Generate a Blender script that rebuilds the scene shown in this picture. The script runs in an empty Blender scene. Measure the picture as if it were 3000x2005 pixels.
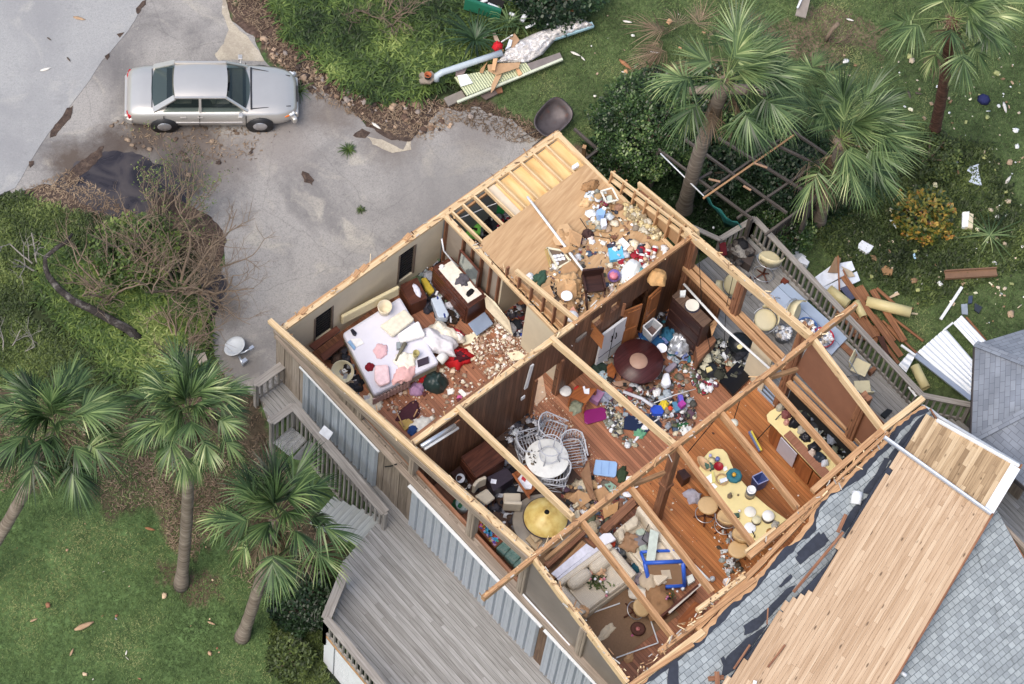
import bpy, math, random
import numpy as np
from mathutils import Vector, Matrix, noise as mnoise
R = math.radians
random.seed(7); rng = np.random.default_rng(7)
S = bpy.context.scene
# ---------------- camera, sky, sun, exposure ----------------
F, TH, RO, AZ, DIST = 8270.0, R(28.39), R(9.04), R(-49.09), 73.5
_u = np.array([math.cos(AZ), math.sin(AZ), 0]); _w = np.array([-math.sin(AZ), math.cos(AZ), 0]); _z = np.array([0, 0, 1.])
LOOK = _w*math.sin(TH) - _z*math.cos(TH); _up = _w*math.cos(TH) + _z*math.sin(TH)
RT = math.cos(RO)*_u + math.sin(RO)*_up; UP = -math.sin(RO)*_u + math.cos(RO)*_up
CP = -LOOK*DIST
cam = bpy.data.cameras.new("camera"); camo = bpy.data.objects.new("camera", cam); S.collection.objects.link(camo)
camo.matrix_world = Matrix(((RT[0], UP[0], -LOOK[0], CP[0]), (RT[1], UP[1], -LOOK[1], CP[1]), (RT[2], UP[2], -LOOK[2], CP[2]), (0, 0, 0, 1)))
cam.sensor_width = 36; cam.lens = F/3000*36; cam.clip_start = 1; cam.clip_end = 3000; S.camera = camo
SUN_EL, SUN_AZ = R(60), R(185)     # direction towards the sun, azimuth in the xy plane
wd = bpy.data.worlds.new("World"); S.world = wd; wd.use_nodes = True
sk = wd.node_tree.nodes.new("ShaderNodeTexSky"); sk.sky_type = 'NISHITA'; sk.sun_disc = False
sk.sun_elevation = SUN_EL; sk.sun_rotation = R(90)-SUN_AZ; sk.air_density = 1.2; sk.dust_density = 4.0; sk.ozone_density = 1.0
bg = wd.node_tree.nodes["Background"]; bg.inputs[1].default_value = 0.135
wd.node_tree.links.new(sk.outputs[0], bg.inputs[0])
sl = bpy.data.lights.new("sun", 'SUN'); sl.energy = 1.25; sl.angle = R(38); sl.color = (1, .95, .88)
so = bpy.data.objects.new("sun", sl); S.collection.objects.link(so)
so.rotation_euler = Vector((math.cos(SUN_AZ)*math.cos(SUN_EL), math.sin(SUN_AZ)*math.cos(SUN_EL), math.sin(SUN_EL))).to_track_quat('Z', 'Y').to_euler()
S.view_settings.view_transform = 'Standard'; S.view_settings.look = 'None'; S.view_settings.gamma = 1
S.view_settings.exposure = 0.72
S.cycles.max_bounces = 6; S.cycles.diffuse_bounces = 4; S.cycles.transparent_max_bounces = 12
# ---------------- placing: a point of the photograph on a plane of the place ----------------
def ray(px, py): return RT*(px-1500) - UP*(py-1002.5) + LOOK*F
def Z(px, py, z=0.0):
 d = ray(px, py); return CP + d*(z-CP[2])/d[2]
def X(px, py, x):
 d = ray(px, py); return CP + d*(x-CP[0])/d[0]
def Y(px, py, y):
 d = ray(px, py); return CP + d*(y-CP[1])/d[1]
YE, ZE, YR, ZR, SL = 2.94, 2.70, -6.30, 5.10, 0.26
def roofz(y, x=0): return ZE + SL*(YE-y) if y > YR else ZR - SL*(YR-y)
def RL(px, py, dz=0):
 d = ray(px, py); return CP + d*(ZE+dz+SL*(YE-CP[1])-CP[2])/(d[2]+SL*d[1])
def RR(px, py, dz=0):
 d = ray(px, py); return CP + d*(ZR+dz-SL*(YR-CP[1])-CP[2])/(d[2]-SL*d[1])
def sst(a, b, v):
 t = np.clip((v-a)/(b-a), 0, 1); return t*t*(3-2*t)
def gz(x, y):
 x = np.asarray(x, float); y = np.asarray(y, float)
 left = -1.7*sst(2.9, -0.8, y + 0.25*(x+6))*sst(0.5, -1.5, x)
 right = -0.9*sst(4.0, -1.5, y)*sst(2.5, 5.5, x)
 return left + right + 0.03*np.sin(x*1.3+y*.7)*np.cos(y*1.1-x*.4)*sst(9, 12, np.hypot(x+1, y-9)+0*x)
def G(px, py, dz=0.0):
 z = 0.0
 for _ in range(25):
  p = Z(px, py, z+dz); z = z*.4 + .6*float(gz(p[0], p[1]))
 return np.array([p[0], p[1], z+dz])
# ---------------- materials ----------------
MATS = {}
def newmat(name):
 m = bpy.data.materials.new(name); m.use_nodes = True; nt = m.node_tree
 return m, nt, nt.nodes["Principled BSDF"]
def N(nt, t, **k):
 n = nt.nodes.new(t)
 for a, v in k.items(): setattr(n, a, v)
 return n
def L(nt, a, b): nt.links.new(a, b)
def ramp(nt, stops):
 n = N(nt, "ShaderNodeValToRGB"); e = n.color_ramp.elements
 while len(e) < len(stops): e.new(.5)
 for q, (p, c) in zip(e, stops): q.position = p; q.color = (*c, 1)
 return n
def hsvar(c, k): return tuple(min(1, max(0, v*k)) for v in c)
def plain(name, c, rough=.6, var=.15, sc=6, bump=.15, metal=0, spec=.4, trans=0, dirt=None):
 if name in MATS: return MATS[name]
 m, nt, b = newmat(name); tc = N(nt, "ShaderNodeTexCoord"); nz = N(nt, "ShaderNodeTexNoise")
 nz.inputs["Scale"].default_value = sc; nz.inputs["Detail"].default_value = 8; nz.inputs["Roughness"].default_value = .65
 L(nt, tc.outputs["Object"], nz.inputs["Vector"])
 st = [(.3, hsvar(c, 1-var)), (.7, hsvar(c, 1+var))]
 if dirt: st = [(.28, dirt)] + [(.42, hsvar(c, 1-var)), (.7, hsvar(c, 1+var))]
 r = ramp(nt, st); L(nt, nz.outputs[0], r.inputs[0]); L(nt, r.outputs[0], b.inputs["Base Color"])
 b.inputs["Roughness"].default_value = rough; b.inputs["Metallic"].default_value = metal; b.inputs["Specular IOR Level"].default_value = spec
 if bump:
  bp = N(nt, "ShaderNodeBump"); bp.inputs["Strength"].default_value = bump; bp.inputs["Distance"].default_value = .02
  L(nt, nz.outputs[0], bp.inputs["Height"]); L(nt, bp.outputs[0], b.inputs["Normal"])
 if trans: b.inputs["Transmission Weight"].default_value = trans
 MATS[name] = m; return m
def wood(name, c1, c2, c3=None, rough=.75, knots=.0, isl=.5, us=2.0, vs=34, line=0):
 """grain runs along the u of the uv map; every board (mesh island) gets a tone of its own"""
 if name in MATS: return MATS[name]
 m, nt, b = newmat(name); uv = N(nt, "ShaderNodeUVMap"); ge = N(nt, "ShaderNodeNewGeometry")
 mp = N(nt, "ShaderNodeVectorMath", operation='MULTIPLY_ADD'); mp.inputs[1].default_value = (us, vs, 1)
 cm = N(nt, "ShaderNodeCombineXYZ"); ml = N(nt, "ShaderNodeMath", operation='MULTIPLY'); ml.inputs[1].default_value = 91.7
 L(nt, ge.outputs["Random Per Island"], ml.inputs[0])
 for i in range(3): L(nt, ml.outputs[0], cm.inputs[i])
 L(nt, uv.outputs[0], mp.inputs[0]); L(nt, cm.outputs[0], mp.inputs[2])
 nz = N(nt, "ShaderNodeTexNoise"); nz.inputs["Scale"].default_value = 1; nz.inputs["Detail"].default_value = 6; nz.inputs["Distortion"].default_value = .6
 L(nt, mp.outputs[0], nz.inputs["Vector"])
 mx = N(nt, "ShaderNodeMath", operation='MULTIPLY_ADD'); mx.inputs[1].default_value = isl
 sb = N(nt, "ShaderNodeMath", operation='MULTIPLY_ADD'); sb.inputs[1].default_value = 1.0;
 L(nt, ge.outputs["Random Per Island"], mx.inputs[0])
 mx.inputs[2].default_value = -isl/2
 L(nt, nz.outputs[0], sb.inputs[0]); L(nt, mx.outputs[0], sb.inputs[2])
 r = ramp(nt, [(.25, c1), (.55, c2), (.85, c3 or c2)]); L(nt, sb.outputs[0], r.inputs[0]); col = r.outputs[0]
 if knots:
  vo = N(nt, "ShaderNodeTexVoronoi"); vo.inputs["Scale"].default_value = 1.0
  m2 = N(nt, "ShaderNodeVectorMath", operation='MULTIPLY_ADD'); m2.inputs[1].default_value = (1.7, 5.0, 1)
  L(nt, uv.outputs[0], m2.inputs[0]); L(nt, cm.outputs[0], m2.inputs[2]); L(nt, m2.outputs[0], vo.inputs["Vector"])
  k = ramp(nt, [(0.0, (1, 1, 1)), (.08, (.8, .8, .8)), (.15, (0, 0, 0))]); L(nt, vo.outputs["Distance"], k.inputs[0])
  mm = N(nt, "ShaderNodeMixRGB"); mm.inputs[2].default_value = (*hsvar(c1, knots), 1); L(nt, k.outputs[0], mm.inputs[0]); L(nt, col, mm.inputs[1]); col = mm.outputs[0]
 if line:      # board joints across v every `line` metres
  sx = N(nt, "ShaderNodeSeparateXYZ"); L(nt, uv.outputs[0], sx.inputs[0])
  d = N(nt, "ShaderNodeMath", operation='DIVIDE'); d.inputs[1].default_value = line; L(nt, sx.outputs[1], d.inputs[0])
  fl = N(nt, "ShaderNodeMath", operation='FLOOR'); L(nt, d.outputs[0], fl.inputs[0])
  wn = N(nt, "ShaderNodeTexWhiteNoise", noise_dimensions='1D'); L(nt, fl.outputs[0], wn.inputs["W"])
  fr = N(nt, "ShaderNodeMath", operation='FRACT'); L(nt, d.outputs[0], fr.inputs[0])
  lt = N(nt, "ShaderNodeMath", operation='LESS_THAN'); lt.inputs[1].default_value = .08; L(nt, fr.outputs[0], lt.inputs[0])
  hs = N(nt, "ShaderNodeHueSaturation"); mr = N(nt, "ShaderNodeMapRange"); mr.inputs[3].default_value = .72; mr.inputs[4].default_value = 1.25
  L(nt, wn.outputs[0], mr.inputs[0]); L(nt, mr.outputs[0], hs.inputs["Value"]); L(nt, col, hs.inputs["Color"])
  mm = N(nt, "ShaderNodeMixRGB"); mm.inputs[2].default_value = (*hsvar(c1, .4), 1); L(nt, lt.outputs[0], mm.inputs[0]); L(nt, hs.outputs[0], mm.inputs[1]); col = mm.outputs[0]
 L(nt, col, b.inputs["Base Color"]); b.inputs["Roughness"].default_value = rough; b.inputs["Specular IOR Level"].default_value = .3
 bp = N(nt, "ShaderNodeBump"); bp.inputs["Strength"].default_value = .25; bp.inputs["Distance"].default_value = .01
 L(nt, nz.outputs[0], bp.inputs["Height"]); L(nt, bp.outputs[0], b.inputs["Normal"])
 MATS[name] = m; return m
def leafm(name, stops, rough=.5, tl=.25, sc=.6):
 """every leaf (mesh island) picks its own tone; a slow noise makes clumps"""
 if name in MATS: return MATS[name]
 m, nt, b = newmat(name); ge = N(nt, "ShaderNodeNewGeometry"); nz = N(nt, "ShaderNodeTexNoise"); nz.inputs["Scale"].default_value = sc; nz.inputs["Detail"].default_value = 3
 tc = N(nt, "ShaderNodeTexCoord"); L(nt, tc.outputs["Object"], nz.inputs["Vector"])
 a = N(nt, "ShaderNodeMath", operation='MULTIPLY_ADD'); a.inputs[1].default_value = .55
 s = N(nt, "ShaderNodeMath", operation='MULTIPLY_ADD'); s.inputs[1].default_value = 1.9; s.inputs[2].default_value = -.74
 L(nt, nz.outputs[0], s.inputs[0]); L(nt, ge.outputs["Random Per Island"], a.inputs[0]); L(nt, s.outputs[0], a.inputs[2])
 r = ramp(nt, stops); L(nt, a.outputs[0], r.inputs[0]); L(nt, r.outputs[0], b.inputs["Base Color"])
 b.inputs["Roughness"].default_value = rough; b.inputs["Specular IOR Level"].default_value = .35
 if tl:
  t = N(nt, "ShaderNodeBsdfTranslucent"); L(nt, r.outputs[0], t.inputs[0]); mx = N(nt, "ShaderNodeMixShader"); mx.inputs[0].default_value = tl
  L(nt, b.outputs[0], mx.inputs[1]); L(nt, t.outputs[0], mx.inputs[2]); L(nt, mx.outputs[0], nt.nodes["Material Output"].inputs[0])
 MATS[name] = m; return m
def attrm(name, rough=.6, sc=14, var=.18, bump=.3):
 """colour comes from the mesh's colour attribute (many-coloured debris)"""
 if name in MATS: return MATS[name]
 m, nt, b = newmat(name); at = N(nt, "ShaderNodeVertexColor"); at.layer_name = "Col"; tc = N(nt, "ShaderNodeTexCoord"); nz = N(nt, "ShaderNodeTexNoise")
 nz.inputs["Scale"].default_value = sc; nz.inputs["Detail"].default_value = 6; L(nt, tc.outputs["Object"], nz.inputs["Vector"])
 mr = N(nt, "ShaderNodeMapRange"); mr.inputs[1].default_value = .3; mr.inputs[2].default_value = .7; mr.inputs[3].default_value = 1-var; mr.inputs[4].default_value = 1+var
 hs = N(nt, "ShaderNodeHueSaturation"); L(nt, nz.outputs[0], mr.inputs[0]); L(nt, mr.outputs[0], hs.inputs["Value"]); L(nt, at.outputs[0], hs.inputs["Color"])
 L(nt, hs.outputs[0], b.inputs["Base Color"]); b.inputs["Roughness"].default_value = rough; b.inputs["Specular IOR Level"].default_value = .3
 bp = N(nt, "ShaderNodeBump"); bp.inputs["Strength"].default_value = bump; bp.inputs["Distance"].default_value = .02; L(nt, nz.outputs[0], bp.inputs["Height"]); L(nt, bp.outputs[0], b.inputs["Normal"])
 MATS[name] = m; return m
def C(c):                              # '#rrggbb' as seen -> linear
 c = c.lstrip('#'); v = [int(c[i:i+2], 16)/255 for i in (0, 2, 4)]
 v = [x/12.92 if x < .04045 else ((x+.055)/1.055)**2.4 for x in v]; g = .2*v[0]+.7*v[1]+.1*v[2]
 return tuple(.93*x+.07*g for x in v)
# ---------------- meshes ----------------
def rot3(rx=0, ry=0, rz=0): return np.array(Matrix.Rotation(rz, 3, 'Z') @ Matrix.Rotation(ry, 3, 'Y') @ Matrix.Rotation(rx, 3, 'X'))
class MB:
 def __init__(s): s.v = []; s.f = []; s.uv = []; s.m = []; s.c = []; s.mi = 0; s.col = None; s.smooth = []; s.sm = False
 def add(s, vs, fs, uvs=None):
  o = len(s.v); s.v += [tuple(map(float, p)) for p in vs]
  for i, f in enumerate(fs):
   s.f.append([o+k for k in f]); s.m.append(s.mi); s.c.append(s.col); s.smooth.append(s.sm)
   s.uv.append(uvs[i] if uvs else [(vs[k][0], vs[k][1]) for k in f])
  return s
 def box(s, c, d, M=None, taper=1):
  """box centred at c with full sizes d; M 3x3 rotation; u runs along the longest side"""
  hx, hy, hz = d[0]/2, d[1]/2, d[2]/2; P = []
  for z in (-1, 1):
   t = taper if z > 0 else 1
   for x, y in ((-1, -1), (1, -1), (1, 1), (-1, 1)): P.append(np.array([x*hx*t, y*hy*t, z*hz]))
  fs = [(0, 3, 2, 1), (4, 5, 6, 7), (0, 1, 5, 4), (1, 2, 6, 5), (2, 3, 7, 6), (3, 0, 4, 7)]
  la = int(np.argmax(d)); uvs = []
  for f, nax in zip(fs, (2, 2, 1, 0, 1, 0)):
   ax = [a for a in (0, 1, 2) if a != nax]
   if la in ax: ax = [la] + [a for a in ax if a != la]
   uvs.append([(P[k][ax[0]], P[k][ax[1]]) for k in f])
  Q = [(p if M is None else M @ p) + np.array(c, float) for p in P]
  return s.add(Q, fs, uvs)
 def beam(s, a, b, w, h, upv=(0, 0, 1), roll=0):
  """timber from a to b, w wide, h deep (a, b run along its centre)"""
  a = np.array(a, float); b = np.array(b, float); t = b-a; Ln = np.linalg.norm(t); t = t/Ln
  u = np.array(upv, float); sd = np.cross(t, u)
  if np.linalg.norm(sd) < 1e-4: sd = np.cross(t, (1, 0, 0))
  sd /= np.linalg.norm(sd); u = np.cross(sd, t)
  if roll: sd, u = sd*math.cos(roll)+u*math.sin(roll), u*math.cos(roll)-sd*math.sin(roll)
  return s.box((a+b)/2, (Ln, w, h), np.array([t, sd, u]).T)
 def tube(s, pts, r, n=8, cap=True):
  pts = [np.array(p, float) for p in pts]; rs = r if hasattr(r, '__len__') else [r]*len(pts); V = []; prev = None; acc = 0; U = []
  for i, p in enumerate(pts):
   t = pts[min(i+1, len(pts)-1)]-pts[max(i-1, 0)]; t = t/(np.linalg.norm(t)+1e-9)
   if prev is None:
    a = np.cross(t, (0, 0, 1));
    if np.linalg.norm(a) < .1: a = np.cross(t, (1, 0, 0))
   else: a = prev - t*np.dot(prev, t)
   a = a/np.linalg.norm(a); prev = a; bb = np.cross(t, a)
   if i: acc += np.linalg.norm(p-pts[i-1])
   U.append(acc)
   for k in range(n):
    g = 2*math.pi*k/n; V.append(p+(a*math.cos(g)+bb*math.sin(g))*rs[i])
  fs = []; uvs = []
  for i in range(len(pts)-1):
   for k in range(n):
    k2 = (k+1) % n; fs.append((i*n+k, i*n+k2, (i+1)*n+k2, (i+1)*n+k)); w = 2*math.pi*rs[i]/n
    uvs.append([(U[i], k*w), (U[i], (k+1)*w), (U[i+1], (k+1)*w), (U[i+1], k*w)])
  if cap:
   e = len(pts)-1; fs += [tuple(range(n))[::-1], tuple(range(e*n, e*n+n))]; uvs += [[(0, 0)]*n, [(0, 0)]*n]
  sm = s.sm; s.sm = True; s.add(V, fs, uvs); s.sm = sm
  return s
 def lathe(s, c, prof, n=20, M=None, sx=1, sy=1):
  """prof: (radius, z) list turned about z"""
  V = []; fs = []
  for r_, z_ in prof:
   for k in range(n):
    g = 2*math.pi*k/n; p = np.array([r_*math.cos(g)*sx, r_*math.sin(g)*sy, z_]); V.append((p if M is None else M @ p)+np.array(c, float))
  for i in range(len(prof)-1):
   for k in range(n): k2 = (k+1) % n; fs.append((i*n+k, i*n+k2, (i+1)*n+k2, (i+1)*n+k))
  if prof[0][0] > 1e-4: fs.append(tuple(range(n))[::-1])
  if prof[-1][0] > 1e-4: fs.append(tuple(range((len(prof)-1)*n, len(prof)*n)))
  sm = s.sm; s.sm = True; s.add(V, fs); s.sm = sm
  return s
 def prism(s, poly, z0, z1, bottom=True):
  """poly: list of xy (or xyz with z0/z1 offsets)"""
  n = len(poly); z = [p[2] if len(p) > 2 else 0 for p in poly]
  V = [(p[0], p[1], z[i]+z0) for i, p in enumerate(poly)] + [(p[0], p[1], z[i]+z1) for i, p in enumerate(poly)]
  area = sum(poly[i][0]*poly[(i+1) % n][1]-poly[(i+1) % n][0]*poly[i][1] for i in range(n))
  top = tuple(range(n, 2*n)); bt = tuple(range(n))[::-1]
  if area < 0: top, bt = top[::-1], bt[::-1]
  fs = [top] + ([bt] if bottom else [])
  for i in range(n):
   j = (i+1) % n; q = (i, j, n+j, n+i); fs.append(q if area > 0 else q[::-1])
  return s.add(V, fs)
 def quad(s, a, b, c, d):
  a, b, c, d = [np.array(p, float) for p in (a, b, c, d)]; w = np.linalg.norm(b-a); h = np.linalg.norm(d-a)
  return s.add([a, b, c, d], [(0, 1, 2, 3)], [[(0, 0), (w, 0), (w, h), (0, h)]])
 def slab(s, a, b, c, d, t, uvr=False):
  """thick quad: corners of its top, thickness t along -normal"""
  P = [np.array(p, float) for p in (a, b, c, d)]; n = np.cross(P[1]-P[0], P[3]-P[0]); n /= np.linalg.norm(n)
  Q = [p-n*t for p in P]; w = np.linalg.norm(P[1]-P[0]); h = np.linalg.norm(P[3]-P[0])
  fs = [(0, 1, 2, 3), (7, 6, 5, 4), (0, 4, 5, 1), (1, 5, 6, 2), (2, 6, 7, 3), (3, 7, 4, 0)]
  uq = [(0, 0), (w, 0), (w, h), (0, h)]; uvs = [uq, [uq[3], uq[2], uq[1], uq[0]], [(0, 0), (0, t), (w, t), (w, 0)], [(0, 0), (0, t), (h, t), (h, 0)]]; uvs += uvs[2:]
  return s.add(P+Q, fs, uvs)
 def cloth(s, c, sx, sy, h, n=10, rz=0, amp=.5, seed=0, thick=.02, flat=False):
  """crumpled sheet of size sx by sy heaped h high, closed underneath"""
  M = rot3(0, 0, rz); V = []; fs = []; o = Vector((seed*7.3, seed*3.1, seed*1.7))
  for j in range(n+1):
   for i in range(n+1):
    a, b = i/n*2-1, j/n*2-1; q = Vector((a*1.6, b*1.6, 0))+o
    e = (1-abs(a)**3)*(1-abs(b)**3); ra = 1+.25*mnoise.noise(q*1.1)*amp*2
    z = h*((e if not flat else 1)*(.55+.45*mnoise.noise(q*1.3+o))+amp*.9*abs(mnoise.noise(q*2.9))*(.3+.7*e))
    ca_, cb_ = math.sqrt(1-.42*b*b), math.sqrt(1-.42*a*a)
    V.append(M @ np.array([a*ca_*sx/2*ra+.12*sx*amp*mnoise.noise(q*1.7), b*cb_*sy/2*ra+.12*sy*amp*mnoise.noise(q*1.9+o), max(z, .004)+thick*.3])+np.array(c, float))
  for j in range(n):
   for i in range(n): k = j*(n+1)+i; fs.append((k, k+1, k+n+2, k+n+1))
  m = len(V); B = [i for i in range(n)]+[(n+1)*j+n for j in range(n)]+[(n+1)*n+i for i in range(n, 0, -1)]+[(n+1)*j for j in range(n, 0, -1)]
  for k in B: p = np.array(V[k]); V.append(np.array([p[0], p[1], c[2]]))
  for q in range(len(B)): q2 = (q+1) % len(B); fs.append((B[q], m+q, m+q2, B[q2]))
  sm = s.sm; s.sm = True; s.add(V, fs); s.sm = sm
  return s
COL = S.collection
def tag(o, label=None, cat=None, group=None, kind=None):
 for k, v in (('label', label), ('category', cat), ('group', group), ('kind', kind)):
  if v: o[k] = v
 return o
def mesh_of(name, mb, mats, shift=(0, 0, 0), IM=None):
 me = bpy.data.meshes.new(name); v = np.array(mb.v, float)-np.array(shift, float)
 if IM is not None: v = v @ np.array(IM).T
 me.from_pydata(v.tolist(), [], mb.f)
 ul = me.uv_layers.new(name="UVMap"); fl = [c for f in mb.uv for p in f for c in p]; ul.data.foreach_set("uv", fl)
 me.polygons.foreach_set("material_index", mb.m); me.polygons.foreach_set("use_smooth", mb.smooth)
 if any(c is not None for c in mb.c):
  ca = me.color_attributes.new(name="Col", type='FLOAT_COLOR', domain='CORNER'); d = []
  for f, c in zip(mb.f, mb.c): d += list((*(c or (.5, .5, .5)), 1))*len(f)
  ca.data.foreach_set("color", d)
 for m in (mats if isinstance(mats, (list, tuple)) else [mats]): me.materials.append(m)
 me.validate(); me.update(); return me
def obj(name, mb, mats, parent=None, label=None, cat=None, group=None, kind=None, loc=None, world=True, bevel=0):
 """link mb as one mesh object. Top level: its origin is put at its base. Child: mb is in world (world=True) or parent space."""
 v = np.array(mb.v)
 if parent is None:
  if loc is None: loc = (float(v[:, 0].mean()), float(v[:, 1].mean()), float(v[:, 2].min()))
  me = mesh_of(name, mb, mats, loc)
  o = bpy.data.objects.new(name, me); o.location = loc
 else:
  if world:
   W_ = wmat(parent); me = mesh_of(name, mb, mats, W_.translation, np.array(W_.to_3x3().inverted()))
  else: me = mesh_of(name, mb, mats)
  o = bpy.data.objects.new(name, me); o.parent = parent
 COL.objects.link(o); tag(o, label, cat, group, kind)
 if bevel: bv = o.modifiers.new("bevel", 'BEVEL'); bv.width = bevel; bv.segments = 2; bv.limit_method = 'ANGLE'
 return o
def wmat(o):
 from mathutils import Euler
 m = Matrix.Translation(o.location) @ o.rotation_euler.to_matrix().to_4x4()
 return wmat(o.parent) @ m if o.parent else m
def thing(name, label, cat, loc=(0, 0, 0), rz=0, group=None, rx=0, ry=0):
 o = bpy.data.objects.new(name, None); COL.objects.link(o); o.location = [float(a) for a in loc]; o.rotation_euler = (rx, ry, rz)
 o.empty_display_size = .2; return tag(o, label, cat, group)
def dup(root, loc=None, rz=None, label=None, group=None, scale=None, rx=None, ry=None, name=None):
 def cp(o, par):
  c = o.copy(); COL.objects.link(c); c.parent = par
  for ch in o.children: cp(ch, c)
  return c
 r_ = cp(root, None)
 if loc is not None: r_.location = [float(a) for a in loc]
 e = list(r_.rotation_euler)
 if rz is not None: e[2] = rz
 if rx is not None: e[0] = rx
 if ry is not None: e[1] = ry
 r_.rotation_euler = e
 if scale: r_.scale = (scale,)*3
 return tag(r_, label, None, group)
# fast numpy mesh: T triangles/quads made of rows of vertices
def npmesh(name, V, Fc, mat, parent=None, smooth=False, **k):
 me = bpy.data.meshes.new(name); n = Fc.shape[1]; m = len(Fc)
 me.vertices.add(len(V)); me.vertices.foreach_set("co", np.ascontiguousarray(V, dtype=np.float32).ravel())
 me.loops.add(m*n); me.loops.foreach_set("vertex_index", np.ascontiguousarray(Fc, dtype=np.int32).ravel())
 me.polygons.add(m); me.polygons.foreach_set("loop_start", np.arange(0, m*n, n, dtype=np.int32)); me.polygons.foreach_set("loop_total", np.full(m, n, dtype=np.int32))
 if smooth: me.polygons.foreach_set("use_smooth", np.ones(m, dtype=bool))
 me.materials.append(mat); me.update(calc_edges=True)
 o = bpy.data.objects.new(name, me); COL.objects.link(o); o.parent = parent
 return tag(o, k.get('label'), k.get('cat'), k.get('group'), k.get('kind'))
def inpoly(x, y, poly):
 r_ = np.zeros(x.shape, bool); n = len(poly)
 for i in range(n):
  x1, y1 = poly[i][:2]; x2, y2 = poly[(i+1) % n][:2]
  if y1 == y2: continue
  c = ((y1 > y) != (y2 > y)) & (x < (x2-x1)*(y-y1)/(y2-y1)+x1); r_ ^= c
 return r_
def scatter(poly_px, n, z=None):
 """n random points over a polygon given in photo pixels, on the ground (or on plane z)"""
 P = [(G(*p) if z is None else Z(p[0], p[1], z))[:2] for p in poly_px]; A = np.array(P); out = np.zeros((0, 2))
 while len(out) < n:
  q = rng.uniform(A.min(0), A.max(0), (n*2, 2)); out = np.vstack([out, q[inpoly(q[:, 0], q[:, 1], P)]])
 return out[:n]
# ground, road, driveway
def gpoly(px): return [tuple(G(*p)) for p in px]
def rough_poly(poly, amp=.08, step=.15, seed=0, closed=True):
 out = []; n = len(poly); acc = 0
 for i in range(n if closed else n-1):
  a = np.array(poly[i][:2], float); b = np.array(poly[(i+1) % n][:2], float); d = np.linalg.norm(b-a); k = max(1, int(d/step)); nn = np.array([-(b-a)[1], (b-a)[0]])/(d+1e-9)
  for j in range(k):
   t = j/k; q = a+(b-a)*t; e = mnoise.noise(Vector((q[0]*1.4+seed, q[1]*1.4, seed)))*1.0+mnoise.noise(Vector((q[0]*5+seed, q[1]*5, seed)))*.55
   out.append(tuple(q+nn*e*amp))
 return out
ZONES = [  # (colour as seen, pixel polygon)
 ('g2', [(1300, -60), (3200, -200), (3200, 1200), (2600, 1300), (1500, 420), (1230, 330), (1000, 150)]),
 ('fern', [(740, -80), (1700, -120), (1640, 0), (1560, 60), (1420, 180), (1330, 260), (1200, 320), (1100, 310), (1000, 260), (900, 210), (800, 120)]),
 ('mulch', [(650, -60), (790, -60), (830, 80), (930, 180), (1040, 260), (1180, 305), (1290, 290), (1420, 300), (1500, 330), (1570, 370), (1600, 420), (1500, 420), (1340, 360), (1250, 410), (1150, 400), (1050, 350), (930, 290), (850, 250), (800, 200), (760, 90), (690, 60)]),
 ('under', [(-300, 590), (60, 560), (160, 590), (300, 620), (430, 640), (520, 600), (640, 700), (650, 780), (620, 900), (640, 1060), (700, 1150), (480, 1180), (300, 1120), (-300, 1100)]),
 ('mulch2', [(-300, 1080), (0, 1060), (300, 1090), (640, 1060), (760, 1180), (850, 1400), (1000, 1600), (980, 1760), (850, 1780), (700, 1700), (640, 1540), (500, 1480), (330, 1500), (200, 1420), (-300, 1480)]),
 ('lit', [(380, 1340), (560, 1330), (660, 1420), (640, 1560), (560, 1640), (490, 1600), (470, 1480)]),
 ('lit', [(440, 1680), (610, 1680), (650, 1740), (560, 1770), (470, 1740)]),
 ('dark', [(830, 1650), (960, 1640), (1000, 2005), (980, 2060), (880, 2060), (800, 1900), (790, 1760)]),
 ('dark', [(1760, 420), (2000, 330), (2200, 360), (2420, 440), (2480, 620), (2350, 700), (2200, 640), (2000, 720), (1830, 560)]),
 ('bare', [(2180, 60), (2450, 20), (2600, 60), (2560, 160), (2400, 180), (2250, 140)]),
 ('bare', [(1640, 430), (1760, 420), (1860, 560), (1760, 600)]),
]
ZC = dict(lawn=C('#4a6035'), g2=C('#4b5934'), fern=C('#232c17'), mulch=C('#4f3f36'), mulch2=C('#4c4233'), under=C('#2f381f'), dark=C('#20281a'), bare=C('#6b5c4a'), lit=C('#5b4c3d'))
ax = np.concatenate([-np.geomspace(420, 18.2, 22), np.arange(-18, 21, .14), np.geomspace(21.2, 420, 22)])
ay = np.concatenate([-np.geomspace(420, 17.2, 22), np.arange(-17, 19.5, .14), np.geomspace(19.8, 420, 22)])
GX, GY = np.meshgrid(ax, ay); GZ = gz(GX, GY)
hv = np.array([mnoise.noise(Vector((a*.9, b*.9, 3))) for a, b in zip(GX.ravel(), GY.ravel())]).reshape(GX.shape)
hv2 = np.array([mnoise.noise(Vector((a*3.1, b*3.1, 9))) for a, b in zip(GX.ravel(), GY.ravel())]).reshape(GX.shape)
gc = np.empty(GX.shape+(3,)); gc[:] = ZC['lawn']; wx = GX+hv*.5+hv2*.25; wy = GY+hv*.4-hv2*.3
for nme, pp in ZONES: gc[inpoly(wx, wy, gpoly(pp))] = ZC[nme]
gc *= (1+.32*hv+.34*hv2)[..., None]
inner = (np.abs(GX) < 22) & (np.abs(GY) < 20)
GZ = GZ + np.where(inner, .02*hv2-.02, -.02)
V = np.stack([GX, GY, GZ], -1).reshape(-1, 3); nx, ny = len(ax), len(ay)
ii = (np.arange(ny-1)[:, None]*nx+np.arange(nx-1)[None]).ravel(); Fq = np.stack([ii, ii+1, ii+nx+1, ii+nx], -1)
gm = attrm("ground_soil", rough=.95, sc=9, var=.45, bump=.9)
gr = npmesh("ground", V, Fq, gm, kind="structure", smooth=True)
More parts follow.
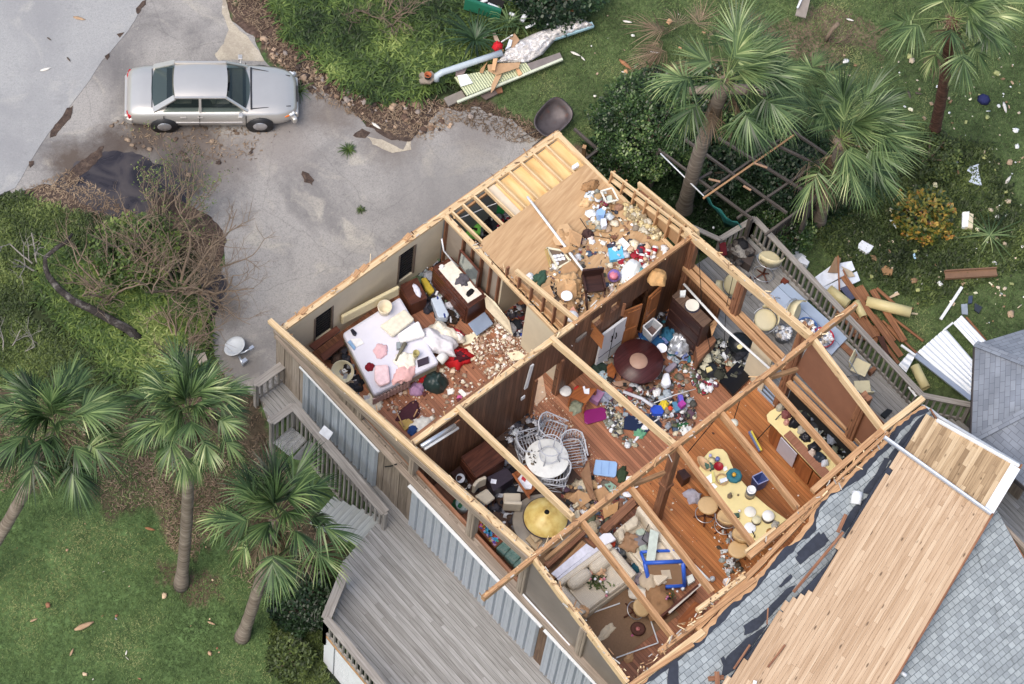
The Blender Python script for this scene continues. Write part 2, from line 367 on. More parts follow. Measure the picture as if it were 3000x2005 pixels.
ca = gr.data.color_attributes.new(name="Col", type='FLOAT_COLOR', domain='POINT')
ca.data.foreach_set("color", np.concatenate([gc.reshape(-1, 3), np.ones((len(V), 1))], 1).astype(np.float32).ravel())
def concrete(name, c, dark, pale, sc=.35, crack=.5, sandy=.5, blobs=()):
 m, nt, b = newmat(name); tc = N(nt, "ShaderNodeTexCoord")
 def nz(s, d=8, r_=.6, dist=0):
  n = N(nt, "ShaderNodeTexNoise"); n.inputs["Scale"].default_value = s; n.inputs["Detail"].default_value = d; n.inputs["Roughness"].default_value = r_; n.inputs["Distortion"].default_value = dist
  L(nt, tc.outputs["Object"], n.inputs["Vector"]); return n
 def mix(f, a, c2, lo, hi, bl='MIX'):
  r_ = N(nt, "ShaderNodeMapRange"); r_.inputs[1].default_value = lo; r_.inputs[2].default_value = hi; L(nt, f, r_.inputs[0])
  x = N(nt, "ShaderNodeMixRGB", blend_type=bl); L(nt, r_.outputs[0], x.inputs[0]); L(nt, a, x.inputs[1])
  if isinstance(c2, tuple): x.inputs[2].default_value = (*c2, 1)
  else: L(nt, c2, x.inputs[2])
  return x.outputs[0]
 base = ramp(nt, [(.35, hsvar(c, .88)), (.65, hsvar(c, 1.1))]); n1 = nz(60, 4); L(nt, n1.outputs[0], base.inputs[0])
 a = mix(nz(sc, 9, .62, .8).outputs[0], base.outputs[0], dark, .45, .66)
 a = mix(nz(sc*1.7+.1, 7, .55, 1.5).outputs[0], a, pale, .56, .68) if sandy else a
 a = mix(nz(2.2, 9, .75, .5).outputs[0], a, hsvar(dark, .8), .56, .85)
 a = mix(nz(11, 6, .8).outputs[0], a, hsvar(dark, .45), .64, .78); a = mix(nz(22, 6, .9).outputs[0], a, hsvar(dark, .8), .48, .72); a = mix(nz(7, 9, .85, .2).outputs[0], a, hsvar(pale, 1.05), .56, .74)
 if crack:
  vo = N(nt, "ShaderNodeTexVoronoi", feature='DISTANCE_TO_EDGE'); vo.inputs["Scale"].default_value = .33
  ad = N(nt, "ShaderNodeVectorMath", operation='MULTIPLY_ADD'); ad.inputs[1].default_value = (.35,)*3; w = nz(1.6, 6); L(nt, w.outputs["Color"], ad.inputs[0]); L(nt, tc.outputs["Object"], ad.inputs[2]); L(nt, ad.outputs[0], vo.inputs["Vector"])
  r_ = ramp(nt, [(0.0, (crack,)*3), (.0012, (crack,)*3), (.0045, (0, 0, 0))]); L(nt, vo.outputs["Distance"], r_.inputs[0])
  x = N(nt, "ShaderNodeMixRGB"); L(nt, r_.outputs[0], x.inputs[0]); L(nt, a, x.inputs[1]); x.inputs[2].default_value = (*hsvar(dark, .45), 1); a = x.outputs[0]
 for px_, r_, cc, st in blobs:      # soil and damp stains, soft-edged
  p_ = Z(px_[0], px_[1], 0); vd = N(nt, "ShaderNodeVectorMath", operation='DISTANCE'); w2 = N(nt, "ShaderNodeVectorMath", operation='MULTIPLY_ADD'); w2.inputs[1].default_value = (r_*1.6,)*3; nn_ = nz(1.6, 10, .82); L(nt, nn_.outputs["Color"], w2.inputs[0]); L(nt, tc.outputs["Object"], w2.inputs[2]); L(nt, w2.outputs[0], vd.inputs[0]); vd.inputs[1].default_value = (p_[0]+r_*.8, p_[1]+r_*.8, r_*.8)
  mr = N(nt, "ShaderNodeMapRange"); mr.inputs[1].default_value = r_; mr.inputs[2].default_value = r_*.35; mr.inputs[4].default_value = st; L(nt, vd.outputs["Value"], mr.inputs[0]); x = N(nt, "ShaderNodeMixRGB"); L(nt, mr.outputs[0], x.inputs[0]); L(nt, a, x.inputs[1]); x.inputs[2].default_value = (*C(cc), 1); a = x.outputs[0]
 L(nt, a, b.inputs["Base Color"]); b.inputs["Roughness"].default_value = .85; b.inputs["Specular IOR Level"].default_value = .25
 bp = N(nt, "ShaderNodeBump"); bp.inputs["Strength"].default_value = .35; bp.inputs["Distance"].default_value = .02; L(nt, nz(14, 9, .8).outputs[0], bp.inputs["Height"]); L(nt, bp.outputs[0], b.inputs["Normal"])
 MATS[name] = m; return m
def sheet(name, poly, z0, z1, mat, **k):
 mb = MB(); mb.prism(poly, z0, z1, bottom=False); return obj(name, mb, mat, loc=(0, 0, 0), **k)
mroad = concrete("road_concrete", C('#9c9c9b'), C('#8c8c8d'), C('#a6a49f'), .25, 0, .3)
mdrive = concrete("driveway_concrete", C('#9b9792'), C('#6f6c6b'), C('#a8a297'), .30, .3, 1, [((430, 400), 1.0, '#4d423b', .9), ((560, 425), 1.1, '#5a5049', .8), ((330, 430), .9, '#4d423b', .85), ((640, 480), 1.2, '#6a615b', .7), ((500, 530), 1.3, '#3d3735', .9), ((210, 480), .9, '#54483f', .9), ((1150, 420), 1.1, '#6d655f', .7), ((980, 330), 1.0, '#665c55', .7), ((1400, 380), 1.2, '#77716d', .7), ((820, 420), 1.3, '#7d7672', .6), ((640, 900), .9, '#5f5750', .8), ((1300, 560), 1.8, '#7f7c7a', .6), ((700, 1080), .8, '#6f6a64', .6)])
road_px = [(-260, -260), (452, -80), (428, 0), (395, 60), (348, 125), (300, 180), (262, 235), (212, 305), (178, 350), (140, 395), (92, 470), (45, 552), (0, 572), (-260, 760)]
sheet("road", rough_poly(gpoly(road_px), .03, .3, 1), -.08, .03, mroad, kind="structure")
dr_px = [(420, -80), (400, 0), (364, 62), (316, 130), (270, 186), (230, 240), (182, 308), (146, 356), (110, 400), (60, 474), (25, 556), (40, 575), (140, 600), (300, 660), (480, 640), (600, 640), (652, 700), (660, 780), (632, 860), (622, 940), (628, 1050), (660, 1110), (735, 1160), (800, 1150), (900, 1120), (1150, 1000), (1500, 760), (1680, 560), (1640, 420), (1560, 395), (1500, 352), (1440, 342), (1390, 312), (1350, 330), (1300, 320), (1262, 352), (1240, 392), (1200, 400), (1170, 415), (1120, 385), (1075, 372), (1060, 350), (1035, 330), (1010, 300), (985, 300), (940, 262), (905, 245), (880, 262), (790, 190), (768, 170), (745, 110), (700, 78), (668, 60), (660, 0), (665, -80)]
DR = rough_poly(gpoly(dr_px), .12, .12, 4)
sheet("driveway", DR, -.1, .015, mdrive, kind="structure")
# pale sand and washed-out soil at the edge, dark wet mud, joint filled with soil
msand = concrete("sand", C('#b5aa96'), C('#94897a'), C('#c4baa8'), .9, 0, 1)
for i, pp in enumerate([[(655, -20), (680, 60), (700, 90), (760, 150), (775, 180), (700, 178), (640, 180), (628, 160), (655, 130), (668, 90), (650, 40)], [(1075, 400), (1120, 410), (1180, 440), (1200, 395), (1205, 440), (1150, 450), (1090, 425)]]):
 sheet("sand", rough_poly(gpoly(pp), .06, .1, 9+i), 0, .021, msand, kind="structure")
def mudmat():
 m, nt, b = newmat("wet_mud"); tc = N(nt, "ShaderNodeTexCoord"); n = N(nt, "ShaderNodeTexNoise"); n.inputs["Scale"].default_value = 1.1; n.inputs["Detail"].default_value = 9; n.inputs["Distortion"].default_value = 1
 L(nt, tc.outputs["Object"], n.inputs["Vector"]); r = ramp(nt, [(.3, C('#201d20')), (.5, C('#312c30')), (.75, C('#4a4547'))]); L(nt, n.outputs[0], r.inputs[0]); L(nt, r.outputs[0], b.inputs["Base Color"])
 rr = ramp(nt, [(.4, (.18,)*3), (.6, (.8,)*3)]); L(nt, n.outputs[0], rr.inputs[0]); L(nt, rr.outputs[0], b.inputs["Roughness"]); return m
mud = mudmat()
sheet("mud", rough_poly(gpoly([(110, 560), (180, 520), (215, 480), (270, 455), (330, 440), (400, 448), (440, 462), (520, 500), (560, 560), (545, 640), (470, 700), (330, 690), (180, 620)]), .2, .1, 21), 0, .025, mud, kind="structure")
sheet("mud", rough_poly(gpoly([(590, 770), (640, 800), (668, 830), (655, 870), (625, 920), (600, 960), (585, 900)]), .12, .1, 25), 0, .026, mud, kind="structure")
def patchmat(name, cols, sc=8):
 m, nt, b = newmat(name); tc = N(nt, "ShaderNodeTexCoord"); n = N(nt, "ShaderNodeTexNoise"); n.inputs["Scale"].default_value = sc; n.inputs["Detail"].default_value = 9; n.inputs["Roughness"].default_value = .75
 L(nt, tc.outputs["Object"], n.inputs["Vector"]); r = ramp(nt, [(.3, cols[0]), (.5, cols[1]), (.7, cols[2])]); L(nt, n.outputs[0], r.inputs[0]); L(nt, r.outputs[0], b.inputs["Base Color"]); b.inputs["Roughness"].default_value = .95
 bp = N(nt, "ShaderNodeBump"); bp.inputs["Strength"].default_value = .8; bp.inputs["Distance"].default_value = .04; L(nt, n.outputs[0], bp.inputs["Height"]); L(nt, bp.outputs[0], b.inputs["Normal"]); MATS[name] = m; return m
mlitter = patchmat("leaf_litter_soil", (C('#2b211b'), C('#473830'), C('#6b594b')))
for i, pp in enumerate([[(60, 562), (130, 540), (190, 560), (300, 640), (420, 650), (480, 560), (540, 590), (620, 640), (660, 700), (640, 800), (560, 720), (300, 690), (100, 620)],
 [(180, 520), (240, 470), (300, 430), (300, 460), (240, 520), (200, 560)],
 [(1035, 400), (1060, 380), (1085, 390), (1070, 405)], [(1040, 330), (1100, 352), (1170, 350), (1230, 380), (1200, 415), (1150, 405), (1100, 385)], [(885, 250), (905, 240), (935, 268), (915, 280)], [(885, 505), (905, 510), (920, 530), (912, 548), (890, 535)],
 [(196, 318), (216, 312), (206, 345), (180, 372), (165, 402), (146, 405), (150, 385), (176, 352)], [(400, 28), (424, 2), (424, 14), (402, 44)], [(345, 106), (362, 96), (352, 112)], [(308, 168), (320, 158), (316, 176)], [(86, 478), (100, 474), (92, 492)]]):
 sheet("soil", rough_poly(gpoly(pp), .1, .07, 31+i), 0, .031+.001*i, mlitter, kind="structure")
# plants
lawn_m = leafm("grass_blades", [(0, C('#33451f')), (.4, C('#506a35')), (.7, C('#6b8046')), (1, C('#9c9e66'))], .7, .15)
grnd_m = leafm("cover_leaves", [(0, C('#212c16')), (.45, C('#435229')), (.8, C('#667638')), (1, C('#8d9956'))], .55, .2)
fern_m = leafm("fern_leaves", [(0, C('#1e2c12')), (.4, C('#3c5025')), (.75, C('#637a36')), (1, C('#98a858'))], .5, .25)
fernl_m = leafm("light_fern_leaves", [(0, C('#263416')), (.4, C('#48602a')), (.75, C('#6f8338')), (1, C('#9ca85e'))], .5, .25)
palm_m = leafm("palm_blade", [(0, C('#16240f')), (.3, C('#2f4424')), (.6, C('#567040')), (.85, C('#869a5c')), (1, C('#c0c78e'))], .35, .2)
palmf_m = leafm("fresh_palm_blade", [(0, C('#1f3017')), (.3, C('#3c5230')), (.6, C('#637b4a')), (.87, C('#93a468')), (1, C('#c2c78e'))], .35, .2)
dead_m = leafm("dead_palm_blade", [(0, C('#51402f')), (.5, C('#85705a')), (1, C('#b39c7f'))], .8, .15)
bush_m = leafm("bush_leaves", [(0, C('#141f10')), (.45, C('#2f4722')), (.8, C('#557038')), (1, C('#93a561'))], .3, .15, 1.4)
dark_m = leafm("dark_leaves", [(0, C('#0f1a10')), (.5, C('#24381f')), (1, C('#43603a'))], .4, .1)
crot_m = leafm("croton_leaves", [(0, C('#1d2b14')), (.4, C('#3f5220')), (.62, C('#7d7a28')), (.8, C('#b08a2e')), (.92, C('#94522c')), (1, C('#c9ab4a'))], .4, .15, 2.5)
twig_m = plain("twig_bark", C('#7d6c5b'), .9, .3, 20, .3)
twigg_m = plain("grey_twig_bark", C('#8d8780'), .9, .3, 20, .3)
def blades(P, length, width, lean=1.0, up=.6, nseg=1, jit=.4, az=None):
 """many thin leaves rooted at P (n,3): returns V, F"""
 n = len(P); a = rng.uniform(0, 2*np.pi, n) if az is None else az; Ls = length*rng.uniform(1-jit, 1+jit, n)
 d = np.stack([np.cos(a), np.sin(a), np.zeros(n)], 1); s = np.stack([-np.sin(a), np.cos(a), np.zeros(n)], 1); rows = []
 wd_ = width*rng.uniform(.7, 1.3, n); uu = up*rng.uniform(.6, 1.3, n); ln = lean*rng.uniform(.4, 1.2, n)
 for k in range(nseg+1):
  t = k/(nseg+.001) if nseg > 1 else k*.55
  c = P+d*(Ls*ln*t)[:, None]+np.array([0, 0, 1])*(Ls*(uu*t-.75*uu*t*t*(1 if nseg > 1 else 0)))[:, None]
  w = (wd_*(1-.5*t if k else .6))[:, None]; rows += [c-s*w/2, c+s*w/2]
 tip = P+d*(Ls*ln)[:, None]+np.array([0, 0, 1])*(Ls*uu*(.25 if nseg > 1 else .8))[:, None]; rows.append(tip)
 V = np.stack(rows, 1); m = V.shape[1]; base = np.arange(n)[:, None]*m; T = []
 for k in range(nseg): o = 2*k; T += [np.stack([base[:, 0]+o, base[:, 0]+o+1, base[:, 0]+o+3], 1), np.stack([base[:, 0]+o, base[:, 0]+o+3, base[:, 0]+o+2], 1)]
 o = 2*nseg; T.append(np.stack([base[:, 0]+o, base[:, 0]+o+1, base[:, 0]+m-1], 1))
 return V.reshape(-1, 3), np.concatenate(T)
def on_ground(xy, dz=-.01): return np.concatenate([xy, (gz(xy[:, 0], xy[:, 1])+dz)[:, None]], 1)
def outside(xy, polys):
 k = np.ones(len(xy), bool)
 for p in polys: k &= ~inpoly(xy[:, 0], xy[:, 1], p)
 return xy[k]
HOUSE = [(-5.4, 3), (4, 3), (4, -2), (7.1, -2), (7.1, -9), (9, -16), (-9, -16), (-9.1, -2.6), (-7, -2.5), (-6.2, 2.9)]
# lawn: grass
pl_ = [(-100, 1180), (300, 1150), (700, 1300), (850, 1560), (960, 1700), (1000, 2100), (-100, 2100)]
pr_ = [(1440, 330), (1560, 60), (1700, -60), (3100, -60), (3100, 1050), (2700, 1150), (2240, 640), (2000, 420), (1700, 430)]
xy = outside(np.vstack([scatter(pl_, 70000), scatter(pr_, 120000)]), [HOUSE, DR])
V_, F_ = blades(on_ground(xy), .075, .017, .8, .55, 1); npmesh("grass", V_, F_, lawn_m, kind="stuff", label="short mown grass of the lawns around the house", cat="grass")
# ground cover and ferns
def clumps(xy, per, spread): return np.repeat(xy, per, 0)+rng.normal(0, spread, (len(xy)*per, 2))
fx = scatter([(760, -60), (1560, -80), (1500, 40), (1420, 150), (1330, 240), (1290, 262), (1230, 290), (1150, 300), (1080, 290), (1010, 250), (930, 190), (850, 110)], 1250)
V_, F_ = blades(on_ground(clumps(fx, 14, .05), .02), .42, .05, .8, 1.0, 2); npmesh("fern_bed", V_, F_, fern_m, kind="stuff", label="dense bright green fern bed along the top of the driveway", cat="ferns")
fx = scatter([(120, 720), (300, 760), (520, 830), (600, 900), (620, 1060), (520, 1140), (330, 1120), (240, 1000), (120, 900)], 850)
V_, F_ = blades(on_ground(clumps(fx, 14, .05), .02), .36, .045, .75, 1.0, 2); npmesh("fern_bed", V_, F_, fernl_m, kind="stuff", label="yellowish green fern bed under the fallen dark trunk", cat="ferns")
fx = np.vstack([scatter([(-60, 600), (60, 570), (180, 620), (300, 640), (420, 680), (500, 800), (200, 780), (100, 900), (-60, 1060)], 3300), scatter([(-60, 900), (240, 1000), (330, 1120), (600, 1140), (300, 1180), (-60, 1120)], 2500),
 scatter([(830, 1660), (960, 1650), (1000, 1740), (950, 1850), (940, 2060), (880, 2060), (800, 1900)], 3500), outside(scatter([(2200, 350), (2900, 420), (3060, 760), (2700, 900), (2450, 760), (2300, 640)], 3600), [HOUSE]), scatter([(1300, 200), (1500, 60), (1560, 60), (1480, 200), (1350, 280)], 700)])
V_, F_ = blades(on_ground(clumps(fx, 6, .07), .02), .14, .05, .8, .7, 1); npmesh("ground_cover", V_, F_, grnd_m, kind="stuff", label="low leafy green weeds spreading over the beds", cat="weeds")
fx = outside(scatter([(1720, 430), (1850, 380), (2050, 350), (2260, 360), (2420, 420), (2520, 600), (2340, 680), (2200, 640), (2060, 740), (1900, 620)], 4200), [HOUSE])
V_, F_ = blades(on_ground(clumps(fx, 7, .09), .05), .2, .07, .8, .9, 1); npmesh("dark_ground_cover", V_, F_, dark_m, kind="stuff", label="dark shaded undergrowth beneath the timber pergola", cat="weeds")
# dead leaves and twigs strewn about
dl = np.vstack([scatter(ZONES[2][1], 3600), scatter(ZONES[4][1], 6000), scatter([(60, 560), (200, 500), (300, 560), (420, 650), (640, 690), (650, 900), (500, 720), (200, 640)], 1900), scatter([(300, 360), (760, 360), (760, 470), (540, 470)], 350), scatter(ZONES[5][1], 1500)])
V_, F_ = blades(on_ground(dl, .035), .13, .022, 1.0, .25, 1); npmesh("dead_leaves", V_, F_, dead_m, kind="stuff", label="brown dead leaves and twigs strewn over the beds and driveway edge", cat="dead leaves")
# ---- fan palms
def fans(c0, nf, el_lo, el_hi, pet, blade, wind=(0, 0, 0), wseg=.037, nseg=28, droop=.5, spread=88, seed=0, az0=0, azr=None):
 rg = np.random.default_rng(seed); V = []; Fc = []; PV = []; o = 0; wind = np.array(wind, float)
 for i in range(nf):
  a = az0 + i*2.39996 + rg.uniform(-.25, .25); t_ = (i+.5)/nf
  if azr: a = rg.uniform(*azr)
  el = el_hi+(el_lo-el_hi)*t_+rg.uniform(-.28, .28)
  d = np.array([math.cos(a)*math.cos(el), math.sin(a)*math.cos(el), math.sin(el)]); d = d+wind*rg.uniform(.6, 1.1); d /= np.linalg.norm(d)
  Lp = pet*rg.uniform(.8, 1.15); pts = []; v = d.copy(); p = np.array(c0, float)+d*.08
  for k in range(6): pts.append(p.copy()); p = p+v*Lp/5; v = v+np.array([0, 0, -.07])+wind*.03; v /= np.linalg.norm(v)
  PV.append(pts); hub = pts[-1]; fwd = v
  sd = np.cross(fwd, (0, 0, 1)); sd = sd/(np.linalg.norm(sd)+1e-6); tw = rg.uniform(-.35, .35); nrm = np.cross(sd, fwd); sd = sd*math.cos(tw)+nrm*math.sin(tw); nrm = np.cross(sd, fwd)
  Bl = blade*rg.uniform(.78, 1.14); sp_ = rg.uniform(.62, 1.1)
  for k in range(nseg):
   if rg.random() < .13: continue
   q = -1+2*(k+.5)/nseg; g = R(spread)*sp_*q*rg.uniform(.93, 1.07)
   st = hub+fwd*(.28*Bl*(1-abs(q))); dd = fwd*math.cos(g)+sd*math.sin(g)+nrm*(-.12-.30*abs(q)); dd /= np.linalg.norm(dd)
   Ls = Bl*(1-.30*abs(q)**1.5)*rg.uniform(.88, 1.06)*(.86 if abs(q) < .9 else .7); c = st.copy(); vv = dd.copy(); row = []
   wv = np.cross(vv, nrm); wv /= np.linalg.norm(wv)+1e-6; fold = rg.uniform(-.5, .5); wv = wv*math.cos(fold)+nrm*math.sin(fold)
   for j in range(5):
    w = wseg*(.45, 1.0, .9, .6, .08)[j]*rg.uniform(.9, 1.1); row += [c-wv*w/2, c+wv*w/2]
    c = c+vv*Ls/4; vv = vv+np.array([0, 0, -droop*(.13+.42*j/4)])*rg.uniform(.7, 1.3)+wind*.14; vv /= np.linalg.norm(vv)
   V += row
   for j in range(4): Fc.append((o+2*j, o+2*j+1, o+2*j+3, o+2*j+2))
   o += 10
 return np.array(V), np.array(Fc), PV
trunk_m = wood("palm_bark", C('#54483d'), C('#7f7366'), C('#a59b8f'), .95, us=13, vs=2.2, isl=.1)
trunkr_m = wood("red_palm_bark", C('#32231d'), C('#654537'), C('#8a6a55'), .95, us=16, vs=5, isl=.1)
pet_m = plain("palm_stalk", C('#74854a'), .5, .2, 5, 0)
def trunk_tube(mb, a, b, r0, r1, bend=.25, n=26, boots=0):
 a = np.array(a, float); b = np.array(b, float); pts = []; rs = []
 for i in range(n):
  t = i/(n-1); p = a+(b-a)*t; p[0] += bend*math.sin(math.pi*t)*.5; p[2] -= 0
  pts.append(p); rs.append((r0+(r1-r0)*t)*(1.0+.03*math.sin(i*2.1)+(.35*max(0, 1-t*9)))*(1+(boots*(.09*(i % 2)))))
 mb.tube(pts, rs, 14)
def palm(label, base, crown, H, reach, seed, wind=(0, 0, 0), nf=34, lo=-.9, hi=1.35, mat=None, dead=8, tr=.15, bark=None, boots=0, az0=0, bz=None, droop=.5, bend=.2):
 g = G(*base) if bz is None else Z(base[0], base[1], bz); c = Z(crown[0], crown[1], H); th = thing("palm_tree", label, "palm tree", g, group="cabbage palms around the house")
 mb = MB(); trunk_tube(mb, g-np.array([0, 0, .1]), c-np.array([0, 0, .05]), tr*1.05, tr*.9, bend, boots=boots); obj("trunk", mb, bark or trunk_m, th)
 V, Fc, PV = fans(c, nf, lo, hi, reach*.45, reach*.56, wind, seed=seed, az0=az0, droop=droop)
 V2, F2, P2 = fans(c+np.array([0, 0, .12]), 12, .75, 1.5, reach*.22, reach*.48, wind, seed=seed+99, az0=az0+1, droop=droop*.6, spread=80); Fc = np.concatenate([Fc, F2+len(V)]); V = np.concatenate([V, V2])
 npmesh("crown", V-g, Fc, mat or palm_m, th)
 mb = MB()
 for pts in PV: mb.tube(pts, [.018, .014, .011, .009, .008, .007], 4, cap=False)
 obj("leaf_stalks", mb, pet_m, th)
 if dead:
  V, Fc, PV = fans(c-np.array([0, 0, .12]), dead, -1.5, -.75, reach*.45, reach*.55, np.array(wind)*.4, seed=seed+50, droop=.9, spread=70, nseg=18, wseg=.03)
  npmesh("dead_skirt", V-g, Fc, dead_m, th)
 # frayed fibres about the bud
 q = rng.normal(0, .11, (160, 3))*np.array([1, 1, .8])+c-np.array([0, 0, .12]); V, Fc = blades(q, .22, .016, .8, .4, 1); npmesh("fibre", V-g, Fc, dead_m, th)
 return th
palm("leaning cabbage palm at the left edge, its trunk running out of the picture", (-110, 1735), (160, 1255), 6.3, 1.95, 1, nf=30, lo=-.9, az0=.5, bend=.5, dead=12, droop=1.0)
palm("upright cabbage palm standing alone on the lawn in the middle of the left three", (530, 1715), (550, 1215), 7.0, 1.75, 2, nf=31, lo=-.85, dead=6, droop=1.0)
palm("shorter cabbage palm beside the lower deck, ragged with long side fronds", (708, 1868), (805, 1520), 4.9, 2.0, 3, nf=22, lo=-1.0, dead=18, az0=1.1, droop=1.0)
palm("tall windblown cabbage palm over the round bush, fronds swept right", (2003, 615), (2128, 235), 7.5, 2.15, 4, wind=(.42, -.30, .06), nf=27, mat=palmf_m, dead=11, bend=-.3, tr=.19, droop=.75)
palm("windblown cabbage palm behind the deck railing, leaning over the pergola", (2400, 650), (2462, 410), 4.5, 2.3, 5, wind=(.34, -.24, .05), nf=27, mat=palmf_m, dead=18, droop=.6)
palm("cabbage palm with a dark red trunk at the top right corner", (2735, 400), (2790, 55), 6.4, 2.1, 6, wind=(.36, -.26, -.05), nf=22, mat=palmf_m, dead=5, bark=trunkr_m, boots=1, droop=.9)
# snapped palm lying behind the tall one
th = thing("snapped_palm", "snapped palm trunk bent over level behind the tall windblown palm", "palm tree", G(2022, 350)); mb = MB()
mb.tube([G(2022, 350), G(2020, 320, .6), Z(2018, 275, 1.5)], [.13, .12, .12], 12); obj("stump", mb, trunk_m, th)
mb = MB(); mb.tube([Z(2012, 268, 1.6), Z(2080, 262, 1.65), Z(2160, 262, 1.7), Z(2270, 268, 1.5)], [.11, .13, .15, .16], 12); obj("trunk", mb, trunk_m, th)
V, Fc, PV = fans(Z(2330, 275, 1.5), 12, -.6, .8, .8, 1.0, (.5, -.35, 0), seed=9); npmesh("crown", V-np.array(th.location), Fc, palm_m, th)
V, Fc, PV = fans(G(2010, 130, .9), 16, -.3, .5, .6, 1.1, (-.2, .3, 0), seed=12, wseg=.02, nseg=20, droop=.6)
npmesh("dead_frond_heap", V, Fc, dead_m, label="heap of pale dead palm fronds left of the tall windblown palm", cat="dead fronds")
# small plants
def spiky(label, px, n, ln, w, mat, dz=.1, cat="plant", up=1.0, name="spiky_plant"):
 P = np.repeat(G(px[0], px[1], dz)[None], n, 0); V_, F_ = blades(P, ln, w, .9, up, 3, .25); return npmesh(name, V_, F_, mat, label=label, cat=cat)
spiky("dark sago plant in the fern bed beside the torn blanket", (1392, 118), 90, 1.05, .05, dark_m, .3, up=.7, name="sago_plant")
spiky("small green spiky weed in front of the car bumper", (878, 272), 26, .42, .03, fernl_m)
spiky("grass tuft growing alone in the driveway crack, lower of two", (1057, 617), 90, .14, .02, grnd_m, .02, name="grass_tuft", cat="grass tuft")
spiky("dry weed tuft at the crack edge of the driveway, upper of two", (1020, 442), 110, .26, .02, fernl_m, .02, name="grass_tuft", cat="grass tuft")
spiky("broken green palm frond lying on the lawn at the right edge", (2900, 690), 34, .8, .035, palmf_m, .25, up=.2, name="palm_frond", cat="palm frond")
spiky("young fan palm shoot between the green bin and the white pipe", (1490, 70), 30, .6, .03, palmf_m, .5, name="palm_shoot", cat="palm shoot")
spiky("small pale fan palm seedling above the crumpled blanket", (1520, 75), 34, .55, .035, palmf_m, .1, name="palm_seedling", cat="palm seedling")
def bush(label, cpx, rad, h, n, mat, leaf=.09, zc=None, stems=5, cat="bush", flat=.8, seed=0):
 g = G(*cpx); rg = np.random.default_rng(seed); c = g+np.array([0, 0, h*.5]); th = thing("bush", label, cat, g)
 u = rg.normal(0, 1, (n, 3)); u /= np.linalg.norm(u, axis=1)[:, None]; r_ = rg.uniform(.55, 1.0, n)**.5
 k = np.array([mnoise.noise(Vector(q*2.3)+Vector((seed, 0, 0))) for q in u]); k2 = np.array([mnoise.noise(Vector(q*6)+Vector((0, seed, 0))) for q in u])
 P = c+u*(r_*(1+.28*k+.16*k2))[:, None]*np.array([rad, rad, h*.5]); P[:, 2] = np.maximum(P[:, 2], g[2]+.02)
 keep = (k2 > -.32) | (rg.random(n) < .25); P = P[keep]
 V_, F_ = blades(P, leaf, leaf*.62, .8, .5, 1, .4); npmesh("foliage", V_-g, F_, mat, th)
 mb = MB()
 for i in range(stems): a = i*2.4; mb.tube([g, g+np.array([math.cos(a)*rad*.25, math.sin(a)*rad*.25, h*.4]), g+np.array([math.cos(a)*rad*.6, math.sin(a)*rad*.6, h*.75])], [.04, .03, .012], 6)
 obj("stems", mb, twig_m, th); return th
bush("large round glossy bush behind the loft, left of the pergola", (1895, 430), 1.55, 2.3, 15000, bush_m, .10, seed=1)
bush("dark leafy bush under the horizontal snapped trunk", (2070, 360), 1.1, 1.7, 6000, bush_m, .11, seed=2)
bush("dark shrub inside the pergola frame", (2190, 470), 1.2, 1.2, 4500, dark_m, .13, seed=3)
bush("dark green shrub at the top of the photo beside the green bin", (1620, 10), 1.3, 1.3, 4500, dark_m, .14, seed=4)
bush("yellow and orange croton bush on the right lawn", (2695, 655), .85, .9, 2300, crot_m, .15, seed=5)
bush("leafy green shrub behind the croton bush, below the dark red palm trunk", (2720, 470), .8, .7, 2600, grnd_m, .11, seed=6)
bush("dark shrub under the lower left deck corner", (880, 1790), .8, 1.0, 3200, dark_m, .12, seed=7)
bush("pale green weedy shrub by the white lattice skirt", (850, 1950), .55, .8, 2200, grnd_m, .11, seed=8)
bush("small green shrub below the railing of the right deck", (2290, 700), .8, .8, 2600, bush_m, .1, seed=9)
# bare wind-stripped shrubs
def bare(label, cpx, h, spread, seed, mat=twig_m, n=7, leaves=0, depth=4, lean=(0, 0), cat="bare shrub", name="bare_shrub"):
 rg = random.Random(seed); g = G(*cpx); mb = MB(); tips = []
 def grow(p, d, ln, r_, k):
  pts = [p]; v = d.copy(); m = 4
  for i in range(m):
   v = v+np.array([rg.uniform(-.28, .28), rg.uniform(-.28, .28), rg.uniform(-.12, .2)]); v /= np.linalg.norm(v); p = p+v*ln/m; pts.append(p)
  mb.tube(pts, [r_*(1-.45*i/m) for i in range(m+1)], 4 if k < depth else 5, cap=False)
  if k <= 0: tips.append(p); return
  for i in range(rg.choice((2, 3, 3))):
   s = pts[rg.randint(1, m)]; e = v+np.array([rg.uniform(-.9, .9), rg.uniform(-.9, .9), rg.uniform(-.35, .6)]); e /= np.linalg.norm(e); grow(s, e, ln*rg.uniform(.55, .8), r_*.55, k-1)
 for i in range(n):
  a = rg.uniform(0, 6.28); e = np.array([math.cos(a)*spread+lean[0], math.sin(a)*spread+lean[1], rg.uniform(.6, 1.3)]); e /= np.linalg.norm(e); grow(g+np.array([math.cos(a)*.1, math.sin(a)*.1, 0]), e, h*.5, .026*h/1.6, depth)
 if leaves: pass
 th = thing(name, label, cat, g); obj("branches", mb, mat, th)
 if leaves: V_, F_ = blades(np.repeat(np.array(tips), 2, 0)+rng.normal(0, .04, (len(tips)*2, 3)), .07, .03, .8, .3, 1); npmesh("leaves", V_-g, F_, fernl_m, th)
bare("tall bare twiggy shrub by the driveway, thickest of the stripped shrubs", (520, 850), 3.0, .9, 3, n=13, leaves=0, lean=(.2, .2))
bare("bare grey shrub leaning over the dark mud patch", (480, 700), 2.3, .9, 4, n=10, leaves=1, lean=(.5, .2))
bare("pale bare shrub left of the tallest stripped shrub", (320, 870), 2.3, .9, 5, n=11, depth=3)
